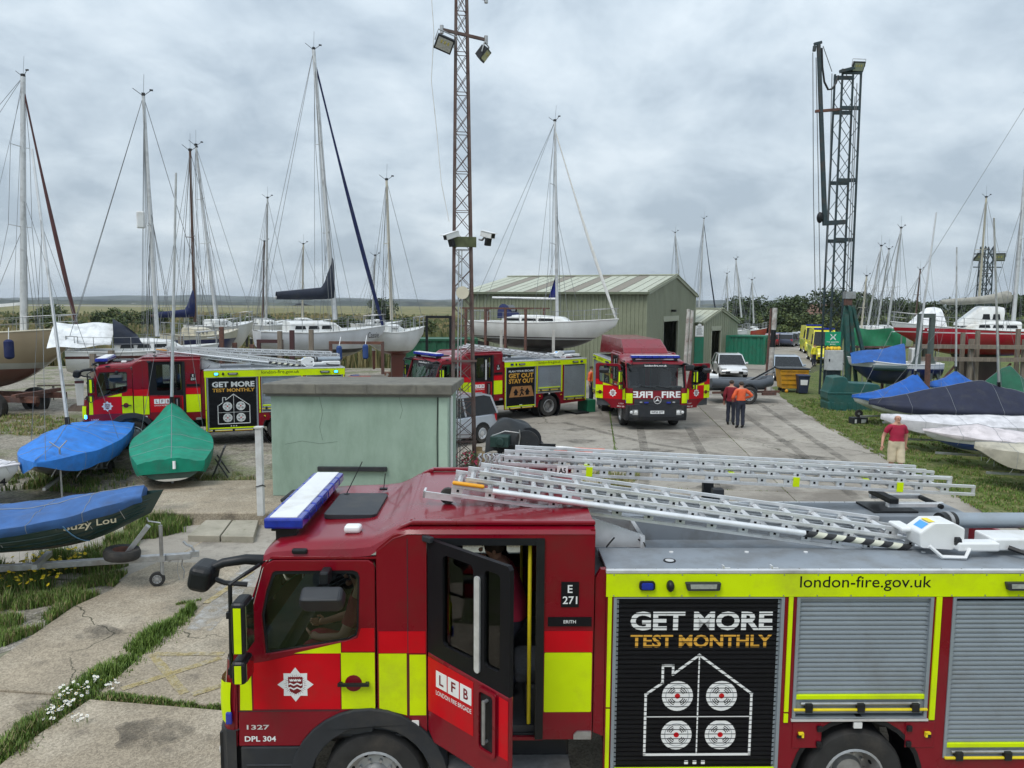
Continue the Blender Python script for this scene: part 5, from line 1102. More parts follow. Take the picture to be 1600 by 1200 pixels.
for i, (bx_, by, tx, ty, Y, mm) in enumerate(((415, 500, 413, 378, 58, spard), (422, 502, 418, 310, 52, spar), (477, 500, 474, 382, 60, sparw), (588, 500, 586, 400, 56, spar))):
    yacht(('far yacht with a dark mast left of Cassie', 'far yacht with a tall thin mast left of Cassie', 'far yacht with a pale mast behind the sail cover of Cassie', 'far yacht hidden behind the bow of Cassie')[i], GP(bx_-34, Y), GP(bx_+40, Y+2), 2.0, 1.1, 2.1, [(0, BLACK_), (2.2, (.62, .62, .6))], gel, mast=(D(bx_, by, Y), D(tx, ty, Y)), m=mm, spread=(.5,), rail=False, win=2)
# --- yacht in front of the big shed
t, f, L, zs = yacht('white yacht with black underbody and blue sprayhood standing before the green shed', GP(738, 41.8), GP(962, 38.6), 2.35, 1.35, 2.6,
    [(0, BLACK_), (2.88, (.42, .44, .46)), (2.95, BLACK_), (3.0, (.70, .71, .70))], gel, mast=(D(872, 497, 40), D(867, 190, 40)), boom=(3.6, None, 1.0, .3), furl=mat('white_sail', (.68, .68, .66), .7), furl_r=.07, cab=(.26, .70, .36), hood=navy, spread=(.38, .68), mr=.085, keel=True)
b = MB().m(cloth('bright_blue_sail', (.02, .03, .20))); mp_ = f(.62, math.pi/2)[0]
_inv = (Matrix.Translation(t.location) @ Matrix.Rotation(t.rotation_euler.z, 4, 'Z')).inverted()
q = [_inv @ D(869, 428, 40.0), _inv @ D(857, 466, 40.0), _inv @ D(870, 467, 40.0)]
b.surf(lambda u, v: (q[0].lerp(q[1], u)).lerp(q[0].lerp(q[2], u), v)+Vector((0, .06*math.sin(6*v), 0)), 4, 4); b.build('hoisted_sail', t)
cradle('tall rust red cradle round the yacht before the green shed', (D(790, 560, 39.6).x, 39.9, 0), R(-20), 3.2, 3.0, 4.45, rust, 4)
for i, (x, y, Y) in enumerate(((783, 545, 38.2), (865, 545, 37.6))): prop(G(x, 600)*0+Vector((D(x, y, Y).x, Y, 0)), ('pale timber prop under the stern half of the yacht before the shed', 'pale timber prop with blue cover under the yacht before the shed')[i], 3.4, (0, .3), mat('pale_timber', (.42, .41, .38), .8))
# --- boats behind the sheds
for i, (hx0, hx1, bx_, by, tx, ty, Y, bands) in enumerate(((1040, 1085, 1064, 470, 1055, 364, 74, [(0, BLACK_), (1.2, WHITE)]), (1075, 1120, 1092, 480, 1100, 342, 78, [(0, BLACK_), (1.2, WHITE)]), (1118, 1150, 1137, 486, 1136, 428, 84, [(0, BLACK_), (1.2, WHITE)]),
        (1148, 1166, 1158, 496, 1150, 406, 66, [(0, (.02, .02, .03)), (1.6, WHITE)]), (1164, 1196, 1177, 505, 1175, 438, 72, [(0, (.03, .03, .03)), (1.1, (.60, .46, .26)), (1.75, (.35, .05, .04))]))):
    yacht(('far yacht whose mast rises over the left of the shed ridge', 'far yacht with a dark backstay rising between the two sheds', 'far yacht with a short mast behind the small shed', 'white yacht propped up beyond the green container', 'cream and red yacht propped up beyond the green container')[i],
          GP(hx0, Y), GP(hx1, Y-1), 1.0 if i < 3 else 1.1, 1.3, 2.2, bands, gel, mast=(D(bx_, by, Y-.5), D(tx, ty, Y-.5)), spread=(.45, .7), rail=i > 2, win=2, furl=(navyb if i == 1 else None), group='yachts beyond the sheds')
# --- right-hand side
t, f, L, zs = yacht('red hulled yacht with white deck and wheelhouse up on scaffolding', GP(1668, 40.0), GP(1394, 42.0), 2.1, 1.35, 3.0,
    [(0, (.035, .02, .02)), (2.2, (.42, .012, .03)), (3.30, (.70, .7, .7)), (3.36, (.42, .012, .03)), (3.55, WHITE)], gel, mast=(D(1578, 520, 41), D(1612, 150, 41)), boom=(-.01, None, .5, .2), cab=(.30, .62, .45), mr=.11, m=spar, spread=(.4, .7), sheer=.4, bow_full=2.4)
c = cabin(t, -.9, 1.15, .75, zs(.5)+.3, .85, gel, 2, .8, 'wheelhouse')
for k in range(7):
    if k != 3: (lambda p: MB().m(whtl).box((p[0], p[1]+.02, p[2]-.02), (.09, .03, .08)).build('hull_mark', t))(f(.80+.012*k, math.pi/2*.88))
b = MB().m(cloth('grey_sail_cover', (.34, .33, .29))); q0, q1 = _inv, None
_iv = (Matrix.Translation(t.location) @ Matrix.Rotation(t.rotation_euler.z, 4, 'Z')).inverted()
a_, e_ = _iv @ D(1470, 472, 40.6), _iv @ D(1575, 464, 41)
b.tube([a_.lerp(e_, i/8)+Vector((0, 0, -.05*math.sin(math.pi*i/8))) for i in range(9)], [.10, .16, .17, .18, .19, .21, .24, .3, .34], 8); b.build('sail_cover', t, smooth=60)
YR = []
for i, (hx0, hx1, bx_, by, tx, ty, Y, mm) in enumerate(((1336, 1376, 1350, 530, 1354, 432, 56, sparw), (1345, 1395, 1362, 508, 1377, 385, 54, spar), (1356, 1400, 1378, 520, 1389, 390, 58, spar), (1372, 1420, 1391, 540, 1408, 357, 50, spar), (1424, 1466, 1432, 500, 1438, 422, 64, spard), (1505, 1585, 1538, 470, 1541, 309, 52, sparw))):
    yacht(('yacht with the leftmost pale mast behind the green sheeting', 'yacht with a grey mast leaning right behind the green sheeting', 'yacht with a grey mast third from left behind the green sheeting', 'yacht with the tallest leaning mast behind the green sheeting', 'far yacht with a thin dark mast behind the white tent cover', 'yacht with a cream mast right of the grey sail cover')[i],
          GP(hx0, Y), GP(hx1, Y+2), 1.7, 1.2, 2.3, [(0, BLACK_), (1.9, WHITE)], gel, mast=(D(bx_, by, Y), D(tx, ty, Y)), m=mm, spread=(.5,), rail=False, win=2, group='yachts behind the green sheeting')
t, f, L, zs = yacht('dark blue motor launch with blue tarpaulin over its cabin', GP(1470, 37.2), GP(1326, 38.5), .85, 1.05, 2.5, [(0, (.02, .02, .05)), (1.05, (.012, .022, .10)), (1.72, WHITE)], gel, cab=None, rail=False, name='motor_launch', keel=False)
b = MB().m(cloth('blue_tarpaulin', (.03, .11, .36))); b.surf(lambda u, v: (-.4+2.4*u, (2*v-1)*.95, zs(.5)+.9*(1-abs(2*v-1)**2.2)*(1-.55*u)+.05*math.sin(8*u+3*v)), 10, 10); b.build('tarpaulin', t, smooth=60)
MB().m(gel).bx(-1.1, -.7, -.5, .5, zs(.4)-.1, zs(.4)+.75).build('console', t, bevel=.04)
for i, (yy) in enumerate((-1.0, 1.0)): MB().m(mat('dark_green_fender', (.02, .05, .05), .5)).cyl((-.4, -1.3 if i == 0 else 1.3, zs(.5)-.2), (1.1, -1.28 if i == 0 else 1.28, zs(.5)-.2), .14, n=10).build('fender_roll', t, smooth=40)
# ================================================================== DINGHIES under covers
def dinghy(label, bowp, sternp, B, D_, z0, hullc, cover, ridge, mastx=None, mast_top=None, mast_m=spar, skirt=.14, group='covered dinghies', sheer=.12, bands=None, lip=.0, ends=(.05, .05), wheels=True, name='dinghy', sw=.7, sag=.0, bow_full=2.0, cov=(.003, .997)):
    bowp, sternp = Vector((bowp[0], bowp[1], 0)), Vector((sternp[0], sternp[1], 0)); d = bowp-sternp; L = d.length; c = (bowp+sternp)/2; rz = math.atan2(d.y, d.x)
    t = thing(name, label, 'dinghy', c, rz, group); hm = band_mat('dinghy_paint', bands or [(0, hullc)])
    half, zsh, zke, f = build_hull(t, L, B, D_, z0, hm, None, sheer=sheer, sw=sw, stern_rise=.2, bow_full=bow_full)
    def rg(s):  # ridge height along the boat, s from stern
        for (s0, h0), (s1, h1) in zip(ridge, ridge[1:]):
            if s0 <= s <= s1: return h0+(h1-h0)*(s-s0)/(s1-s0)
        return ridge[-1][1]
    NV = 30
    def cv(u, v):
        s_ = cov[0]+(cov[1]-cov[0])*u; tt = 2*v-1; a = abs(tt); hw = half(s_)*1.03+.02; x = f(s_, math.pi/2)[0]+(.05 if u > .99 else -.05 if u < .01 else 0)
        e_ = .80
        if a > e_: k_ = (a-e_)/(1-e_); return (x, math.copysign(hw*(1+.03*k_-.10*k_*k_), tt), zsh(s_)+.02-(skirt*(1-.8*max(0, (s_-.84)/.16)**1.5-.35*max(0, (.08-s_)/.08))+.05*noise.noise(Vector((s_*9, tt, 3.1))))*k_)
        q = 1-a/e_; w_ = .03*noise.noise(Vector((s_*9, tt*4, L)))+.012*math.sin(s_*26+tt*3)*q*(1-q)*3-.13*max(0, .32-abs(noise.noise(Vector((s_*11+tt*2.2, tt*3-s_*5, L+4)))))**1.5*min(1, q*3)
        return (x, tt/e_*hw, zsh(s_)+.02+rg(s_)*(.45*q**1.1+.55*math.sin(q*math.pi/2)**1.1)-sag*math.sin(math.pi*q)*.5+w_)
    b = MB().m(cover); b.surf(cv, 72, NV)
    for u in (0.0, 1.0):
        ring_ = [cv(u, j/NV) for j in range(NV+1)]; x_ = ring_[0][0]; b.add(ring_+[(x_, p[1]*.9, min(p[2], min(ring_[0][2], ring_[-1][2])+.01)) for p in ring_], [(j, j+1, NV+2+j, NV+1+j) for j in range(NV)])
    b.build('cover', t, smooth=55)
    b = MB().m(mat('seam_tape', (.24, .26, .28), .8)); b.tube([Vector(cv(i/40, .5))+Vector((0, 0, .004)) for i in range(41)], .007, 4)
    for s_ in (.2, .38, .62, .82): b.tube([Vector(cv(s_, j/30))+Vector((0, 0, .003)) for j in range(31)], .005, 4)
    tag(b.build('seam', t), kind='stuff')
    b = MB().m(mat('lashing_cord', (.45, .45, .43), .8))
    for i in range(9):
        for v in (0.0, 1.0):
            p = Vector(cv(.06+.11*i, v)); q_ = p+Vector((.05, -.12*math.copysign(1, p.y)*min(1, abs(p.y)*3), -.16)); b.cyl(p+Vector((0, math.copysign(.006, p.y), .03)), q_, .006, n=4)
    tag(b.build('lashing', t), kind='stuff')
    if wheels:
        MB().m(steel).bar((-L*.40, 0, z0-.06), (L*.44, 0, z0-.02), .06).build('trolley_beam', t)
        for s in (-1, 1):
            b = MB().m(rub); b.lathe([(.06, -.05), (.19, -.05), (.2, 0), (.19, .05), (.06, .05)], (-L*.05, s*B*.36, .2), (0, 1, 0), 18); b.build('trolley_wheel', t, smooth=40)
        MB().m(steel).cyl((-L*.05, -B*.36, .2), (-L*.05, B*.36, .2), .025, n=8).build('trolley_axle', t)
        for s in (-1, 1): MB().m(steel).bar((-L*.05, s*B*.25, .2), (-L*.05, s*B*.25, z0+.12), .05).build('trolley_chock', t)
    if mast_top is not None:
        inv = (Matrix.Translation(c) @ Matrix.Rotation(rz, 4, 'Z')).inverted(); s_ = mastx; mb = Vector((-L/2+L*s_, 0, zsh(s_)+rg(s_)-.02)); mt = inv @ Vector(mast_top)
        MB().m(mast_m).cyl(mb, mt, .045, .03, n=10).build('mast', t, smooth=40)
        b = MB().m(wire)
        for s in (-1, 1): pp = f(max(.05, s_-.1), math.pi/2); b.cyl((pp[0], s*pp[1], pp[2]), mb.lerp(mt, .72), .006, n=4, caps=False)
        pp = f(.97, math.pi/2); b.cyl(pp, mb.lerp(mt, .75), .006, n=4, caps=False); b.cyl(mb+Vector((.06, .04, 0)), mt, .005, n=4, caps=False); tag(b.build('rigging', t), kind='stuff')
        b = MB().m(blk); b.cyl(mb+Vector((0, 0, -.02)), mb+(mt-mb).normalized()*.2, .062, n=10); b.build('mast_boot', t, smooth=40)
    return t, f, L, zsh, half
bluec = cloth('bright_blue_cover', (.035, .20, .62)); greenc = cloth('sea_green_cover', (.008, .23, .145)); fadec = cloth('faded_blue_tarpaulin', (.05, .13, .33)); whitec = cloth('white_boat_cover', (.60, .59, .61)); beigec = cloth('beige_boat_cover', (.46, .43, .35))
blue2 = cloth('royal_blue_cover', (.02, .11, .42)); dgc = cloth('dark_green_cover', (.02, .11, .065)); pvc = cloth('pinkish_white_cover', (.60, .55, .56))
dinghy('dinghy under a bright blue cover with its mast stepped, beside the green one', G(62, 800, 0), G(165, 712, 0), 2.05, .55, .44, (.05, .05, .06), bluec, [(0, .12), (.35, .20), (.60, .55), (.75, .26), (1, .05)], .60, D(50, 233, 20.2), skirt=.40, sw=.8, bow_full=2.6)
t_, f_, L_, zs_, hf_ = dinghy('dinghy under a sea green cover, transom towards the camera, beside the blue one', G(272, 706, 0), G(270, 782, 0), 1.95, .50, .36, (.60, .58, .52), greenc, [(0, .12), (.2, .18), (.55, .50), (.80, .78), (.9, .55), (1, .1)], .80, D(275, 270, 22.0), skirt=.38, bands=[(0, (.6, .58, .52)), (.52, (.02, .06, .05))], bow_full=2.4)
b = MB().m(whtl); b.cyl((-L_/2-.06, -.06, zs_(0)+.06), (-L_/2-.1, -.06, zs_(0)-.12), .035, n=10); b.build('outboard_bracket', t_)
t_, f_, L_, zs_, hf_ = dinghy('dark green clinker boat named Suzy Lou under a faded blue tarpaulin on its trailer', Vector(D(237, 765, 12.5)), Vector(D(-175, 800, 11.6)), 1.75, .50, .70, (.010, .045, .038), fadec, [(0, .10), (.3, .16), (.5, .08), (.8, .16), (1, .10)], None, None, skirt=.16, bands=[(0, (.055, .045, .045)), (.84, (.008, .042, .036))], sheer=.34, wheels=False, bow_full=2.2, cov=(.003, .93))
hfn = lambda u, v, w: (lambda p: (p[0], -(p[1]+w), v))(f_((u+L_/2)/L_, math.pi/2*.72))
for w_, x0_, x1_ in (('Suzy', 0, .36), ('Lou', .42, .66)): text('name_lettering', w_, (L_*.20+x0_, L_*.20+x1_, zs_(.75)-.27+(.045 if w_ == 'Lou' else 0), zs_(.75)-.12), mat('cream_lettering', (.62, .55, .38), .6), t_, hfn, .035, .012)
for k in range(4):
    for s in (-1, 1):
        b = MB().m(MATS.get('strake', None) or mat('strake', (.008, .036, .031), .4)); b.tube([(lambda p: (p[0], s*(p[1]+.006), p[2]))(f_(.02+.95*i/16, math.pi/2*(.45+.13*k))) for i in range(17)], .012, 5); b.build('strake', t_, smooth=60)
b = MB().m(mat('blue_rope', (.12, .27, .45), .8)); b.tube([(lambda p: (p[0], -(p[1]+.03), p[2]))(f_(.70+.012*i, math.pi/2*(.86-.11*i))) for i in range(7)], .010, 6); b.build('mooring_rope', t_, smooth=60)
# its trailer
pa, pb = G(-60, 892, .45), G(297, 868, .45)
tr = thing('boat_trailer', 'galvanised boat trailer with jockey wheel under the dark green boat', 'trailer', (pb.x, pb.y, 0), math.atan2(pb.y-pa.y, pb.x-pa.x))
MB().m(steel).bx(-4.6, .02, -.05, .05, .40, .50).build('drawbar', tr, bevel=.008)
MB().m(steel).bar((-1.0, 0, .5), (-.62, 0, 1.0), .10, .08).build('winch_post', tr, bevel=.008)
b = MB().m(steel); b.cyl((-.42, -.09, .02+.16), (-.42, -.09, 1.02), .03, n=10); b.tube([(-.42, -.09, 1.02), (-.42, -.09, 1.06), (-.60, -.09, 1.10), (-.62, -.09, 1.16)], .012, 6); b.box((-.42, -.06, .46), (.1, .12, .1)); b.build('jockey_post', tr, smooth=40)
add_wheel(tr, -.50, -.09, .12, .12, .06, -1, name='jockey_wheel')
b = MB().m(steel); b.bx(.0, .14, -.04, .04, .43, .52); b.tube([(.06, 0, .52), (.03, 0, .60), (-.05, 0, .64), (-.10, 0, .70)], .02, 6); b.build('coupling', tr, smooth=40)
b = MB().m(rub); b.T = Matrix.Translation((-1.02, -.05, .58)) @ Matrix.Rotation(R(5), 4, 'Y'); b.lathe([(.15, -.07), (.26, -.075), (.28, -.03), (.28, .03), (.26, .075), (.15, .07)], (0, 0, 0), (0, 0, 1), 28); b.m(rust); b.lathe([(.15, .07), (.14, .0), (.05, -.01), (.001, -.01)], (0, 0, 0), (0, 0, 1), 20); b.build('spare_wheel', tr, smooth=40)
b = MB().m(steel); b.tube([(-.12, .03, .40), (-.14, .03, .28), (-.1, .03, .18), (-.12, .03, .06)], .010, 5); b.tube([(-.18, -.03, .40), (-.2, -.03, .2), (-.17, -.03, .05)], .005, 5); b.build('safety_chain', tr)
for s in (-1, 1): add_wheel(tr, -3.6, s*.75, .28, .28, .16, s)
MB().m(steel).bx(-3.65, -3.55, -.75, .75, .24, .32).build('axle', tr)
for x in (-2.2, -3.4): MB().m(steel).bx(x-.04, x+.04, -.35, .35, .5, .58).build('keel_roller', tr)
# white boat numbered 14 at the left edge
t_, f_, L_, zs_, hf_ = dinghy('small white open boat numbered 14 at the left edge', Vector(D(28, 745, 17.2)), Vector(D(-130, 745, 17.6)), 1.5, .62, .2, (.72, .73, .72), whitec, [(0, .02), (1, .02)], None, None, skirt=.05, wheels=False)
text('number_lettering', '14', (L_*.38, L_*.38+.17, zs_(.9)-.42, zs_(.9)-.25), blkp, t_, lambda u, v, w: (lambda p: (p[0], -(p[1]+w), v))(f_((u+L_/2)/L_, math.pi/2*.75)), .03, .02)
# right-hand row of dinghies, bows to the slipway
dinghy('white hulled dinghy under a royal blue cover beside the green tank', Vector(D(1334, 640, 29.6)), Vector(D(1512, 625, 30.8)), 1.9, .62, .42, (.70, .71, .71), blue2, [(0, .15), (.35, .22), (.47, .95), (.52, .9), (.75, .35), (1, .08)], .49, D(1463, 332, 30.4), skirt=.16)
dinghy('dinghy under a long navy cover rising to a peak at its mast', Vector(D(1362, 655, 28.0)), Vector(D(1660, 660, 27.2)), 2.1, .55, .45, (.72, .72, .72), cloth('navy_cover', (.022, .026, .05)), [(0, .3), (.30, .75), (.42, 1.02), (.5, .95), (1, .12)], .34, D(1553, 340, 26.0), skirt=.24)
dinghy('long dinghy under a plain white cover behind the walking man', Vector(D(1381, 675, 24.8)), Vector(D(1680, 680, 24.0)), 1.9, .55, .40, (.66, .66, .66), whitec, [(0, .2), (.4, .28), (1, .10)], None, None, skirt=.36, bow_full=2.7)
dinghy('white and blue racing dinghy under a pale pinkish cover', Vector(D(1447, 690, 22.3)), Vector(D(1720, 690, 21.2)), 1.8, .50, .42, (.7, .7, .7), pvc, [(0, .12), (.5, .20), (.7, .34), (1, .05)], None, None, skirt=.12, bands=[(0, (.65, .65, .65)), (.60, (.02, .06, .30)), (.80, (.72, .72, .72))], bow_full=2.8)
dinghy('dinghy under a dirty beige cover at the right edge of the photo', Vector(D(1528, 715, 19.6)), Vector(D(1780, 715, 19.0)), 1.7, .55, .42, (.3, .3, .3), beigec, [(0, .15), (.5, .22), (1, .10)], None, None, skirt=.42, bow_full=2.8)
dinghy('dinghy under a second royal blue cover with a thin grey mast behind the navy one', Vector(D(1448, 615, 34.2)), Vector(D(1560, 612, 35.2)), 1.7, .55, .5, (.6, .6, .6), blue2, [(0, .12), (.45, .3), (.62, .75), (.75, .4), (1, .1)], .62, D(1495, 386, 34.5), skirt=.18)
dinghy('dinghy under a dark green peaked cover behind the navy one', Vector(D(1530, 630, 31.5)), Vector(D(1690, 630, 30.5)), 1.8, .5, .5, (.5, .5, .5), dgc, [(0, .2), (.5, .5), (.72, 1.25), (.8, 1.1), (1, .3)], None, None, skirt=.2)
# ================================================================== HUT, MASTS, CRANE, SHEDS
hutg = mat('pale_green_render', (.30, .405, .33), .85, var=.08, scale=1.1, bump=.45, bscale=9, dirt=(.20, .285, .22), dscale=1.6, damt=.38, stretch=(1, 1, .45))
hutl = mat('pale_green_trim', (.37, .49, .40), .7, var=.05)
felt = mat('roofing_felt', (.135, .13, .112), .9, var=.2, scale=4, bump=.3, dirt=(.20, .19, .155), damt=.4)
h = thing('utility_hut', 'pale green rendered hut with flat dark felt roof behind the nearest fire engine', 'hut', (-3.45, 17.2, .255), 0)
b = MB().m(hutg); b.bx(-2.0, 1.98, 0, 2.9, 0, 2.34); b.build('wall', h, bevel=.02)
b = MB().m(hutl); b.bx(1.80, 2.0, -.02, .0, 0, 2.34); b.bx(1.985, 2.01, 0, .18, 0, 2.34); b.build('corner_board', h, bevel=.006)
b = MB().m(felt); b.add([(-2.14, -.16, 2.60), (2.12, -.16, 2.60), (2.18, 3.05, 2.46), (-2.18, 3.05, 2.46), (-2.14, -.16, 2.36), (2.12, -.16, 2.36), (2.18, 3.05, 2.30), (-2.18, 3.05, 2.30)], [(0, 1, 2, 3), (7, 6, 5, 4), (0, 4, 5, 1), (1, 5, 6, 2), (2, 6, 7, 3), (3, 7, 4, 0)]); rf = b.build('roof', h, bevel=.03)
for x in (-.95, .2, 1.3): MB().m(felt).bx(x-.006, x+.006, -.172, -.158, 2.365, 2.59).build('felt_lap', rf)
b = MB().m(mat('grey_fascia', (.17, .18, .17), .7)); b.bx(-2.1, 2.08, -.05, -.01, 2.30, 2.36); b.build('soffit', h)
b = MB().m(dkg); b.bx(-.95, .62, -.09, -.005, .60, .70); b.build('window_ledge', h, bevel=.01)
b = MB().m(wht); b.cyl((2.06, .25, 0), (2.06, .25, 2.3), .035, n=10); b.build('downpipe', h, smooth=40)
b = MB().m(mat('hairline_crack', (.13, .18, .145), .9))
for pts in (((-.9, 2.3), (-.82, 1.95), (-.9, 1.6), (-.84, 1.3)), ((.9, 2.32), (.98, 2.0), (.92, 1.8)), ((-1.7, 1.2), (-1.3, 1.28), (-.9, 1.22), (-.5, 1.27))): b.tube([(x, -.001, z) for x, z in pts], .0035, 4)
tag(b.build('render_crack', h), kind='stuff')
b = MB().m(blk); b.tube([(1.78, -.02, 2.34), (1.76, -.02, 1.4), (1.77, -.02, .1)], .010, 5); b.build('wall_cable', h)
# white posts beside the hut
wpost = mat('weathered_white_post', (.60, .61, .60), .6, var=.1, dirt=(.38, .36, .32), damt=.25)
p = D(408, 802, 15.6)
t = thing('white_post', 'white square post standing at the left corner of the hut', 'post', (p.x, p.y, .25), 0); b = MB().m(wpost); b.bx(-.065, .065, -.065, .065, 0, 1.83); b.build('post', t, bevel=.01); b = MB().m(wpost); b.bx(-.085, .085, -.085, .085, 1.83, 1.87); b.build('cap', t, bevel=.01)
b = MB().m(blk); b.tube([(-.07, -.07, .62), (.07, -.075, .66), (.08, .07, .6), (-.07, .07, .6)], .012, 6, closed=True); b.build('strap', t)
# ---- lattice mast with floodlights and cameras
galr = mat('rust_stained_lattice', (.115, .07, .062), .75, var=.35, scale=5, dirt=(.16, .14, .13), damt=.35, metal=.2)
def lattice(t, base_w, top_w, H_, bays, mm, leg=.05, br=.022, shift=(0, 0), zig=True, braced=None, horiz=True):
    def cor(k, q): w = (base_w+(top_w-base_w)*q)/2; return Vector((w*(-1 if k in (0, 3) else 1)+shift[0]*q, w*(-1 if k in (0, 1) else 1)+shift[1]*q, H_*q))
    for k in range(4): MB().m(mm).bar(cor(k, 0), cor(k, 1), leg, leg).build('leg', t)
    for i in range(bays):
        q0, q1 = i/bays, (i+1)/bays
        for k in range(4):
            k2 = (k+1) % 4
            if braced and k not in braced: continue
            MB().m(mm).bar(cor(k, q0), cor(k2, q1), br, br).build('brace', t); MB().m(mm).bar(cor(k2, q0), cor(k, q1), br, br).build('brace', t)
            if horiz and i % 2 == 0: MB().m(mm).bar(cor(k, q0), cor(k2, q0), br, br).build('strut', t)
    return cor
mt_ = thing('lattice_mast', 'tall rusty lattice mast with floodlights and cameras beside the green hut', 'mast', (-1.33, 20.9, 0), R(8))
lattice(mt_, .62, .26, 13.2, 26, galr, .06, .016, (-.06, 0))
def floodlight(parent, c, rot, w=.5, face=None):
    b = MB().m(dkg); b.T = Matrix.Translation(c) @ rot; b.box((0, 0, 0), (w, .12, w*.8)); b.box((0, .1, .02), (w*.55, .12, w*.4))
    for k in range(7): b.box((-w*.4+k*w*.133, .09, 0), (.015, .1, w*.7))
    o = b.build('floodlight', parent, bevel=.01)
    b = MB().m(lampg); b.T = Matrix.Translation(c) @ rot; b.box((0, -.064, 0), (w*.84, .01, w*.62)); b.m(mat('led_yellow', (.62, .52, .16), .5))
    for i in range(3): b.box((-w*.2+i*w*.2, -.072, .05), (w*.1, .006, w*.16))
    b.build('lens', o)
    b = MB().m(steel); b.T = Matrix.Translation(c) @ rot; b.tube([(-w*.56, 0, 0), (-w*.56, .1, w*.55), (w*.56, .1, w*.55), (w*.56, 0, 0)], .018, 6); b.build('bracket', o); return o
for z_, l_ in ((12.62, 1.15), (11.6, 1.15)):
    b = MB().m(galr); b.bar((-l_*.5, -.15, z_+.1), (l_*.5, -.15, z_-.1), .07); b.build('cross_arm', mt_)
    for s in (-1, 1): b = MB().m(steel); b.cyl((s*l_*.5, -.15, z_-s*.1-.1), (s*l_*.5, -.15, z_-s*.1+.1), .05, n=8); b.build('arm_clamp', mt_)
floodlight(mt_, Vector((-.52, -.35, 11.28)), Matrix.Rotation(R(8), 4, 'Z') @ Matrix.Rotation(R(18), 4, 'Y') @ Matrix.Rotation(R(35), 4, 'X'), .46)
floodlight(mt_, Vector((.52, -.20, 11.12)), Matrix.Rotation(R(70), 4, 'Z') @ Matrix.Rotation(R(40), 4, 'X'), .42)
def cctv(parent, c, yaw, tilt):
    T = Matrix.Translation(c) @ Matrix.Rotation(yaw, 4, 'Z') @ Matrix.Rotation(tilt, 4, 'X')
    b = MB().m(wht); b.T = T; b.box((0, 0, .02), (.15, .44, .14)); b.box((0, -.05, .10), (.19, .50, .015)); o = b.build('camera_housing', parent, bevel=.02)
    b = MB().m(blk); b.T = T; b.box((0, -.225, .02), (.12, .01, .11)); b.box((0, -.05, -.16), (.16, .10, .20)); b.build('lamp_unit', o, bevel=.02)
    b = MB().m(steel); b.T = T; b.tube([(0, .1, -.05), (0, .2, -.15), (0, .32, -.15)], .03, 6); b.build('bracket', o)
cctv(mt_, Vector((-.34, -.36, 6.42)), R(-55), R(18)); cctv(mt_, Vector((.62, -.30, 6.46)), R(35), R(12))
b = MB().m(mat('mossy_box', (.08, .095, .045), .8, var=.3)); b.bx(-.28, .32, -.32, -.26, 6.15, 6.42); b.build('junction_box', mt_, bevel=.01)
b = MB().m(cream); b.cyl((-.05, -.26, 4.95), (-.05, -.36, 4.95), .17, n=18); b.build('siren', mt_, smooth=40)
b = MB().m(wht); b.tube([(-.9, -.15, 13.4), (-.78, -.2, 11.6), (-.85, -.2, 10.4), (-.72, -.2, 9.2), (-.6, -.25, 7.8), (-.40, -.3, 6.8)], .012, 5); b.build('hanging_cable', mt_)
b = MB().m(galr)
for z_ in (.9, 3.1): b.bx(-.34, .34, -.33, -.27, z_, z_+.05)
b.build('step_bar', mt_)
b = MB().m(steel); b.cyl((-.2, -.28, 0), (-.14, -.26, 6.1), .02, n=6); b.cyl((-.12, -.28, 0), (-.06, -.26, 6.1), .015, n=6); b.build('conduit', mt_)
# ---- crane tower
cg = mat('dark_green_crane_steel', (.022, .042, .050), .55, var=.25, dirt=(.07, .05, .04), damt=.2); cg2 = mat('green_crane_base', (.018, .085, .070), .55, var=.2, dirt=(.08, .06, .045), damt=.25)
cb_ = D(1303, 590, 40); ct = D(1325, 112, 40)
cr = thing('lattice_crane', 'tall dark green lattice crane tower with a side boom and hanging cables', 'crane', (cb_.x, cb_.y, 0), 0)
lattice(cr, 1.02, .92, ct.z, 12, cg, .085, .026, (ct.x-cb_.x, 0), horiz=False, braced=(0, 2))
for q in (.49, .67, .885, .99):
    zz = ct.z*q; xo = (ct.x-cb_.x)*q
    for s in (-1, 1): MB().m(cg).bx(xo-.5, xo+.5, s*.47-.06, s*.47+.06, zz-.09, zz+.09).build('collar', cr)
def CL(x, y, Y=39.4): p = D(x, y, Y); return Vector((p.x-cb_.x, p.y-cb_.y, p.z))
b = MB().m(cg); b.cyl(CL(1289, 352), CL(1279, 70), .13, .10, n=10); b.build('side_boom', cr, smooth=40)
b = MB().m(cg); b.bar(CL(1287, 349), CL(1320, 347), .22, .22); b.build('boom_bracket', cr)
b = MB().m(rust); b.bar(CL(1274, 174), CL(1312, 171), .16, .12); b.build('stay_arm', cr)
b = MB().m(cg); b.bar(CL(1272, 69), CL(1284, 66), .12); b.cyl(CL(1273, 72), CL(1272, 80), .09, n=8); b.bar(CL(1312, 112), CL(1335, 106), .14); b.build('head_sheave', cr)
for n_, pts in (('cable', [(1270, 82), (1271, 300), (1274, 470)]), ('cable', [(1275, 90), (1279, 300), (1282, 480)]), ('cable', [(1300, 115), (1297, 250), (1291, 420)]), ('cable', [(1339, 130), (1333, 300), (1326, 480)]), ('cable', [(1286, 72), (1300, 112)]), ('cable', [(1336, 150), (1330, 300), (1322, 470)])):
    b = MB().m(wire); b.tube([CL(*p) for p in pts], .022, 4); b.build(n_, cr)
b = MB().m(blk); b.tube([CL(x, y) for x, y in ((1284, 75), (1285, 105), (1288, 128), (1294, 140), (1300, 139), (1306, 130), (1310, 118))], .05, 6); b.build('hose_loop', cr, smooth=50)
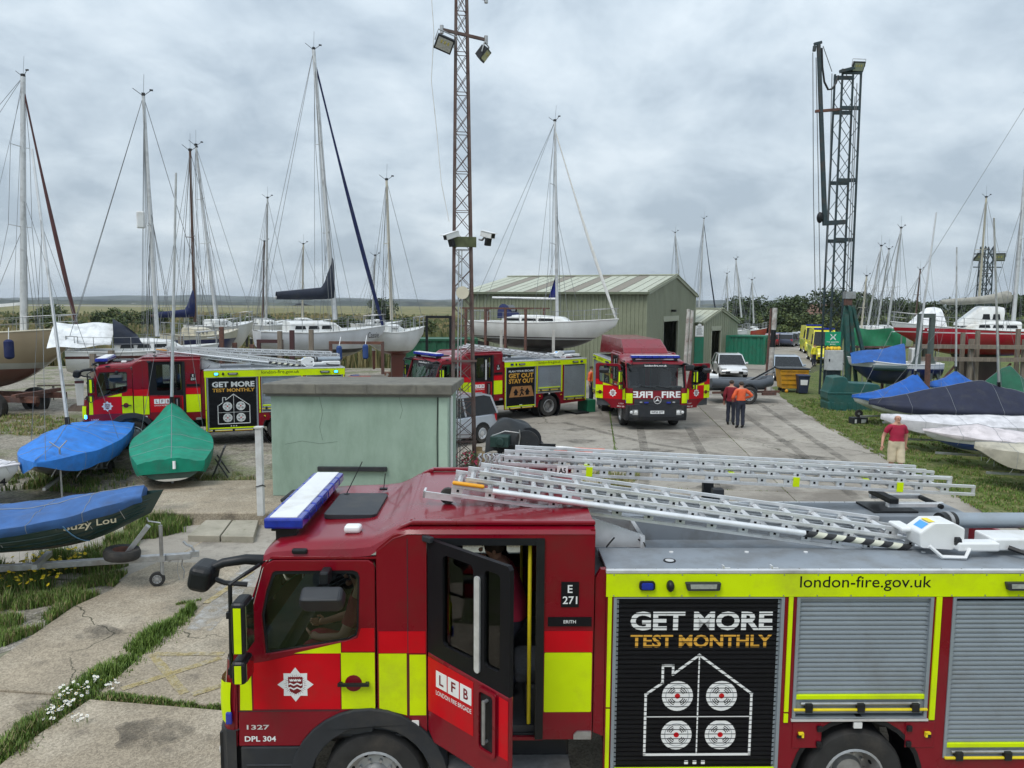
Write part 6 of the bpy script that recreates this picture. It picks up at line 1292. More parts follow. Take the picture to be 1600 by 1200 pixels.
b = MB().m(blk); b.ell(CL(1281, 340), (.16, .16, .28)); b.tube([CL(1281, 336), CL(1285, 332), CL(1288, 336)], .04, 5); b.build('hook_block', cr, smooth=50)
floodlight(cr, CL(1341, 104), Matrix.Rotation(R(5), 4, 'Z') @ Matrix.Rotation(R(30), 4, 'X'), .6)
for a_, c_ in (((1303, 600), (1322, 478)), ((1328, 478), (1338, 605)), ((1332, 478), (1362, 612)), ((1296, 600), (1326, 480))):
    b = MB().m(cg2); b.bar(CL(*a_, 38.6), CL(*c_, 38.9), .15, .15); b.build('base_leg', cr)
b = MB().m(cg2); b.bar(CL(1322, 490, 38.7), CL(1325, 610, 38.6), .24, .2); b.build('base_column', cr)
b = MB().m(steel); b.box(CL(1327, 461, 38.8), (.5, .4, .35)); b.m(rust); b.box(CL(1325, 472, 38.8), (.3, .3, .3)); b.build('winch_head', cr)
b = MB().m(cg2); b.bx(-1.2, 1.9, -2.2, -1.4, 0, .5); b.build('base_frame', cr)
# assembly point sign and grey cabinet
sg = mat('sign_green', (.0, .27, .13), .5)
p = D(1299, 577, 36.4)
t = thing('assembly_sign', 'green fire assembly point sign with white arrows above a grey cabinet', 'sign', (p.x, p.y, 0), 0)
b = MB().m(sg); b.bx(-.37, .37, -.02, .02, p.z+1.12, p.z+1.78); sp_ = b.build('sign_panel', t, bevel=.01)
for s in (-.30, .30): MB().m(cg).bx(s-.04, s+.04, .02, .10, 0, p.z+1.75).build('sign_post', t)
sm = lambda u, v, w: (u, -.022-w, p.z+v)
text('sign_lettering', 'Fire assembly', (-.29, .29, 1.26, 1.33), whtl, sp_, sm, .002, .02); text('sign_lettering', 'point', (-.13, .13, 1.155, 1.225), whtl, sp_, sm, .002, .02)
b = MB().m(whtl)
for a_ in (45, 135, 225, 315):
    d_ = Vector((math.cos(R(a_)), math.sin(R(a_)))); n_ = Vector((-d_.y, d_.x)); c_ = Vector((0, 1.53))
    b.plate([tuple(c_+d_*.19+n_*.015), tuple(c_+d_*.13+n_*.015), tuple(c_+d_*.13+n_*.045), tuple(c_+d_*.07), tuple(c_+d_*.13-n_*.045), tuple(c_+d_*.13-n_*.015), tuple(c_+d_*.19-n_*.015)], [], sm, 0, .004)
for x in (-.05, 0, .05): b.plate(ngon(x, 1.55, .02, 8), [], sm, 0, .004); b.plate([(x-.02, 1.47), (x+.02, 1.47), (x+.02, 1.525), (x-.02, 1.525)], [], sm, 0, .004)
b.build('sign_symbol', sp_)
t = thing('grey_cabinet', 'pale grey metal cabinet mounted below the assembly point sign', 'cabinet', (p.x, p.y-.1, 0), 0); b = MB().m(mat('cabinet_grey', (.46, .47, .46), .5)); b.bx(-.36, .36, -.3, .1, p.z-.02, p.z+.92); cbx = b.build('body', t, bevel=.015); b = MB().m(blk); b.box((-.28, -.31, p.z+.46), (.05, .03, .12)); b.build('lock', t)
b = MB().m(cg); b.bx(-.3, .3, -.1, .06, 0, p.z-.02); b.build('stand', t)
t = thing('hi_vis_jackets', 'yellow hi-vis vests bundled on the cabinet under the sign', 'vests', (p.x, p.y-.05, p.z+.92), 0); b = MB().m(mat('hi_vis_orange_yellow', (.72, .45, .02), .7, var=.4, scale=12)); [b.ell((-.25+.17*i, -.03, .07), (.11, .12, .09+.02*(i % 2))) for i in range(4)]; b.build('bundle', t, smooth=60)
# green tank
tg = mat('green_plastic_tank', (.018, .095, .085), .45, var=.1, dirt=(.05, .10, .08), damt=.25)
p = G(1327, 640)
t = thing('green_tank', 'dark green plastic storage tank with ribbed sides beside the crane', 'tank', p, R(-4))
b = MB().m(tg); pr = [(-1.12, 0), (1.12, 0), (1.14, .35), (1.10, .42), (1.16, .50), (1.16, .80), (1.12, .86), (1.10, 1.12), (1.0, 1.22), (-.28, 1.26), (-.36, 1.48), (-.48, 1.54), (-.95, 1.50), (-1.02, 1.2), (-1.12, .9), (-1.16, .80), (-1.16, .5), (-1.10, .42), (-1.14, .35)]
b.plate(pr, [], lambda u, v, w: (u, w, v), -.55, .55); b.build('tank_body', t, bevel=.07, seg=3)
for i in range(6): MB().m(tg).bx(-.98+i*.36, -.84+i*.36, -.585, -.54, .06, .38).build('rib', t, bevel=.02)
MB().m(tg).bx(-1.17, 1.17, -.575, .575, .76, .84).build('seam_band', t, bevel=.02)
# ---- big shed with ribbed cladding
clad = mat('olive_cladding', (.235, .255, .175), .55, var=.06, dirt=(.17, .185, .12), damt=.3, dscale=.7); gab = mat('olive_gable_cladding', (.245, .26, .185), .6, var=.05, dirt=(.18, .19, .13), damt=.25, dscale=.5)
roofm = mat('pale_green_roof', (.42, .44, .35), .5, var=.05, dirt=(.3, .3, .21), damt=.2); rfl = mat('weathered_rooflight', (.205, .18, .14), .6, var=.12); door_d = mat('dark_doorway', (.012, .012, .013), .8)
def shed(label, c1, c2, wall, eave, ridge, doors, name='shed', lights=4, back=True):
    """c1, c2: left and right ends of the gable facing right; wall: length of the long wall going left"""
    c1, c2 = Vector((c1[0], c1[1], 0)), Vector((c2[0], c2[1], 0)); g = (c2-c1); gw = g.length; g.normalize(); l = Vector((-g.y, g.x, 0))
    t = thing(name, label, 'shed', c1, math.atan2(-l.y, -l.x)); Lw = wall    # local -x runs along the long wall, +y along the gable
    n = int(Lw/.25)     # ribbed long walls
    for y_, sg_ in ((0, -1), (gw, 1)):
        b = MB().m(clad)
        for i in range(n):
            x0 = -Lw+i*Lw/n; dx = Lw/n
            for a_, e_, o_ in ((0, .5, 0), (.5, .6, None), (.6, .9, .05), (.9, 1.0, None)):
                ya = y_+sg_*(0 if (o_ == 0 or (o_ is None and a_ == .5)) else .05); yb = y_+sg_*(0 if (o_ == 0 or (o_ is None and a_ == .9)) else .05)
                b.add([(x0+dx*a_, ya, 0), (x0+dx*e_, yb, 0), (x0+dx*e_, yb, eave), (x0+dx*a_, ya, eave)], [(0, 1, 2, 3)])
        b.build('long_wall', t)
    gp = [(0, 0), (gw, 0), (gw, eave), (gw/2, ridge), (0, eave)]
    b = MB().m(gab); b.plate(gp, [[(a_, .0+.02), (e_, .02), (e_, h_), (a_, h_)] for a_, e_, h_ in doors], lambda u, v, w: (w, u, v), -.1, 0); b.build('gable_wall', t)
    b = MB().m(gab); b.plate(gp, [], lambda u, v, w: (-Lw+w, u, v), 0, .1); b.build('gable_wall', t)
    b = MB().m(gab)
    for i in range(int(gw/.35)):
        y_ = .2+i*.35; zt = eave+(ridge-eave)*(1-abs(y_-gw/2)/(gw/2))-.05; dz = max([h_ for a_, e_, h_ in doors if a_-.1 < y_ < e_+.1]+[0]); b.bx(0, .02, y_-.04, y_+.04, dz+.02, zt)
    tag(b.build('cladding_rib', t), kind='stuff')
    for a_, e_, h_ in doors:
        b = MB().m(door_d); b.bx(-1.2, -1.15, a_-.3, e_+.3, 0, h_+.2); b.build('doorway', t)
        b = MB().m(mat('door_trim', (.34, .35, .27), .5)); b.bx(0, .05, a_-.12, a_, 0, h_+.15); b.bx(0, .05, e_, e_+.12, 0, h_+.15); b.bx(0, .05, a_-.12, e_+.12, h_, h_+.35); b.build('door_frame', t)
    for s, (ya, yb) in ((0, (-.25, gw/2)), (1, (gw+.25, gw/2))):
        sl = (ridge-eave)/(gw/2); za = eave-.25*sl+.06; zb = ridge+.06
        nb = 2*lights+1; k = 0; x = -Lw-.15
        segs = []
        wl = .8; wr = (Lw+.3-lights*wl)/(lights+1) if lights else Lw+.3
        for i in range(2*lights+1):
            w_ = wr if i % 2 == 0 else wl; segs.append((x, x+w_, i % 2)); x += w_
        for x0, x1, lt in segs:
            b = MB().m(rfl if lt else roofm); m_ = max(1, int((x1-x0)/.5))
            for i in range(m_):
                a0 = x0+(x1-x0)*i/m_; a1 = x0+(x1-x0)*(i+1)/m_; r_ = a1-.05
                for p_, q_, h_ in ((a0, r_, 0), (r_, a1, .02)): b.add([(p_, ya, za+h_), (q_, ya, za+h_), (q_, yb, zb+h_), (p_, yb, zb+h_)], [(0, 1, 2, 3)])
            b.build('rooflight' if lt else 'roof_sheet', t)
    b = MB().m(roofm); b.bar((-Lw-.2, gw/2, ridge+.1), (.2, gw/2, ridge+.1), .4, .07); b.build('ridge_cap', t)
    for ya in (-.27, gw+.27): MB().m(mat('gutter_green', (.13, .15, .10), .6)).bar((-Lw-.15, ya, eave-.05), (.15, ya, eave-.05), .14, .14).build('gutter', t)
    for s in (0, 1):
        y0, y1 = (-.2, gw/2) if s == 0 else (gw+.2, gw/2); MB().m(mat('barge_board', (.30, .31, .23), .6)).bar((.07, y0, eave-.02), (.07, y1, ridge+.04), .06, .28, upv=(0, 0, 1)).build('barge_board', t)
    return t, gw
C1, C2 = Vector((8.05, 46.0)), Vector((14.25, 60.0))
sh_, gw = shed('large olive green metal shed with pale roof and rooflights', C1, C2, 12.4, 5.42, 6.65, [(4.2, 8.8, 3.6)])
b = MB().m(blk); b.box((.2, 6.5, 4.3), (.3, .35, .15)); b.build('flood_lamp', sh_)
shed('small olive green shed with an open doorway beside the large shed', D(1097, 560, 59.5).to_2d(), D(1151, 560, 63.5).to_2d(), 3.0, 3.35, 4.35, [(1.3, 2.7, 2.7)], lights=0)
# containers
def container(label, loc, rz, L, H_, W_, m):
    t = thing('shipping_container', label, 'container', loc, rz, 'green shipping containers'); b = MB().m(m)
    for y_, sg_ in ((-W_/2, -1), (W_/2, 1)):
        n = int(L/.28)
        for i in range(n):
            x0 = -L/2+i*L/n; dx = L/n; o = .05*(i % 2)
            b.add([(x0, y_-sg_*o, .12), (x0+dx*.8, y_-sg_*o, .12), (x0+dx*.8, y_-sg_*o, H_-.1), (x0, y_-sg_*o, H_-.1)], [(0, 1, 2, 3)]); o2 = .05*((i+1) % 2); b.add([(x0+dx*.8, y_-sg_*o, .12), (x0+dx, y_-sg_*o2, .12), (x0+dx, y_-sg_*o2, H_-.1), (x0+dx*.8, y_-sg_*o, H_-.1)], [(0, 1, 2, 3)])
    b.build('corrugated_side', t)
    b = MB().m(m); b.bx(-L/2, L/2, -W_/2+.06, W_/2-.06, H_-.06, H_-.02); b.build('roof', t)
    for x in (-L/2, L/2):
        MB().m(m).bx(x-.04, x+.04, -W_/2, W_/2, .1, H_-.05).build('end_panel', t)
        for s in (-1, 1): MB().m(m).bx(x-.08, x+.08, s*W_/2-.08, s*W_/2+.08, 0, H_).build('corner_post', t)
    for s in (-1, 1):
        for z in (.06, H_-.06): MB().m(m).bx(-L/2, L/2, s*W_/2-.06, s*W_/2+.06, z-.06, z+.06).build('rail', t)
    for y in (-.5, -.2, .2, .5): MB().m(m).cyl((L/2+.07, y, .15), (L/2+.07, y, H_-.15), .02, n=6).build('lock_bar', t)
    for i in range(6): MB().m(m).bx(L/2+.04, L/2+.06, -W_/2+.1, W_/2-.1, .3+i*.36, .34+i*.36).build('end_rib', t)
    return t
gcont = mat('container_green', (.008, .155, .09), .5, var=.08, dirt=(.03, .10, .06), damt=.25)
p = D(1170, 560, 62); container('bright green shipping container right of the small shed', (p.x, 62.5, 0), R(-25), 2.9, 2.3, 2.2, gcont)
p = D(676, 545, 45); container('dark green container behind the cab of the fire engine by the mast', (p.x, 46.5, 0), R(4), 5.0, 2.6, 2.4, mat('container_dark_green', (.015, .10, .05), .5))
# notice board and fire point between the sheds
p = D(1090, 560, 58)
t = thing('notice_board', 'white notice board with small lettering above a green panel by the shed', 'notice board', (p.x, p.y-.3, 0), R(10))
MB().m(wht).bx(-.33, .33, -.03, .03, 2.35, 3.15).build('board', t); MB().m(wht).plate(ngon(0, 3.15, .16, 12), [], lambda u, v, w: (u, w, v), -.03, .03).build('crest', t); MB().m(gcont).bx(-.36, .36, -.02, .04, .3, 2.3).build('panel', t)
for s in (-.3, .3): MB().m(timber).bx(s-.04, s+.04, .04, .1, 0, 3.2).build('post', t)
b = MB().m(dkg)
for i in range(6): b.bx(-.24+.03*(i % 2), .24-.04*(i % 3), -.034, -.031, 2.47+i*.09, 2.50+i*.09)
tag(b.build('print', t), kind='stuff')
p = G(1105, 562); t = thing('extinguisher_stand', 'grey and red fire point stand leaning by the small shed', 'fire point', p, 0); MB().m(mat('dull_red', (.22, .04, .035), .6)).bx(-.16, .16, -.1, .1, 1.2, 2.1).build('extinguisher_box', t); MB().m(steel).bx(-.14, .14, -.06, .06, 0, 1.2).build('stand', t)
# gate posts
wr = mat('flaking_white_post', (.50, .49, .46), .75, var=.12, dirt=(.16, .075, .05), dscale=3.2, damt=.42)
for i, (x, y0, yt, Y, r_, lab) in enumerate(((1076, 600, 483, 42.5, .10, 'left rusty white gate post behind the open door of the facing fire engine'), (1082, 600, 485, 43.3, .09, 'right rusty pole paired with the gate post behind the facing fire engine'), (1205, 610, 482, 41.0, .06, 'thin rusty pole beside the white gate post by the yellow skip'), (1211, 617, 481, 40.2, .13, 'white and black gate post by the yellow skip'))):
    a_ = D(x, yt, Y); t = thing('gate_post', lab, 'post', (a_.x-.15, Y, 0), 0, 'old gate posts')
    if i == 3: MB().m(wr).cyl((0, 0, 0), (.09, 0, a_.z*.55), r_, n=12).build('lower_post', t, smooth=40); MB().m(blk).cyl((.09, 0, a_.z*.55), (.13, 0, a_.z*.75), r_*.98, n=12).build('black_band', t, smooth=40); MB().m(wr).cyl((.13, 0, a_.z*.75), (.15, 0, a_.z), r_*.95, n=12).build('upper_post', t, smooth=40)
    else: MB().m(wr if i != 2 else rust).cyl((0, 0, 0), (.15, 0, a_.z), r_, n=12).build('post', t, smooth=40)
# ---- frames, posts and staging among the boats
def portal(label, x0, x1, Y, zt, m, w=.14, braces=True, name='steel_frame'):
    a_, e_ = D(x0, 560, Y), D(x1, 560, Y); t = thing(name, label, 'frame', (a_.x, Y, 0), 0, 'steel frames between the boats'); L_ = e_.x-a_.x
    for x in (0, L_): MB().m(m).bx(x-w/2, x+w/2, -w/2, w/2, 0, zt).build('upright', t)
    MB().m(m).bx(-w/2, L_+w/2, -w/2-.003, w/2+.003, zt, zt+w).build('top_beam', t)
    if braces: MB().m(m).bar((-.9, 0, .1), (0, 0, zt*.6), w*.6).build('brace', t); MB().m(m).bar((L_+.9, 0, .1), (L_, 0, zt*.6), w*.6).build('brace', t)
    return t
gfr = mat('grey_green_steel', (.075, .095, .085), .6, var=.2)
portal('grey green steel portal with raking braces left of the red yacht', 1434, 1453, 36.6, 4.15, gfr, .2)
portal('rust red frame in front of the bow of Cassie', 517, 598, 30.2, 3.05, rust, .11, False)
portal('black topped frame before the dark green container', 667, 704, 43.2, 3.85, blk, .14, False)
portal('dark rusty frame round the stern of Cassie', 405, 440, 31.6, 3.0, mat('dark_red_steel', (.06, .022, .024), .7), .14, False)
for i, (x, Y, zt, m_) in enumerate(((393, 32.2, 2.9, rust), (437, 31.3, 3.5, timber), (456, 31.0, 3.55, mat('dark_red_steel', (.06, .022, .024), .7)), (486, 30.4, 3.6, timber), (346, 33, 3.6, rust), (366, 33.5, 2.9, rust), (412, 36, 2.8, blk), (282, 32.5, 3.2, timber), (172, 27.6, 2.9, timber), (143, 27.2, 2.8, timber), (1452, 33.8, 2.6, rust), (1504, 38.6, 3.4, timber), (1527, 38.4, 3.5, timber), (1590, 38.6, 3.6, timber))):
    a_ = D(x, 560, Y); prop((a_.x, Y, 0), ('rust red steel post left of Cassie, nearest the blue hull', 'weathered timber post at the stern of Cassie', 'dark red steel post amid the hull of Cassie', 'tall timber post before the cabin of Cassie', 'rust red post before the dark blue hull', 'second rust red post before the dark blue hull', 'black post behind the stern of Cassie', 'timber post beyond the green dinghy mast', 'rusty capped timber post right of the white awning', 'timber post below the white awning', 'short rusty post beside the grey green portal', 'left timber post of the red yacht staging', 'second timber post of the red yacht staging', 'right timber post of the red yacht staging')[i], zt, (0, .1), m_, w=.17)
st = thing('timber_staging', 'weathered timber staging rails in front of the red yacht', 'staging', (D(1500, 560, 38).x, 38.0, 0), R(-2))
for z_ in (2.0, 2.62): MB().m(timber).bx(-2.3, 5.5, -.08, .08, z_, z_+.20).build('rail_board', st)
for x in (-2.0, .6, 3.2, 5.0): MB().m(timber).bx(x-.1, x+.1, .08, .26, 0, 3.1).build('upright', st)
for x in (-1.6, 1.0, 3.6): MB().m(rust).bar((x, .1, 0), (x+1.6, .2, 1.9), .08).build('raker', st)
rb = thing('rusty_barrier', 'long rusty rail in front of the green sheeting', 'rail', (D(1320, 560, 39.5).x, 39.5, 0), 0); MB().m(rust).bx(0, 4.0, -.05, .05, 2.55, 2.64).build('rail', rb)
for x in (.3, 2.0, 3.7): MB().m(rust).bx(x-.06, x+.06, -.04, .04, 0, 2.6).build('upright', rb)
gs = thing('green_sheeting', 'bright green plastic sheeting hung on poles behind the crane base', 'sheeting', (D(1320, 560, 46).x, 46, 0), R(2))
b = MB().m(cloth('green_sheet', (.035, .24, .12), .5)); b.surf(lambda u, v: (3.6*u, .10*math.sin(u*17)+.05*math.sin(v*5+u*9), 2.3+1.05*v+.05*math.sin(u*11)), 30, 6); b.build('sheet', gs, smooth=60)
for x in (0, 1.2, 2.4, 3.6): MB().m(steel).cyl((x, .15, 0), (x, .15, 3.5), .04, n=6).build('pole', gs)
wt = thing('white_tent_cover', 'white tarpaulin tent over a boat cockpit beside the red yacht', 'tarpaulin', (D(1437, 510, 44).x, 44, 0), 0)
b = MB().m(cloth('white_tarpaulin', (.74, .76, .77), .5)); b.surf(lambda u, v: (-1.15+2.3*u, -.9+1.8*v, 3.25+(1.5*min(1, u*1.6)-.15*u)*(1-abs(2*v-1)**1.3)+.04*math.sin(u*14+v*5)), 14, 12); b.build('sheet', wt, smooth=60)
for x in (-1.0, 1.0): MB().m(steel).cyl((x, 0, 0), (x, 0, 3.2 if x < 0 else 4.5), .04, n=6).build('pole', wt)
t2 = thing('floodlight_tower', 'distant lattice floodlight tower beyond the red yacht', 'mast', (D(1533, 520, 78).x, 78, 0), 0)
lattice(t2, 1.1, .8, D(1535, 385, 78).z, 8, cg, .09, .05)
for s in (-1, 1): floodlight(t2, Vector((s*1.0, -.4, D(1535, 402, 78).z)), Matrix.Rotation(R(-30*s), 4, 'Z') @ Matrix.Rotation(R(35), 4, 'X'), 1.1)
for z_ in (0, -1.3): MB().m(cg).bx(-1.4, 1.4, -.3, -.2, D(1535, 398, 78).z+z_, D(1535, 398, 78).z+z_+.1).build('cross_arm', t2)
for i, (x, y, Y) in enumerate(((530, 552, 29.6), (571, 550, 29.5))):
    p = D(x, y, Y); ft = thing('fender', ('left blue fender hung on the rust red frame', 'right blue fender hung on the rust red frame')[i], 'fender', p, 0, 'boat fenders'); b = MB().m(cloth('fender_blue', (.03, .07, .22))); b.cyl((0, 0, -.2), (0, 0, .2), .11, n=12); b.ell((0, 0, .2), (.11, .11, .1)); b.ell((0, 0, -.2), (.11, .11, .08)); b.build('fender_body', ft, smooth=40); MB().m(whtl).cyl((0, 0, .28), (0, .3, .62), .012, n=5).build('lanyard', ft)
for i, (x0, x1, Y, m_) in enumerate(((545, 578, 28.6, mat('pinkish_steel', (.42, .17, .15), .7)), (562, 600, 29.2, mat('grey_timber', (.28, .26, .23), .8)))):
    a_, e_ = D(x0, 590, Y), D(x1, 590, Y); t = thing('cross_trestle', ('pinkish cross braced trestle beside the rear of the left fire engine', 'grey cross braced trestle under the rust red frame')[i], 'trestle', (a_.x, Y, 0), 0, 'cross trestles'); L_ = e_.x-a_.x
    MB().m(m_).bar((0, 0, 0), (L_, .1, 1.9), .09).build('leg', t); MB().m(m_).bar((L_, 0, 0), (0, -.1, 1.9), .09).build('leg', t); MB().m(m_).bar((0, .9, 0), (L_, .9, 1.9), .09).build('leg', t); MB().m(m_).bar((0, -.1, 1.9), (L_, .1, 1.9), .09).build('top_bar', t)
# ================================================================== CARS AND VANS
def car(label, loc, rz, paint, L=4.3, Wd=1.75, Hh=1.5, kind='hatch', group='parked cars', name='parked_car', detail=True, cat='car'):
    """local +x is forward; z=0 ground"""
    t = thing(name, label, cat, loc, rz, group); hw = Wd/2
    belt = Hh*.60; z0 = .28
    if kind == 'van': prof = [(-.5, z0, Hh*.5), (-.49, z0, Hh*.52), (-.3, z0, Hh*.52), (0, z0, Hh*.52), (.2, z0, Hh*.50), (.30, z0, Hh*.46), (.43, z0, Hh*.40), (.49, z0, Hh*.30), (.5, z0+.05, Hh*.24)]
    else: prof = [(-.5, z0+.12, belt*.80), (-.49, z0, belt*.97), (-.42, z0-.05, belt), (-.2, z0-.05, belt), (.1, z0-.05, belt*.99), (.20, z0-.05, belt*.97), (.36, z0-.03, belt*.88), (.46, z0, belt*.76), (.495, z0+.05, belt*.62), (.5, z0+.1, belt*.5)]
    b = MB().m(paint); n = len(prof)
    def sec(i):
        x, a, c = prof[i]; w_ = hw*(1-.10*max(0, (abs(x)-.38)/.12)**2)
        return [(x*L, y*w_, z) for y, z in ((-.90, a), (-.985, a+.08), (-1.0, (a+c)/2), (-.97, c-.07), (-.88, c), (0, c+.02), (.88, c), (.97, c-.07), (1.0, (a+c)/2), (.985, a+.08), (.90, a))]
    vs = []; [vs.extend(sec(i)) for i in range(n)]
    fs = [(i*11+j, i*11+j+1, (i+1)*11+j+1, (i+1)*11+j) for i in range(n-1) for j in range(10)]+[(i*11+10, i*11, (i+1)*11, (i+1)*11+10) for i in range(n-1)]+[tuple(range(11)), tuple(range((n-1)*11+10, (n-1)*11-1, -1))]
    b.add(vs, fs); b.build('body', t, smooth=40)
    # greenhouse
    if kind == 'van': g = [(-.485, Hh*.98), (.16, Hh), (.24, Hh*.93), (.36, Hh*.47)]; rear = -.495
    elif kind == 'suv': g = [(-.44, Hh*.95), (-.36, Hh), (.02, Hh), (.10, Hh*.97), (.27, belt)]; rear = -.49
    else: g = [(-.36, Hh*.93), (-.26, Hh), (.0, Hh), (.07, Hh*.97), (.25, belt)]; rear = -.47
    zb = belt-.02 if kind != 'van' else Hh*.5
    side = [(rear, zb)]+g+([(.34, zb)] if kind == 'van' else [(.27, zb)])
    tw = lambda z: hw*(.95-.16*max(0, (z-zb)/(Hh-zb)))
    b = MB().m(paint if kind == 'van' else darkglass)
    vs = [(x*L, -tw(z), z) for x, z in side]+[(x*L, tw(z), z) for x, z in side]; k = len(side)
    b.add(vs, [tuple(range(k)), tuple(range(2*k-1, k-1, -1))]+[(i, i+1, k+i+1, k+i) for i in range(k-1)]); b.build('greenhouse', t)
    if kind != 'van':
        b = MB().m(paint); tops = [p for p in g if p[1] > Hh*.92]; xa, xb = tops[0][0]*L, tops[-1][0]*L; w_ = tw(Hh*.98)+.006
        vs = [(x*L, s*tw(z)*1.004*(1 if abs(s) == 1 else 1), z+.006) for x, z in tops for s in (-1, 0, 1)]; b.add(vs, [(3*i+j, 3*i+j+1, 3*i+j+4, 3*i+j+3) for i in range(len(tops)-1) for j in range(2)]); b.build('roof', t, smooth=40)
        for s in (-1, 1):
            for (xa, za), (xb, zb_) in (((side[-2][0], side[-2][1]), tops[-1]), ((-.13, zb), (-.12, Hh*.985)), (side[0], tops[0]), (tops[0], tops[1]), (tops[1], tops[-1])):
                MB().m(paint).bar((xa*L, s*(tw(za)+.004), za), (xb*L, s*(tw(zb_)+.004), zb_), .05, .06).build('pillar', t)
    else:
        b = MB().m(darkglass); b.add([(.243*L, -tw(Hh*.9)*.93, Hh*.915), (.243*L, tw(Hh*.9)*.93, Hh*.915), (.357*L, tw(Hh*.5)*.95, Hh*.50), (.357*L, -tw(Hh*.5)*.95, Hh*.50)], [(0, 1, 2, 3)]); b.T = None; wd = b.build('windscreen', t); wd.location = (.03, 0, .025)
        for s in (-1, 1): b = MB().m(darkglass); b.add([(.08*L, s*(tw(Hh*.55)+.008), Hh*.54), (.30*L, s*(tw(Hh*.55)+.008), Hh*.54), (.24*L, s*(tw(Hh*.85)+.008), Hh*.85), (.08*L, s*(tw(Hh*.85)+.008), Hh*.85)], [(0, 1, 2, 3)]); b.build('side_window', t)
    wr_ = .32 if kind != 'van' else .35
    for x in (-.31, .30):
        for s in (-1, 1):
            add_wheel(t, x*L, s*(hw-.10), wr_, wr_, .21, s, rimm=alu)
            if detail: b = MB().m(blk); b.plate(arc(x*L, wr_, wr_+.07, 200, -20, 12)+arc(x*L, wr_, wr_-.02, -20, 200, 12), [], lambda u, v, w, s=s: (u, s*(hw-.006+w), v), -.1, .012); b.build('wheel_arch', t)
    for s in (-1, 1):
        b = MB().m(lampg); b.box((.462*L, s*hw*.72, belt*.70 if kind != 'van' else Hh*.33), (.22, .34, .13)); b.build('headlight', t, bevel=.03)
        b = MB().m(redb); b.box((-.482*L, s*hw*.80, belt*.82), (.12, .2, .26)); b.build('tail_light', t, bevel=.02)
        b = MB().m(paint); b.box((.17*L, s*(hw+.10), belt+.06), (.10, .17, .12)); b.build('wing_mirror', t, bevel=.03)
    b = MB().m(blk); b.bx(.485*L, .503*L, -hw*.6, hw*.6, .32, .50); b.bx(-.503*L, -.485*L, -hw*.8, hw*.8, .30, .42); b.build('bumper_grille', t, bevel=.01)
    MB().m(whtl).bx(.503*L, .510*L, -.26, .26, .40, .51).build('number_plate', t)
    if kind == 'suv' and detail:
        for s in (-1, 1): MB().m(steel).bar((-.36*L, s*hw*.72, Hh+.05), (.02*L, s*hw*.72, Hh+.05), .035).build('roof_bar', t)
    return t
def paintm(n, c): return mat(n, c, .3, coat=.7, var=.03, metal=.1)
silv = mat('silver_paint', (.52, .56, .62), .3, metal=.35, coat=.6, var=.03)
p = G(722, 696); car('silver estate car parked between the hut and the fire engine', (p.x-.85, p.y+.1, 0), R(228), silv, 4.2, 1.72, 1.62, 'suv')
p = G(1165, 608); car('white car facing the camera behind the inflatable boat trailer', (p.x+1.3, p.y+8.0, 0), R(-97), paintm('white_car', (.70, .71, .72)), 4.4, 1.8, 1.48)
p = G(1243, 598); car('grey blue car facing the camera behind the yellow skip', (p.x+.2, p.y+2.4, 0), R(-100), paintm('grey_blue_car', (.34, .40, .48)), 4.5, 1.82, 1.5)
am = mat('ambulance_yellow', (.72, .66, .03), .35, coat=.4)
for i, (x, y, Y, rz) in enumerate(((1269, 549, 78, -104), (1284, 552, 66, -106))):
    a_ = D(x, y, Y); t = car(('yellow ambulance coming along the road beyond the crane', 'second yellow ambulance partly behind the assembly sign')[i], (a_.x, Y, 0), R(rz), am, 5.8, 2.05, 2.75, 'van', 'ambulances', 'ambulance', cat='ambulance')
    b = MB().m(blu); b.bx(.9, 1.15, -.8, .8, 2.72, 2.86); b.build('light_bar', t)
    b = MB().m(mat('ambulance_green', (.05, .35, .10), .4))
    for k in range(8): b.bx(-2.7+k*.62, -2.4+k*.62, -1.035, -1.03, .75+.3*(k % 2), 1.05+.3*(k % 2))
    tag(b.build('chequer_marking', t), kind='stuff')
for i, (x, Y, c_, nm) in enumerate(((1200, 88, (.25, .05, .05), 'maroon'), (1210, 90, (.20, .03, .03), 'dark red'), (1222, 92, (.03, .06, .30), 'blue'), (1232, 90, (.05, .06, .10), 'dark navy'), (1240, 93, (.03, .035, .045), 'black'), (1250, 95, (.45, .45, .46), 'pale grey'), (1258, 97, (.6, .6, .61), 'white'))):
    a_ = D(x, 530, Y); car(nm+' car in the row parked before the far hedge', (a_.x, Y, 0), R(60), paintm('row_car_'+nm.replace(' ', '_'), c_), 4.2, 1.75, 1.5, 'hatch', 'cars parked before the hedge', detail=False)
# skip and wheelie bin
ys = mat('yellow_skip_paint', (.60, .30, .012), .55, var=.1, dirt=(.25, .12, .03), damt=.3)
p = G(1236, 612)
t = thing('skip_bin', 'yellow ochre four wheeled waste skip with dark lid beside the gate post', 'skip', p, R(-4))
b = MB().m(ys); pr = [(-.62, .22), (.62, .22), (.78, 1.25), (-.78, 1.25)]; b.plate(pr, [], lambda u, v, w: (u, w, v), -.5, .5); bo = b.build('bin_body', t, bevel=.02)
for z_ in (.45, .70, .95, 1.16): MB().m(ys).bx(-.66-.06*(z_-.4), .66+.06*(z_-.4), -.535, -.50, z_, z_+.06).build('rib', t)
MB().m(dkg).bx(-.82, .82, -.55, .55, 1.25, 1.33).build('lid', t, bevel=.02)
for x in (-.5, .5):
    for y in (-.38, .38): b = MB().m(rub); b.lathe([(.02, -.04), (.11, -.04), (.11, .04), (.02, .04)], (x, y, .11), (0, 1, 0), 14); b.build('castor', t); 
b = MB().m(amber); b.ell((-.42, -.62, .1), (.09, .09, .1)); b.build('float', t)
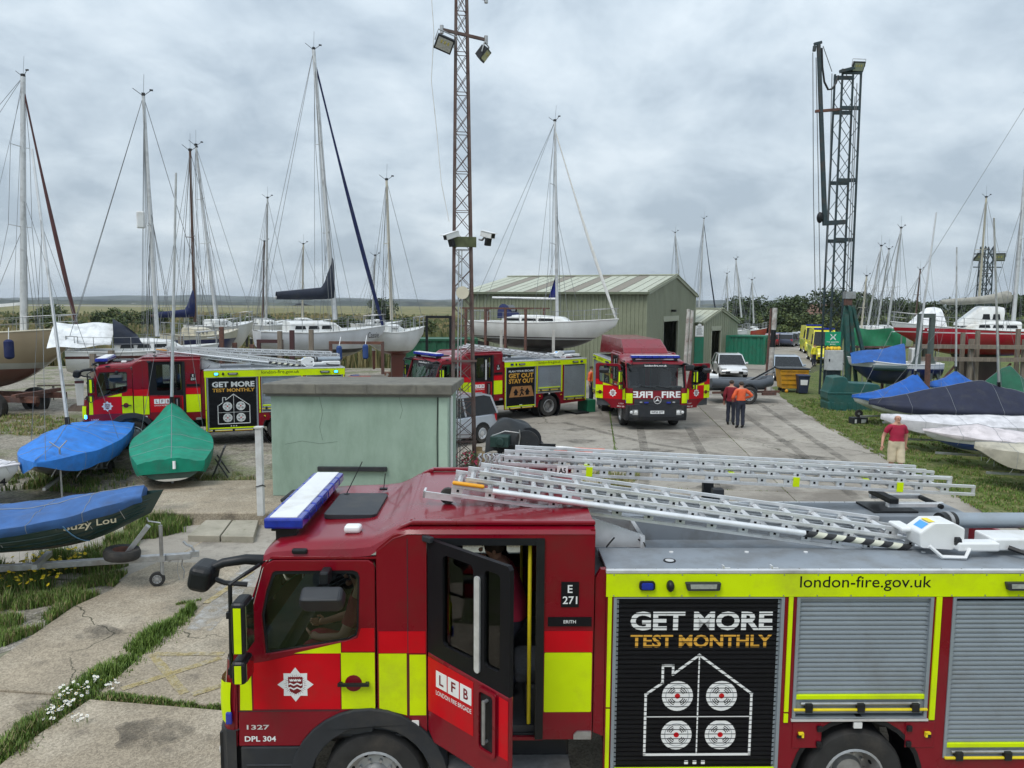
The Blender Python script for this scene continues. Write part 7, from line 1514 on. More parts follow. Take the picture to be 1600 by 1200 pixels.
p = G(1249, 614); t = thing('wheelie_bin', 'dark navy wheelie bin with a white label in front of the skip', 'bin', (p.x, p.y-.4, 0), R(-8)); b = MB().m(mat('bin_navy', (.02, .028, .06), .5)); b.add([(-.22, -.26, .06), (.22, -.26, .06), (.22, .2, .06), (-.22, .2, .06), (-.29, -.34, .95), (.29, -.34, .95), (.29, .34, .95), (-.29, .34, .95)], [(3, 2, 1, 0), (4, 5, 6, 7), (0, 1, 5, 4), (1, 2, 6, 5), (2, 3, 7, 6), (3, 0, 4, 7)]); b.build('bin_body', t, bevel=.02); MB().m(mat('bin_lid', (.03, .045, .10), .5)).bx(-.31, .31, -.38, .36, .95, 1.03).build('lid', t, bevel=.02); MB().m(whtl).add([(-.17, -.319, .5), (.17, -.319, .5), (.19, -.338, .78), (-.19, -.338, .78)], [(0, 1, 2, 3)]).build('label', t)
for s in (-1, 1): b = MB().m(rub); b.lathe([(.02, -.03), (.1, -.03), (.1, .03), (.02, .03)], (s*.24, .2, .1), (1, 0, 0), 14); b.build('wheel', t)
# inflatable boat on a road trailer behind the firefighters
p = G(1160, 632); tr = thing('trailer', 'road trailer with black tyres behind the two firefighters', 'trailer', (p.x, p.y+1.0, 0), R(12))
MB().m(rust).bx(-1.6, 1.9, -.7, -.6, .50, .60).build('side_rail', tr); MB().m(rust).bx(-1.6, 1.9, .6, .7, .50, .60).build('side_rail', tr); MB().m(rust).bx(.9, 1.6, -.9, -.75, .40, .55).build('light_board', tr)
for s in (-1, 1): add_wheel(tr, .1, s*.95, .42, .42, .24, s)
MB().m(dkg).tube(arcp := [(.75*math.cos(R(a))*.62+.1, -.95, .42+.55*math.sin(R(a))) for a in range(20, 170, 15)], .05, 6).build('mudguard', tr)
bt = thing('inflatable_boat', 'dark grey inflatable boat lying on the road trailer', 'inflatable boat', (p.x, p.y+1.0, .6), R(12)); ib = mat('grey_inflatable', (.07, .08, .095), .5)
b = MB().m(ib); b.tube([(-1.7, -.62, .42), (-.5, -.66, .34), (.8, -.62, .3), (1.5, -.4, .38), (1.75, 0, .48), (1.5, .4, .38), (.8, .62, .3), (-.5, .66, .34), (-1.7, .62, .42)], .22, 12); b.build('tube', bt, smooth=60)
MB().m(dkg).bx(-1.5, 1.2, -.5, .5, .05, .15).build('floor_board', bt); MB().m(wht).bx(-1.7, -1.2, -.5, .3, .55, .8).build('white_bag', bt, bevel=.08); MB().m(blk).bar((.6, -.3, .5), (1.9, -.2, 1.1), .06).build('paddle', bt); MB().m(steel).bar((.5, .2, .4), (2.1, .1, .9), .05).build('launch_handle', bt)
# ---- machine under a tarpaulin, gas bottle, kayak by the mast
p = G(812, 715); w_ = thing('winch_machine', 'dark winch engine with a cable drum half under a black tarpaulin', 'winch', (p.x, p.y+.2, 0), R(-8))
tarp = cloth('black_tarpaulin', (.028, .032, .036), .55)
b = MB().m(tarp); b.surf(lambda u, v: (-.95+1.75*u, -.75+1.35*v, max(.12, (1.28-.25*u)*(1-abs(2*u-.85)**2.6*.55)*(1-abs(2*v-1)**3*.75)+.05*noise.noise(Vector((u*5, v*5, 1)))+.03*math.sin(u*15+v*7))), 22, 20); b.build('tarpaulin', w_, smooth=60)
for y in (-.95, -.55): MB().m(blk).bx(-.6, 1.15, y-.04, y+.04, .42, .52).build('frame_rail', w_)
b = MB().m(mat('cable_drum', (.09, .08, .065), .6)); b.cyl((.35, -1.0, .62), (.35, -.45, .62), .22, n=18)
for k in range(9): b.lathe([(.235, -.02), (.25, 0), (.235, .02)], (.35, -.97+k*.058, .62), (0, 1, 0), 18)
b.build('drum', w_, smooth=40)
for y in (-1.03, -.42): b = MB().m(dkg); b.lathe([(.02, -.02), (.36, -.02), (.36, .02), (.02, .02)], (.35, y, .62), (0, 1, 0), 22); b.build('drum_flange', w_, smooth=40)
b = MB().m(mat('engine_green', (.03, .07, .06), .5)); b.bx(-.75, -.2, -1.05, -.6, .45, .78); b.cyl((-.45, -1.1, .62), (-.45, -1.0, .62), .12, n=14); b.build('engine_block', w_, bevel=.03)
b = MB().m(steel); b.tube([(-.7, -1.0, .78), (-.3, -1.05, .95), (.1, -1.0, .9), (.2, -.9, .7)], .018, 6); b.tube([(.1, -1.05, .5), (.15, -1.1, .8), (.13, -1.1, 1.0)], .02, 6); b.build('pipework', w_, smooth=40)
for x in (-.5, 1.05):
    for y in (-.95, -.55): MB().m(blk).bx(x-.04, x+.04, y-.035, y+.035, 0, .42).build('leg', w_)
p = G(890, 722); k_ = thing('kayak', 'red and orange plastic kayaks lying behind the ladders', 'kayak', (p.x, p.y+.5, .05), R(-14)); orange = mat('orange_plastic', (.68, .10, .025), .45, var=.1)
for i, (dy, dz, m_) in enumerate(((0, .18, orange), (-.35, .12, mat('red_plastic', (.45, .03, .025), .45)))):
    b = MB().m(m_); b.surf(lambda u, v: (-1.1+2.2*u, dy+.24*math.sin(2*math.pi*v)*math.sin(math.pi*(.02+.96*u))**.6, dz+.13*math.cos(2*math.pi*v)*math.sin(math.pi*(.02+.96*u))**.5+.1*abs(2*u-1)**3), 18, 14); b.build('hull', k_, smooth=60)
MB().m(wht).tube([(-.9, -.3, .33), (-.1, -.32, .36), (.5, -.25, .3)], .035, 6).build('paddle_shaft', k_)
p = G(747, 735); t = thing('gas_bottle', 'rusty cream gas bottle standing by the lattice mast', 'gas bottle', p, 0); gb = mat('rusty_cream', (.34, .24, .12), .7, var=.2, dirt=(.14, .07, .035), damt=.4)
b = MB().m(gb); b.lathe([(.001, 0), (.20, 0), (.215, .06), (.215, .42), (.19, .52), (.12, .57), (.001, .58)], (0, 0, 0), (0, 0, 1), 24); b.build('bottle', t, smooth=50); b = MB().m(gb); b.lathe([(.12, .56), (.12, .66), (.11, .66), (.11, .56)], (0, 0, 0), (0, 0, 1), 16); b.build('collar', t)
p = G(700, 742); t = thing('flower_tub', 'tub of pink red flowers at the foot of the lattice mast', 'flowers', (p.x+.55, p.y-.2, 0), 0); MB().m(timber).lathe([(.001, 0), (.15, 0), (.2, .3), (.17, .3), (.16, .26), (.001, .26)], (0, 0, 0), (0, 0, 1), 16).build('tub', t)
b = MB()
for i in range(90):
    c_ = Vector((random.gauss(0, .13), random.gauss(0, .13), .34+random.random()*.34)); b.m(mat('pink_petal', (.55, .03, .09), .6) if i % 2 else mat('leaf_green', (.05, .11, .025), .6)); b.box(c_, (.05, .05, .01), rot=Matrix.Rotation(random.random()*3, 3, Vector((random.random(), random.random(), .3)).normalized()))
tag(b.build('bloom', t), kind='stuff')
b = MB().m(steel); c0 = on('A', 2.36, .80, 2.90)
rc = thing('rope_coil', 'grey rope coiled at the front end of the level ladder', 'rope', c0, 0)
for k in range(5): b.tube([(.05*k-.1+.02*math.sin(5*a+k), .10*math.cos(a)-.05, .10*math.sin(a)+.02) for a in [2*math.pi*i/14 for i in range(14)]], .009, 5, closed=True)
tag(b.build('coil', rc), kind='stuff')
# dark trestle beside the green dinghy, small shared bits
p = G(345, 748); t = thing('folding_trestle', 'dark folding metal trestle standing right of the green dinghy', 'trestle', p, R(15)); dk_ = mat('dark_angle_iron', (.05, .05, .05), .6)
for a_, c_ in (((-.22, -.25, 0), (.12, -.25, .85)), ((.25, -.25, 0), (-.1, -.25, .6)), ((-.22, .25, 0), (.12, .25, .85)), ((.25, .25, 0), (-.1, .25, .6))): MB().m(dk_).bar(a_, c_, .035).build('leg', t)
MB().m(dk_).bar((.12, -.27, .85), (.12, .27, .85), .04).build('top_bar', t); MB().m(dk_).bar((0, -.26, .45), (0, .26, .45), .03).build('cross_bar', t)
p = D(80, 768, 17.0); t = thing('boom_crutch', 'thin grey Y shaped mast crutch before the blue dinghy', 'crutch', (p.x, 17.4, 0), R(20)); MB().m(steel).cyl((0, 0, 0), (0, 0, 1.28), .022, n=8).build('stem', t); MB().m(steel).cyl((0, 0, 1.28), (-.2, 0, 1.45), .015, n=6).build('arm', t); MB().m(steel).cyl((0, 0, 1.28), (.16, 0, 1.46), .015, n=6).build('arm', t)
p = G(1341, 662); t = thing('battery_box', 'two dark boxes with white labels and a small wheel on the grass', 'boxes', p, R(5))
MB().m(dkg).bx(-.32, .30, -.18, .18, 0, .26).build('box', t, bevel=.01)
for x in (-.22, .12): MB().m(whtl).bx(x-.03 if x < 0 else x-.1, x+.05 if x < 0 else x+.1, -.186, -.181, .05, .2).build('label', t)
b = MB().m(rub); b.lathe([(.05, -.04), (.15, -.04), (.155, 0), (.15, .04), (.05, .04)], (0, 0, .41), (.3, 1, 0), 20); b.m(steel); b.lathe([(.05, .03), (.001, .035)], (0, 0, .41), (.3, 1, 0), 12); b.lathe([(.05, -.03), (.001, -.035)], (0, 0, .41), (.3, 1, 0), 12); b.build('jockey_wheel', t, smooth=40)
# ---- green crate at the tail of the middle engine
p = on('C', 7.9, -.6, 0); t = thing('green_case', 'green equipment case on the ground behind the middle fire engine', 'case', p, aC); MB().m(mat('case_green', (.01, .16, .08), .5)).bx(-.1, .35, -.5, .2, 0, .55).build('case_body', t, bevel=.02); MB().m(blk).bx(-.9, -.2, -.7, .1, 0, .08).build('mat', t)
# ================================================================== PEOPLE
skin = mat('skin', (.52, .27, .19), .55, var=.06); hairg = mat('grey_hair', (.45, .43, .41), .8); haird = mat('dark_hair', (.05, .035, .025), .8)
def person(label, loc, rz, J, cl, h=1.75, hair=None, name='person', bald=False, group=None, fat=1.0, hands=True):
    """J: joint overrides (local, facing -y); cl: dict of materials for top, arm, fore, leg, shin, foot"""
    t = thing(name, label, 'person', loc, rz, group); k = h/1.75
    P = dict(pel=(0, 0, .96), wai=(0, -.005, 1.10), che=(0, 0, 1.30), nb=(0, .01, 1.45), nk=(0, .0, 1.54), hd=(0, -.02, 1.635), ht=(0, -.01, 1.715),
             shl=(.175, .01, 1.42), ell=(.25, .03, 1.14), wrl=(.27, -.03, .90), hal=(.27, -.05, .83), shr=(-.175, .01, 1.42), elr=(-.25, .03, 1.14), wrr=(-.27, -.03, .90), har=(-.27, -.05, .83),
             hil=(.09, 0, .90), knl=(.10, -.01, .50), anl=(.10, .02, .075), tol=(.11, -.15, .022), hir=(-.09, 0, .90), knr=(-.10, -.01, .50), anr=(-.10, .02, .075), tor=(-.11, -.15, .022)); P.update(J)
    Rd = dict(pel=(.155*fat, .125*fat), wai=(.145*fat, .12*fat), che=(.16*fat, .125*fat), nb=(.085, .075), nk=(.055, .055), hd=(.078, .098), ht=(.062, .078),
              sh=(.066, .066), el=(.048, .048), wr=(.033, .028), ha=(.042, .022), hi=(.095*fat, .095*fat), kn=(.062, .062), an=(.052, .052), to=(.05, .036))
    names = list(P); idx = {n: i for i, n in enumerate(names)}
    E = [('pel', 'wai'), ('wai', 'che'), ('che', 'nb'), ('nb', 'nk'), ('nk', 'hd'), ('hd', 'ht')]
    for s in 'lr': E += [('nb', 'sh'+s), ('sh'+s, 'el'+s), ('el'+s, 'wr'+s), ('wr'+s, 'ha'+s), ('pel', 'hi'+s), ('hi'+s, 'kn'+s), ('kn'+s, 'an'+s), ('an'+s, 'to'+s)]
    me = bpy.data.meshes.new('t'); me.from_pydata([tuple(Vector(P[n])*k) for n in names], [(idx[a], idx[b]) for a, b in E], []); o = bpy.data.objects.new('t', me); COL.objects.link(o)
    sk = o.modifiers.new('s', 'SKIN'); sk.use_smooth_shade = True
    for n in names:
        v = me.skin_vertices[0].data[idx[n]]; key = n if n in Rd else n[:-1]; v.radius = (Rd[key][0]*k, Rd[key][1]*k); v.use_root = (n == 'pel')
    ss = o.modifiers.new('u', 'SUBSURF'); ss.levels = 3
    dg = bpy.context.evaluated_depsgraph_get(); m2 = bpy.data.meshes.new_from_object(o.evaluated_get(dg)); vs = [v.co.copy() for v in m2.vertices]; ns = [v.normal.copy() for v in m2.vertices]; fs = [tuple(p.vertices) for p in m2.polygons]
    bpy.data.objects.remove(o); bpy.data.meshes.remove(m2)
    seg = []
    for a, c in E:
        key = {('nb', 'nk'): 'neck', ('nk', 'hd'): 'head', ('hd', 'ht'): 'head'}.get((a, c)) or ('arm' if a[:2] == 'sh' else 'fore' if a[:2] == 'el' else 'hand' if a[:2] == 'wr' else 'leg' if a[:2] == 'hi' else 'shin' if a[:2] == 'kn' else 'foot' if a[:2] == 'an' else 'leg' if c[:2] == 'hi' else 'top')
        seg.append((Vector(P[a])*k, Vector(P[c])*k, key))
    b = MB(); info = []
    for f_ in fs:
        c = sum((vs[i] for i in f_), Vector())/len(f_); best = None
        for a, e_, key in seg:
            d = e_-a; q = max(0, min(1, (c-a).dot(d)/max(1e-6, d.length_squared))); dist = (c-a-d*q).length
            if best is None or dist < best[0]: best = (dist, key, q)
        info.append((best[1], best[2], c.z)); b.m(cl['foot'] if best[1] == 'foot' or (best[1] == 'shin' and best[2] > .8 and not cl.get('shorts')) else skin); b.F.append(f_); b.M.append(b.c)
    b.V = [tuple(v) for v in vs]
    hip = P['pel'][2]*k; hem = hip-.03*k+cl.get('hem', 0); seated = P['knl'][2] > .8
    def garment(nm, pick, mtl, off, zlo=None, zhi=None, flare=0.0):
        use = [f_ for f_, i_ in zip(fs, info) if pick(*i_)]; ids = sorted({i for f_ in use for i in f_}); mp_ = {i: j for j, i in enumerate(ids)}
        bm = bmesh.new(); bv = []
        for i in ids:
            wv = .010*noise.noise(vs[i]*9)+.008*noise.noise(Vector((vs[i].x*14, vs[i].y*14, vs[i].z*5))); o_ = off+wv+(flare*max(0, (zhi or 9)-vs[i].z) if flare else 0); bv.append(bm.verts.new(vs[i]+Vector((ns[i].x, ns[i].y, ns[i].z*.4))*o_))
        for f_ in use:
            try: bm.faces.new([bv[mp_[i]] for i in f_])
            except ValueError: pass
        for z_, inner in ((zlo, True), (zhi, False)):
            if z_ is not None: bmesh.ops.bisect_plane(bm, geom=bm.verts[:]+bm.edges[:]+bm.faces[:], plane_co=(0, 0, z_), plane_no=(0, 0, 1), clear_inner=inner, clear_outer=not inner)
        m3 = bpy.data.meshes.new(nm); bm.to_mesh(m3); bm.free(); m3.materials.append(mtl); m3.polygons.foreach_set('use_smooth', [True]*len(m3.polygons)); g_ = bpy.data.objects.new(nm, m3); COL.objects.link(g_); g_.parent = t
    sl = .62 if cl.get('short') else 2
    garment('trousers' if not cl.get('shorts') else 'shorts', lambda ky, q, z: ky == 'leg' or (ky == 'top' and z < hip+.16*k) or (ky == 'shin' and (q < .88 if not cl.get('shorts') else q < .12)), cl['leg'], .013 if not cl.get('shorts') else .02, None if not cl.get('shorts') else .50*k, hip+.09*k, flare=.0 if not cl.get('shorts') else .05)
    garment('shirt', lambda ky, q, z: ky == 'top' or (ky == 'leg' and z > hem-.12) or (ky == 'arm' and q < sl) or (ky == 'fore' and sl > 1 and q < .95) or (ky == 'neck' and q < .25), cl['top'], .020, hem, (P['nb'][2]+.03)*k)
    # face: brow, nose, eyes, ears; fingers
    hd = Vector(P['hd'])*k
    b.m(skin); b.ell(hd+Vector((0, -.112, -.005)), (.014, .022, .022), 8, 6); b.ell(hd+Vector((.082, .015, -.01)), (.012, .018, .028), 8, 6); b.ell(hd+Vector((-.082, .015, -.01)), (.012, .018, .028), 8, 6); b.ell(hd+Vector((0, -.088, -.07)), (.035, .03, .025), 8, 6)
    b.m(haird)
    for s in (-1, 1): b.ell(hd+Vector((s*.032, -.096, .022)), (.012, .007, .007), 8, 5)
    b.m(mat('lips', (.40, .15, .13), .5)); b.ell(hd+Vector((0, -.104, -.048)), (.024, .008, .006), 8, 5)
    if hands:
        b.m(skin)
        for s in 'lr':
            w, ha = Vector(P['wr'+s])*k, Vector(P['ha'+s])*k; d = (ha-w).normalized(); a = d.cross(Vector((0, 1, .2))).normalized(); n_ = a.cross(d)
            for i, ln_ in enumerate((.065, .078, .083, .075)):
                st_ = ha+a*(.018*(i-1.5)); b.tube([st_, st_+d*ln_*.5+n_*.008, st_+d*ln_+n_*.026], [.010, .009, .007], 6)
            b.tube([w+d*.03+a*.03, w+d*.06+a*.055, w+d*.09+a*.055+n_*.012], [.012, .011, .008], 6)
    b.build('body', t, smooth=80)
    if hair: 
        hb = MB().m(hair)
        hb.ell(hd+Vector((0, .02, .035)), (.090*k, .104*k, .082*k), 14, 8) if not bald else hb.surf(lambda u, v: hd+Vector((.086*math.cos(math.pi*(-.05+1.1*u))*(1-.12*v), .012+.104*math.sin(math.pi*(-.05+1.1*u))*(1-.05*v), -.045+.085*v)), 12, 3)
        hb.build('hair', t, smooth=80)
    return t
navyt = mat('navy_trousers', (.018, .022, .04), .75, var=.2); tee = mat('crimson_tee_shirt', (.34, .012, .045), .85, var=.1, bump=.2); khaki = mat('khaki_shorts', (.55, .47, .33), .85, var=.08); sand = mat('brown_sandals', (.12, .07, .04), .7); orj = mat('orange_life_jacket', (.78, .12, .035), .6, var=.1); maroon = mat('maroon_shirt', (.20, .012, .025), .8); blkb = mat('black_boot', (.012, .012, .013), .5); tan = mat('tan_fire_trousers', (.26, .22, .13), .85, var=.12)
p = G(1397, 750)
pm = person('balding man in a crimson tee shirt and cream shorts walking along the grass edge', p, R(-6), dict(knl=(.10, -.12, .52), anl=(.10, -.02, .12), tol=(.11, -.17, .05), knr=(-.10, -.02, .50), anr=(-.11, .16, .12), tor=(-.11, .04, .03), elr=(-.30, .08, 1.16), wrr=(-.36, -.02, .94), har=(-.38, -.06, .87), ell=(.27, .08, 1.15), wrl=(.27, .10, .90), hal=(.27, .10, .83)), dict(top=tee, arm=tee, fore=tee, leg=khaki, shin=khaki, foot=sand, short=True, shorts=True), 1.80, hairg, bald=True, fat=1.14)
sw_ = dict(top=orj, arm=orj, fore=orj, leg=navyt, shin=navyt, foot=blkb, hem=.12)
p = G(1156, 669); person('firefighter in orange life jacket and navy trousers seen from behind, elbow out', p, R(186), dict(elr=(-.40, .06, 1.22), wrr=(-.24, -.12, 1.12), har=(-.16, -.14, 1.10), ell=(.30, -.02, 1.14), wrl=(.24, -.2, 1.02), hal=(.2, -.26, 1.0)), sw_, 1.80, haird, group='firefighters in the yard')
b = MB().m(mat('grey_hood', (.09, .10, .12), .7)); 
p = G(1141, 664); person('firefighter in a maroon shirt and dark waders half hidden behind the orange jacket', p, R(150), dict(elr=(-.3, -.05, 1.14), wrr=(-.2, -.28, 1.05), har=(-.15, -.34, 1.04)), dict(top=maroon, arm=maroon, fore=maroon, leg=navyt, shin=navyt, foot=blkb), 1.78, haird, group='firefighters in the yard')
p = D(926, 600, 36.0); person('firefighter in orange and dark trousers behind the left door of the facing fire engine', (p.x, 36.5, 0), R(60), {}, sw_, 1.76, haird, group='firefighters in the yard')
p = D(1276, 560, 60); person('paramedic in a yellow hi-vis jacket beside the ambulances', (p.x-.2, 60, 0), R(20), {}, dict(top=am, arm=am, fore=am, leg=navyt, shin=navyt, foot=blkb), 1.76, haird)
# crew inside the nearest engine (seated, facing forward = -x)
seat_pose = dict(knl=(.12, -.46, 1.02), anl=(.12, -.50, .56), tol=(.12, -.66, .52), knr=(-.12, -.46, 1.02), anr=(-.12, -.50, .56), tor=(-.12, -.66, .52), ell=(.28, -.12, 1.16), wrl=(.18, -.36, 1.12), hal=(.14, -.43, 1.13), elr=(-.28, -.12, 1.16), wrr=(-.18, -.36, 1.12), har=(-.14, -.43, 1.13))
uni = dict(top=tee, arm=tee, fore=tee, leg=tan, shin=tan, foot=blkb, short=True)
person('crew member in a red tee shirt seated in the front of the nearest cab', on('A', 1.18, -.62, .52), yA+R(-90), seat_pose, uni, 1.74, haird, group='crew in the nearest fire engine')
person('crew member in a red tee shirt reaching forward inside the open crew door', on('A', 2.62, -.45, .93), yA+R(-90), dict(pel=(0, .02, .80), wai=(0, -.02, .95), che=(0, -.10, 1.14), nb=(0, -.15, 1.28), nk=(0, -.18, 1.34), hd=(0, -.22, 1.42), ht=(0, -.22, 1.50), shl=(.17, -.14, 1.25), ell=(.22, -.36, 1.12), wrl=(.16, -.62, 1.16), hal=(.14, -.70, 1.18), shr=(-.17, -.14, 1.25), elr=(-.22, -.30, 1.05), wrr=(-.15, -.52, 1.02), har=(-.13, -.60, 1.02), hil=(.09, .02, .76), hir=(-.09, .02, .76), knl=(.10, -.20, .45), knr=(-.10, -.20, .45), anl=(.10, -.02, .10), anr=(-.1, -.02, .1), tol=(.1, -.16, .045), tor=(-.1, -.16, .045)), dict(top=tee, arm=tee, fore=tee, leg=navyt, shin=navyt, foot=blkb, short=True), 1.74, haird, group='crew in the nearest fire engine')
# ================================================================== VEGETATION
def leafmat(n, c, c2): return mat(n, c, .6, col2=c2, scale=1.2, spec=.3)
LV = [leafmat('dark_leaves', (.025, .045, .018), (.055, .08, .028)), leafmat('mid_leaves', (.045, .072, .022), (.085, .115, .035)), leafmat('light_leaves', (.085, .115, .03), (.14, .16, .05))]
bark = mat('bark', (.07, .055, .04), .9, var=.3)
def tree(label, base, h, r, n=1400, mix=(0, 0, 1), trunk=.25, leaf=.28, name='tree', group='trees beyond the yard', flat=1.0, cat='tree', seed=0):
    rn = random.Random(seed+int(abs(base[0])*13)); t = thing(name, label, cat, (base[0], base[1], 0), rn.random()*6, group)
    b = MB().m(bark); th = h*trunk; b.cyl((0, 0, -.1), (0, 0, th+.3*h), .035*h, .015*h, n=7)
    lobes = []
    for i in range(11):
        a = rn.random()*6.283; q = rn.random()**.6*r*.68; z = th+(h-th)*(.22+.62*rn.random()); lr_ = min(r*(.30+.25*rn.random()), h*.36); z = min(z, h-lr_*.78); lobes.append((Vector((q*math.cos(a), q*math.sin(a), z)), lr_))
        b.cyl((0, 0, th*(.7+.5*rn.random())), lobes[-1][0], .012*h, .004*h, n=5)
    b.build('trunk', t)
    b = MB()
    for i in range(n):
        c, lr = rn.choice(lobes); d = Vector((rn.gauss(0, 1), rn.gauss(0, 1), rn.gauss(0, 1))).normalized(); p = c+Vector((d.x, d.y, d.z*flat*.8))*lr*(.55+.5*rn.random())
        if p.z < th*.5: continue
        a = Vector((rn.gauss(0, 1), rn.gauss(0, 1), rn.gauss(0, .6))).normalized(); e = a.cross(Vector((rn.random()-.5, rn.random()-.5, rn.random()))).normalized(); s = leaf*(.6+.8*rn.random())
        b.m(LV[rn.choice(mix)]); b.add([p-a*s, p+e*s*.55, p+a*s, p-e*s*.55], [(0, 1, 2, 3)])
    b.build('crown', t, recalc=False); return t
TR = [('round dark tree left of the gate posts beyond the container', 1166, 123, 460, 5.6, (0, 0, 1)), ('tree with airy crown behind the hedge right of the gate posts', 1238, 131, 459, 5.1, (0, 1, 1)), ('large dark tree directly behind the crane base', 1312, 126, 446, 6.3, (0, 0, 0, 1)), ('second dark tree right of the crane base', 1345, 134, 452, 5.1, (0, 0, 1)), ('tree behind the leaning masts', 1388, 138, 462, 4.9, (0, 1)), ('small tree behind the white tent cover', 1432, 141, 468, 4.4, (0, 1, 1)), ('dark tree left of the far floodlight tower', 1515, 134, 462, 4.6, (0, 0, 1)), ('dark tree right of the far floodlight tower', 1555, 138, 461, 5.5, (0, 0, 1)), ('tree at the far right edge behind the big mast', 1595, 131, 458, 5.4, (0, 0, 1))]
for i, (lb, x, Y, yt, r, mx_) in enumerate(TR): p = D(x, yt, Y); tree(lb, (p.x, Y), p.z*.95, r*1.05, 5200, mx_, .22, .24, seed=i)
p = D(597, 466, 95); tree('lone small tree behind the bow of Cassie', (p.x, 95), p.z, 2.4, 2200, (0, 0, 1), .2, .17, seed=20)
for i, (x, Y, yt, r) in enumerate(((1150, 116, 490, 4.8), (1178, 119, 486, 5.0), (1200, 116, 484, 5.3), (1222, 114, 486, 5.0), (1248, 116, 482, 5.3), (1275, 114, 486, 4.8), (1300, 116, 484, 5.0), (1350, 122, 488, 5.5), (1385, 124, 484, 5.5), (1420, 124, 487, 5.5), (1465, 124, 482, 5.8), (1505, 122, 484, 5.5), (1545, 122, 482, 5.5), (1585, 120, 484, 5.5), (1110, 124, 488, 5.3), (1630, 120, 480, 6.0))):
    p = D(x, yt, Y); tree('leafy hedge bush, number %s from the left in the far hedge' % ('second third fourth fifth sixth seventh eighth ninth tenth eleventh twelfth thirteenth fourteenth fifteenth first last'.split()[i]), (p.x, Y), p.z*.86, r, 3600, ((0, 1, 1, 2), (1, 2, 2), (0, 0, 1), (1, 1, 2, 2))[i % 4], .03, .22, 'hedge_bush', 'bushes of the far hedge', cat='bush', seed=40+i)
for i, (x, Y, yt, r, lb) in enumerate(((62, 120, 466, 4.0, 'dark bush on the marsh behind the beige motor sailer'), (128, 95, 475, 4.6, 'green bush on the marsh left of the white awning'), (180, 120, 474, 3.4, 'small bush on the marsh above the white awning'), (232, 118, 474, 2.4, 'small dark bush on the marsh left of the tall masts'), (395, 90, 484, 4.0, 'low bush on the marsh left of Cassie'), (350, 96, 484, 4.4, 'low bush on the marsh behind the steel posts'), (640, 85, 488, 3.6, 'bush on the marsh left of the lattice mast'), (560, 100, 486, 4.0, 'bush on the marsh behind the deck of Cassie'))):
    p = D(x, yt, Y); tree(lb, (p.x, Y), p.z*.85, r*1.3, 3000, (0, 1, 1, 2), .03, .20, 'marsh_bush', 'bushes on the marsh', cat='bush', seed=70+i)
# house beyond the hedge
p = D(1270, 480, 150); hs = thing('far_house', 'far house with a brown roof behind the hedge', 'house', (p.x, 152, 0), R(8)); b = MB().m(mat('house_wall', (.40, .34, .28), .8)); b.bx(-6, 6, -3.5, 3.5, 0, 3.2); b.build('wall', hs); b = MB().m(mat('brown_tiles', (.16, .085, .06), .8)); b.add([(-6.3, -3.9, 3.0), (6.3, -3.9, 3.0), (6.3, 3.9, 3.0), (-6.3, 3.9, 3.0), (-6.3, 0, p.z+.6), (6.3, 0, p.z+.6)], [(0, 1, 5, 4), (2, 3, 4, 5), (1, 2, 5), (3, 0, 4)]); b.build('roof', hs)
for x in (-4, -1.3, 1.3, 4): MB().m(darkglass).bx(x-.5, x+.5, -3.53, -3.5, 1.2, 2.4).build('window', hs)
# ---- grass blades, weeds and flowers
GB = [mat('grass_blade_green', (.12, .20, .035), .6, col2=(.19, .27, .06), scale=3, spec=.3), mat('grass_blade_dark', (.065, .12, .024), .6, col2=(.11, .17, .04), scale=3, spec=.3), mat('grass_blade_straw', (.34, .28, .13), .7, col2=(.24, .21, .10), scale=3)]
def inpoly(p, P):
    c = False; j = len(P)-1
    for i in range(len(P)):
        if (P[i][1] > p[1]) != (P[j][1] > p[1]) and p[0] < (P[j][0]-P[i][0])*(p[1]-P[i][1])/(P[j][1]-P[i][1])+P[i][0]: c = not c
        j = i
    return c
def blades(name, poly, n, h, w, mix, label=None, seed=1, z=0.0, clump=0.0, lean=.35):
    rn = random.Random(seed); P = [(q[0], q[1]) for q in poly]; x0, x1 = min(q[0] for q in P), max(q[0] for q in P); y0, y1 = min(q[1] for q in P), max(q[1] for q in P)
    b = MB(); k = 0; tries = 0
    for m_ in GB: b.m(m_)
    while k < n and tries < n*14:
        tries += 1; x, y = rn.uniform(x0, x1), rn.uniform(y0, y1)
        nv = noise.noise(Vector((x*2.2, y*2.2, seed)))
        if clump and nv < clump*rn.uniform(-.6, .6): continue
        if not inpoly((x, y), P): continue
        k += 1; hh = h*(.45+.8*rn.random())*(1+.5*nv); a = rn.random()*6.283; d = Vector((math.cos(a), math.sin(a), 0)); s = d.cross(Vector((0, 0, 1)))*w*(.6+.7*rn.random()); p = Vector((x, y, z)); ln_ = lean*(.3+rn.random())
        b.c = rn.choice(mix); m1 = p+d*hh*ln_*.35+Vector((0, 0, hh*.6)); tp = p+d*hh*ln_+Vector((0, 0, hh))
        b.add([p-s, p+s, m1+s*.8, m1-s*.8, tp], [(0, 1, 2, 3), (3, 2, 4)])
    o = b.build(name, None, recalc=False); return tag(o, label, 'grass' if label else None, kind='stuff')
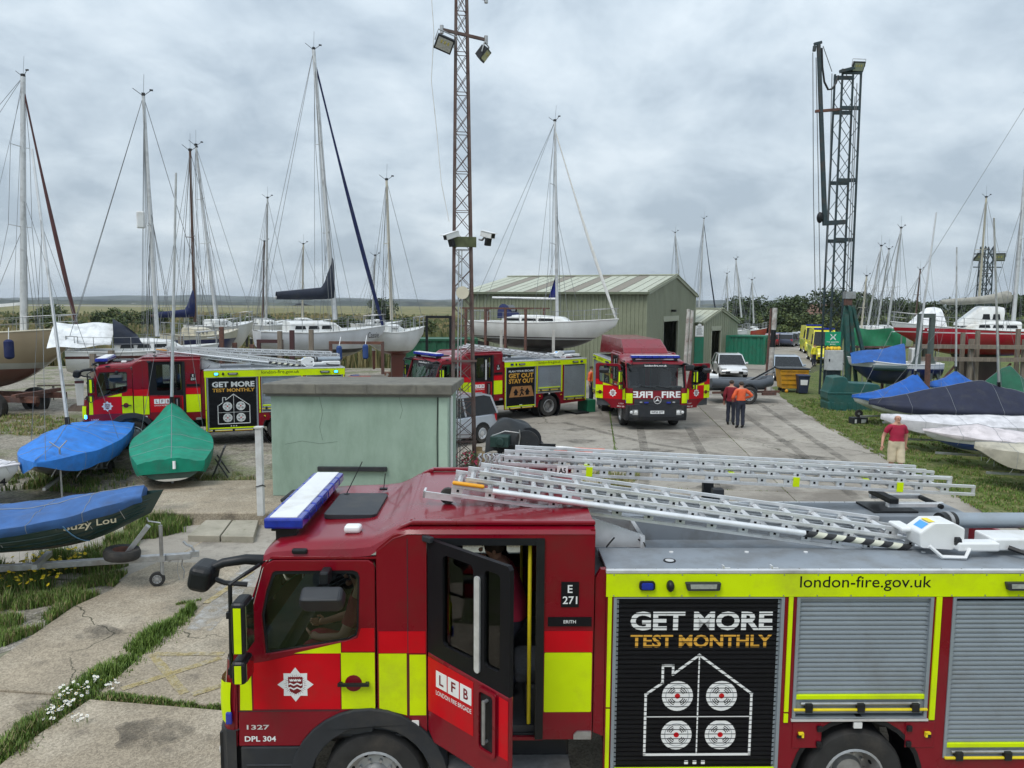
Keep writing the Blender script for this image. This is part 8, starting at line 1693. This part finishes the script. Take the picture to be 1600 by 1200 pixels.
def joint(a, c, w, n, h, seed, mix=(0, 0, 1, 1, 2), bw=.008, wob=.25):
    pts = [G(*q) for q in a] if isinstance(a[0], tuple) else a
    L_, R_ = [], []
    for i, q in enumerate(pts):
        d = (pts[min(i+1, len(pts)-1)]-pts[max(i-1, 0)]).normalized(); nr = Vector((-d.y, d.x, 0)); ww = w[i] if isinstance(w, (list, tuple)) else w; L_.append(q+nr*ww/2); R_.append(q-nr*ww/2)
    rn = random.Random(seed); b = MB(); seg = [(pts[i+1]-pts[i]).length for i in range(len(pts)-1)]; tot = sum(seg)
    for m_ in GB: b.m(m_)
    for k in range(n):
        q = rn.random()*tot; i = 0
        while i < len(seg)-1 and q > seg[i]: q -= seg[i]; i += 1
        f = min(1, q/seg[i]); p = pts[i].lerp(pts[i+1], f); d = (pts[i+1]-pts[i]).normalized(); nr = Vector((-d.y, d.x, 0)); ww = (w[i]*(1-f)+w[i+1]*f) if isinstance(w, (list, tuple)) else w
        nv = noise.noise(Vector((p.x*2.1, p.y*2.1, seed*5.0))); nv2 = noise.noise(Vector((p.x*6, p.y*6, seed*2.0)))
        lat = rn.gauss(.12*nv*1.5, .30*(1+.7*nv2))*ww; p = p+nr*lat; p.z = -.03
        if rn.random() < .35*max(0, -nv2-nv)*2: continue
        hh = h*(.35+.9*rn.random())*(1+.6*nv+.4*nv2)*max(.25, 1-abs(lat)/ww*.8); a = rn.random()*6.283; dd = Vector((math.cos(a), math.sin(a), 0)); s = dd.cross(Vector((0, 0, 1)))*bw*(.5+.8*rn.random()); ln_ = .5*(.2+rn.random()); b.c = rn.choice(mix)
        m1 = p+dd*hh*ln_*.35+Vector((0, 0, hh*.6)); tp = p+dd*hh*ln_+Vector((0, 0, hh)); b.add([p-s, p+s, m1+s*.8, m1-s*.8, tp], [(0, 1, 2, 3), (3, 2, 4)])
    return tag(b.build('grass_tuft', None, recalc=False), c, 'grass', kind='stuff')
joint([(-40, 1215), (40, 1145), (90, 1105), (125, 1080)], 'lush grass strip in the slab joint at bottom left', [.30, .34, .36, .34], 5200, .13, 1)
joint([(110, 1088), (170, 1050), (230, 1005), (285, 965), (302, 950)], 'tall grass growing in the diagonal slab joint', [.34, .40, .34, .26, .10], 6500, .15, 2, (0, 0, 0, 1))
joint([(140, 1085), (200, 1090), (270, 1098), (345, 1104)], 'low weeds in the cross joint left of the nearest engine', [.20, .16, .14, .12], 2600, .07, 3)
joint([(275, 945), (315, 937)], 'small weed clump on the slab by the mirror', [.10, .12], 500, .07, 4)
blades('grass_tuft', [G(0, 1010), G(60, 985), G(115, 945), G(172, 920), G(200, 895), G(150, 905), G(60, 925), G(0, 950)], 9000, .13, .008, (0, 0, 1, 2), 'rough grass along the left edge of the concrete path', 5, -.03, .3)
blades('grass_tuft', [G(-60, 985), G(60, 925), G(150, 900), G(200, 885), G(215, 862), G(120, 865), G(-60, 905)], 11000, .27, .008, (0, 0, 1, 1, 2), 'taller weeds under the trailer of the dark green boat', 6, -.03, .3)
blades('grass_tuft', [G(160, 858), G(215, 860), G(245, 840), G(290, 832), G(310, 808), G(280, 800), G(235, 806), G(200, 822)], 8500, .24, .009, (0, 0, 1, 1, 2), 'grass and weeds between the trailer and the paving slabs', 7, -.03, .2)
blades('grass_tuft', [G(300, 745), G(335, 735), G(400, 752), G(415, 775), G(330, 770)], 2600, .16, .010, (0, 1, 2, 2), 'dry weeds on the shingle beside the green dinghy', 8, -.02, .5)
blades('grass_tuft', [G(-20, 770), G(45, 765), G(130, 772), G(210, 760), G(205, 740), G(30, 735), G(-20, 745)], 3600, .16, .012, (0, 1, 1, 2), 'weeds around the covered dinghies', 9, .0, .3)
blades('grass_tuft', [G(-20, 690), G(60, 690), G(110, 680), G(200, 690), G(100, 660), G(-20, 655)], 4200, .12, .016, (0, 2, 2), 'dry grass patch beside the left fire engine', 10, .17, .6)
blades('grass_tuft', [G(905, 765), G(985, 765), G(1000, 745), G(920, 745)], 1100, .20, .010, (0, 2, 2), 'dry grass tuft showing beyond the ladders', 11, 0, .2)
def YP(u, v): return Vector((3.3, 24, 0))+Vector((.9945, -.1045, 0))*u+Vector((.1045, .9945, 0))*v
joint([YP(0, 12), YP(0, 5), YP(0, 2), YP(0, .3), YP(0, -2)], 'ragged line of weeds along the yard joint before the facing engine', [.05, .05, .08, .16, .10], 1000, .08, 12, (0, 0, 1), .012)
joint([YP(BW, 12), YP(BW, 4), YP(BW, -2), YP(BW, -6)], 'sparse weeds along the right yard joint', [.04, .04, .07, .05], 420, .045, 14, (0, 1, 2), .012)
joint([YP(-3.5, 3.27), YP(0, 3.27), YP(4, 3.27), YP(8, 3.27)], 'sparse weeds along the cross joint of the yard', [.05, .05, .04, .04], 420, .045, 15, (0, 1, 2), .012)
joint([YP(-3.5, 3.27-BL), YP(0, 3.27-BL), YP(4, 3.27-BL)], 'sparse weeds along the nearer cross joint of the yard', [.08, .06, .04], 420, .06, 19, (0, 1, 2), .011)
blades('grass_tuft', [G(1236, 634), G(1290, 668), G(1400, 728), G(1470, 768), G(1560, 815), G(1640, 855), G(1640, 780), G(1500, 715), G(1390, 680), G(1300, 645)], 16000, .07, .012, (0, 0, 1, 2), 'short verge grass beside the walking man', 16, .01, .2)
blades('grass_tuft', [G(1235, 628), G(1300, 648), G(1400, 680), G(1600, 740), G(1600, 690), G(1400, 648), G(1290, 622)], 9000, .09, .016, (0, 0, 1, 2), 'verge grass under the covered dinghies', 17, .01, .2)
blades('grass_tuft', [G(1140, 562), G(1200, 562), G(1200, 552), G(1140, 556)], 1500, .25, .03, (0, 1, 2), 'weeds in front of the bright green container', 18, .0, .2)
def flowers(label, poly, n, h, pet, col, seed, stalk=True, name='flower_patch'):
    rn = random.Random(seed); P = [(q[0], q[1]) for q in poly]; x0, x1 = min(q[0] for q in P), max(q[0] for q in P); y0, y1 = min(q[1] for q in P), max(q[1] for q in P); b = MB(); k = 0
    cm = mat('flower_centre', (.62, .42, .02), .7); pm_ = mat('petal_'+name+str(seed), col, .6, var=.05)
    while k < n:
        x, y = rn.uniform(x0, x1), rn.uniform(y0, y1)
        if not inpoly((x, y), P): continue
        k += 1; z = h*(.5+.6*rn.random()); c = Vector((x, y, z)); tl = Matrix.Rotation(rn.uniform(-.7, .7), 3, 'X') @ Matrix.Rotation(rn.uniform(-.7, .7), 3, 'Y')
        b.m(GB[1]); b.cyl((x, y, -.03), c, .002, n=3, caps=False); b.m(pm_)
        for i in range(8):
            a = 2*math.pi*i/8; d = tl @ Vector((math.cos(a), math.sin(a), 0)); e = tl @ Vector((-math.sin(a), math.cos(a), 0)); b.add([c, c+d*pet*.6+e*pet*.28, c+d*pet, c+d*pet*.6-e*pet*.28], [(0, 1, 2, 3)])
        b.m(cm); b.ell(c, (pet*.3, pet*.3, pet*.2), 6, 4)
    o = b.build(name, None, recalc=False); return tag(o, label, 'flowers', kind='stuff')
flowers('white daisies blooming in the slab joint at bottom left', [G(55, 1130), G(80, 1095), G(150, 1060), G(160, 1072), G(120, 1110), G(85, 1140)], 75, .13, .022, (.78, .78, .75), 1, name='daisy_patch')
flowers('a few daisies at the slab corner', [G(108, 1128), G(135, 1115), G(140, 1135), G(118, 1140)], 14, .09, .018, (.78, .78, .75), 2, name='daisy_patch')
flowers('few small daisies by the yellow hatching', [G(165, 1078), G(178, 1062), G(190, 1072), G(175, 1085)], 14, .07, .018, (.78, .78, .75), 4, name='daisy_patch')
flowers('yellow flowers under the trailer of the dark green boat', [G(-10, 935), G(60, 940), G(130, 918), G(145, 892), G(60, 890), G(-10, 905)], 150, .42, .034, (.80, .62, .02), 3, name='yellow_flower_patch')

# ---- reeds and rough grass on the marsh: one mass of blades
b = MB(); rn = random.Random(77); RM = [mat('reed_straw', (.30, .245, .115), .8, col2=(.20, .175, .075), scale=.3), mat('reed_green', (.10, .125, .04), .8, col2=(.15, .155, .06), scale=.3), mat('reed_dark', (.065, .085, .03), .8, col2=(.10, .11, .045), scale=.3)]
for m_ in RM: b.m(m_)
for i in range(42000):
    Y = 54+210*rn.random()**1.9; x = (-.72+.80*rn.random())*Y
    nv = noise.noise(Vector((x*.012, Y*.045, 3.3))); nw = noise.noise(Vector((x*.05, Y*.12, 8.0)))
    if nv+nw*.5 < -.25+.3*rn.random(): continue
    b.c = 0 if nv+.4*rn.random()-.2 > .08 else (1 if nw > -.1 else 2); h = (.55+.9*rn.random())*(1+.5*nw); a = rn.random()*3.14; s = Vector((math.cos(a), math.sin(a), 0))*(.03+.0008*Y)*(1+rn.random()); p = Vector((x, Y, -.05)); tp = p+Vector((rn.uniform(-.3, .3), rn.uniform(-.2, .2), h))
    b.add([p-s*1.6, p+s*1.6, tp+s*.7, tp-s*.7], [(0, 1, 2, 3)])
tag(b.build('reed_bed', None, recalc=False), 'tawny reeds and rough grass across the marsh', 'reeds', kind='stuff')
split_loose({'yellow_marking', 'red_marking', 'roof_rail', 'long_wall', 'ladder_gantry', 'yellow_strip', 'mirror_housing', 'mirror_reflector', 'mirror_glass', 'sign_tile', 'roof_fitting', 'ladder_ramp', 'wiper', 'chevron', 'gutter', 'door_frame', 'shutter_frame', 'locker_back', 'arch_liner', 'reflective_band', 'aerial', 'step_bar', 'conduit', 'corner_board', 'bumper_grille', 'window_pane', 'chassis_rail', 'head_sheave', 'corrugated_side'})
# ---- yard clutter between the cradles
def drum(label, x, y, c, h=.88, r=.29):
    p = G(x, y); t = thing('oil_drum', label, 'drum', p, 0, 'drums in the boatyard'); m_ = mat('drum_'+label[:6], c, .55, var=.2, dirt=(.12, .06, .04), damt=.35); b = MB().m(m_); b.lathe([(.001, 0), (r, 0), (r, h*.32), (r*1.03, h*.33), (r*1.03, h*.35), (r, h*.36), (r, h*.65), (r*1.03, h*.66), (r*1.03, h*.68), (r, h*.69), (r, h), (r*.93, h), (r*.93, h-.02), (.001, h-.02)], (0, 0, 0), (0, 0, 1), 20); b.build('barrel', t, smooth=35); return t
drum('blue plastic drum under the bow of Cassie', 556, 612, (.03, .08, .25)); drum('rusty drum beside the rust red frame', 604, 606, (.16, .07, .04)); drum('black drum below the red yacht staging', 1482, 616, (.02, .02, .022)); drum('blue drum below the red yacht', 1560, 610, (.03, .09, .28)); drum('green drum beside the motor launch', 1392, 612, (.03, .10, .07)); drum('white drum under the white yacht with awning', 330, 640, (.55, .55, .53))
def planks(label, x, y, n, rz, L_=2.2):
    p = G(x, y); t = thing('timber_stack', label, 'timber', p, R(rz), 'timber stacks'); rn2 = random.Random(n+int(x))
    for i in range(n): MB().m(timber).box((rn2.uniform(-.1, .1), -.25+.17*(i % 4), .05+.09*(i//4)), (L_*(.85+.3*rn2.random()), .15, .075), rz=rn2.uniform(-.05, .05)).build('plank', t)
planks('stack of old planks under the stern of Cassie', 470, 612, 11, 8); planks('planks lying below the red yacht', 1530, 624, 12, -6, 2.8); planks('planks beside the dark blue hull', 372, 622, 8, 15); planks('planks behind the green tank', 1372, 622, 9, 4); planks('timber baulks at the keel of the yacht before the shed', 840, 588, 9, -18, 1.8)
def lumpy(label, x, y, s, c, name='tarpaulin_heap', hgt=.7):
    p = G(x, y); t = thing(name, label, 'tarpaulin', p, 0, 'covered heaps'); b = MB().m(cloth('heap_'+label[:8], c)); b.surf(lambda u, v: ((u-.5)*2*s, (v-.5)*1.4*s, max(0, hgt*(1-abs(2*u-1)**2.2)*(1-abs(2*v-1)**2.2)*(1+.5*noise.noise(Vector((u*4, v*4, x)))))), 16, 14); b.build('sheet', t, smooth=60)
lumpy('blue sheeted heap below the red yacht', 1578, 612, 1.0, (.03, .12, .42)); lumpy('grey sheeted heap between the motor launch and the staging', 1440, 622, .9, (.13, .14, .14)); lumpy('dark sheeted heap under the small white yacht', 628, 604, 1.0, (.03, .035, .04)); lumpy('brown sheeted heap beside the beige motor sailer', 128, 648, .7, (.12, .09, .07), hgt=.5); lumpy('green sheeted heap under the yacht before the shed', 905, 580, 1.0, (.03, .12, .08))
# ---- the damp air over the estuary
b = MB(); b.bx(-4300, 4300, -4300, 4800, -3.2, 62); hz = b.build('haze', None); hm_ = bpy.data.materials.new('haze_air'); hm_.use_nodes = True; nd = hm_.node_tree.nodes; nd.remove(nd['Principled BSDF']); pv = nd.new('ShaderNodeVolumePrincipled'); pv.inputs['Color'].default_value = (.86, .92, 1.0, 1); pv.inputs['Density'].default_value = .00013; pv.inputs['Anisotropy'].default_value = .2
hm_.node_tree.links.new(pv.outputs[0], nd['Material Output'].inputs['Volume']); hz.data.materials.clear(); hz.data.materials.append(hm_); tag(hz, kind='stuff')
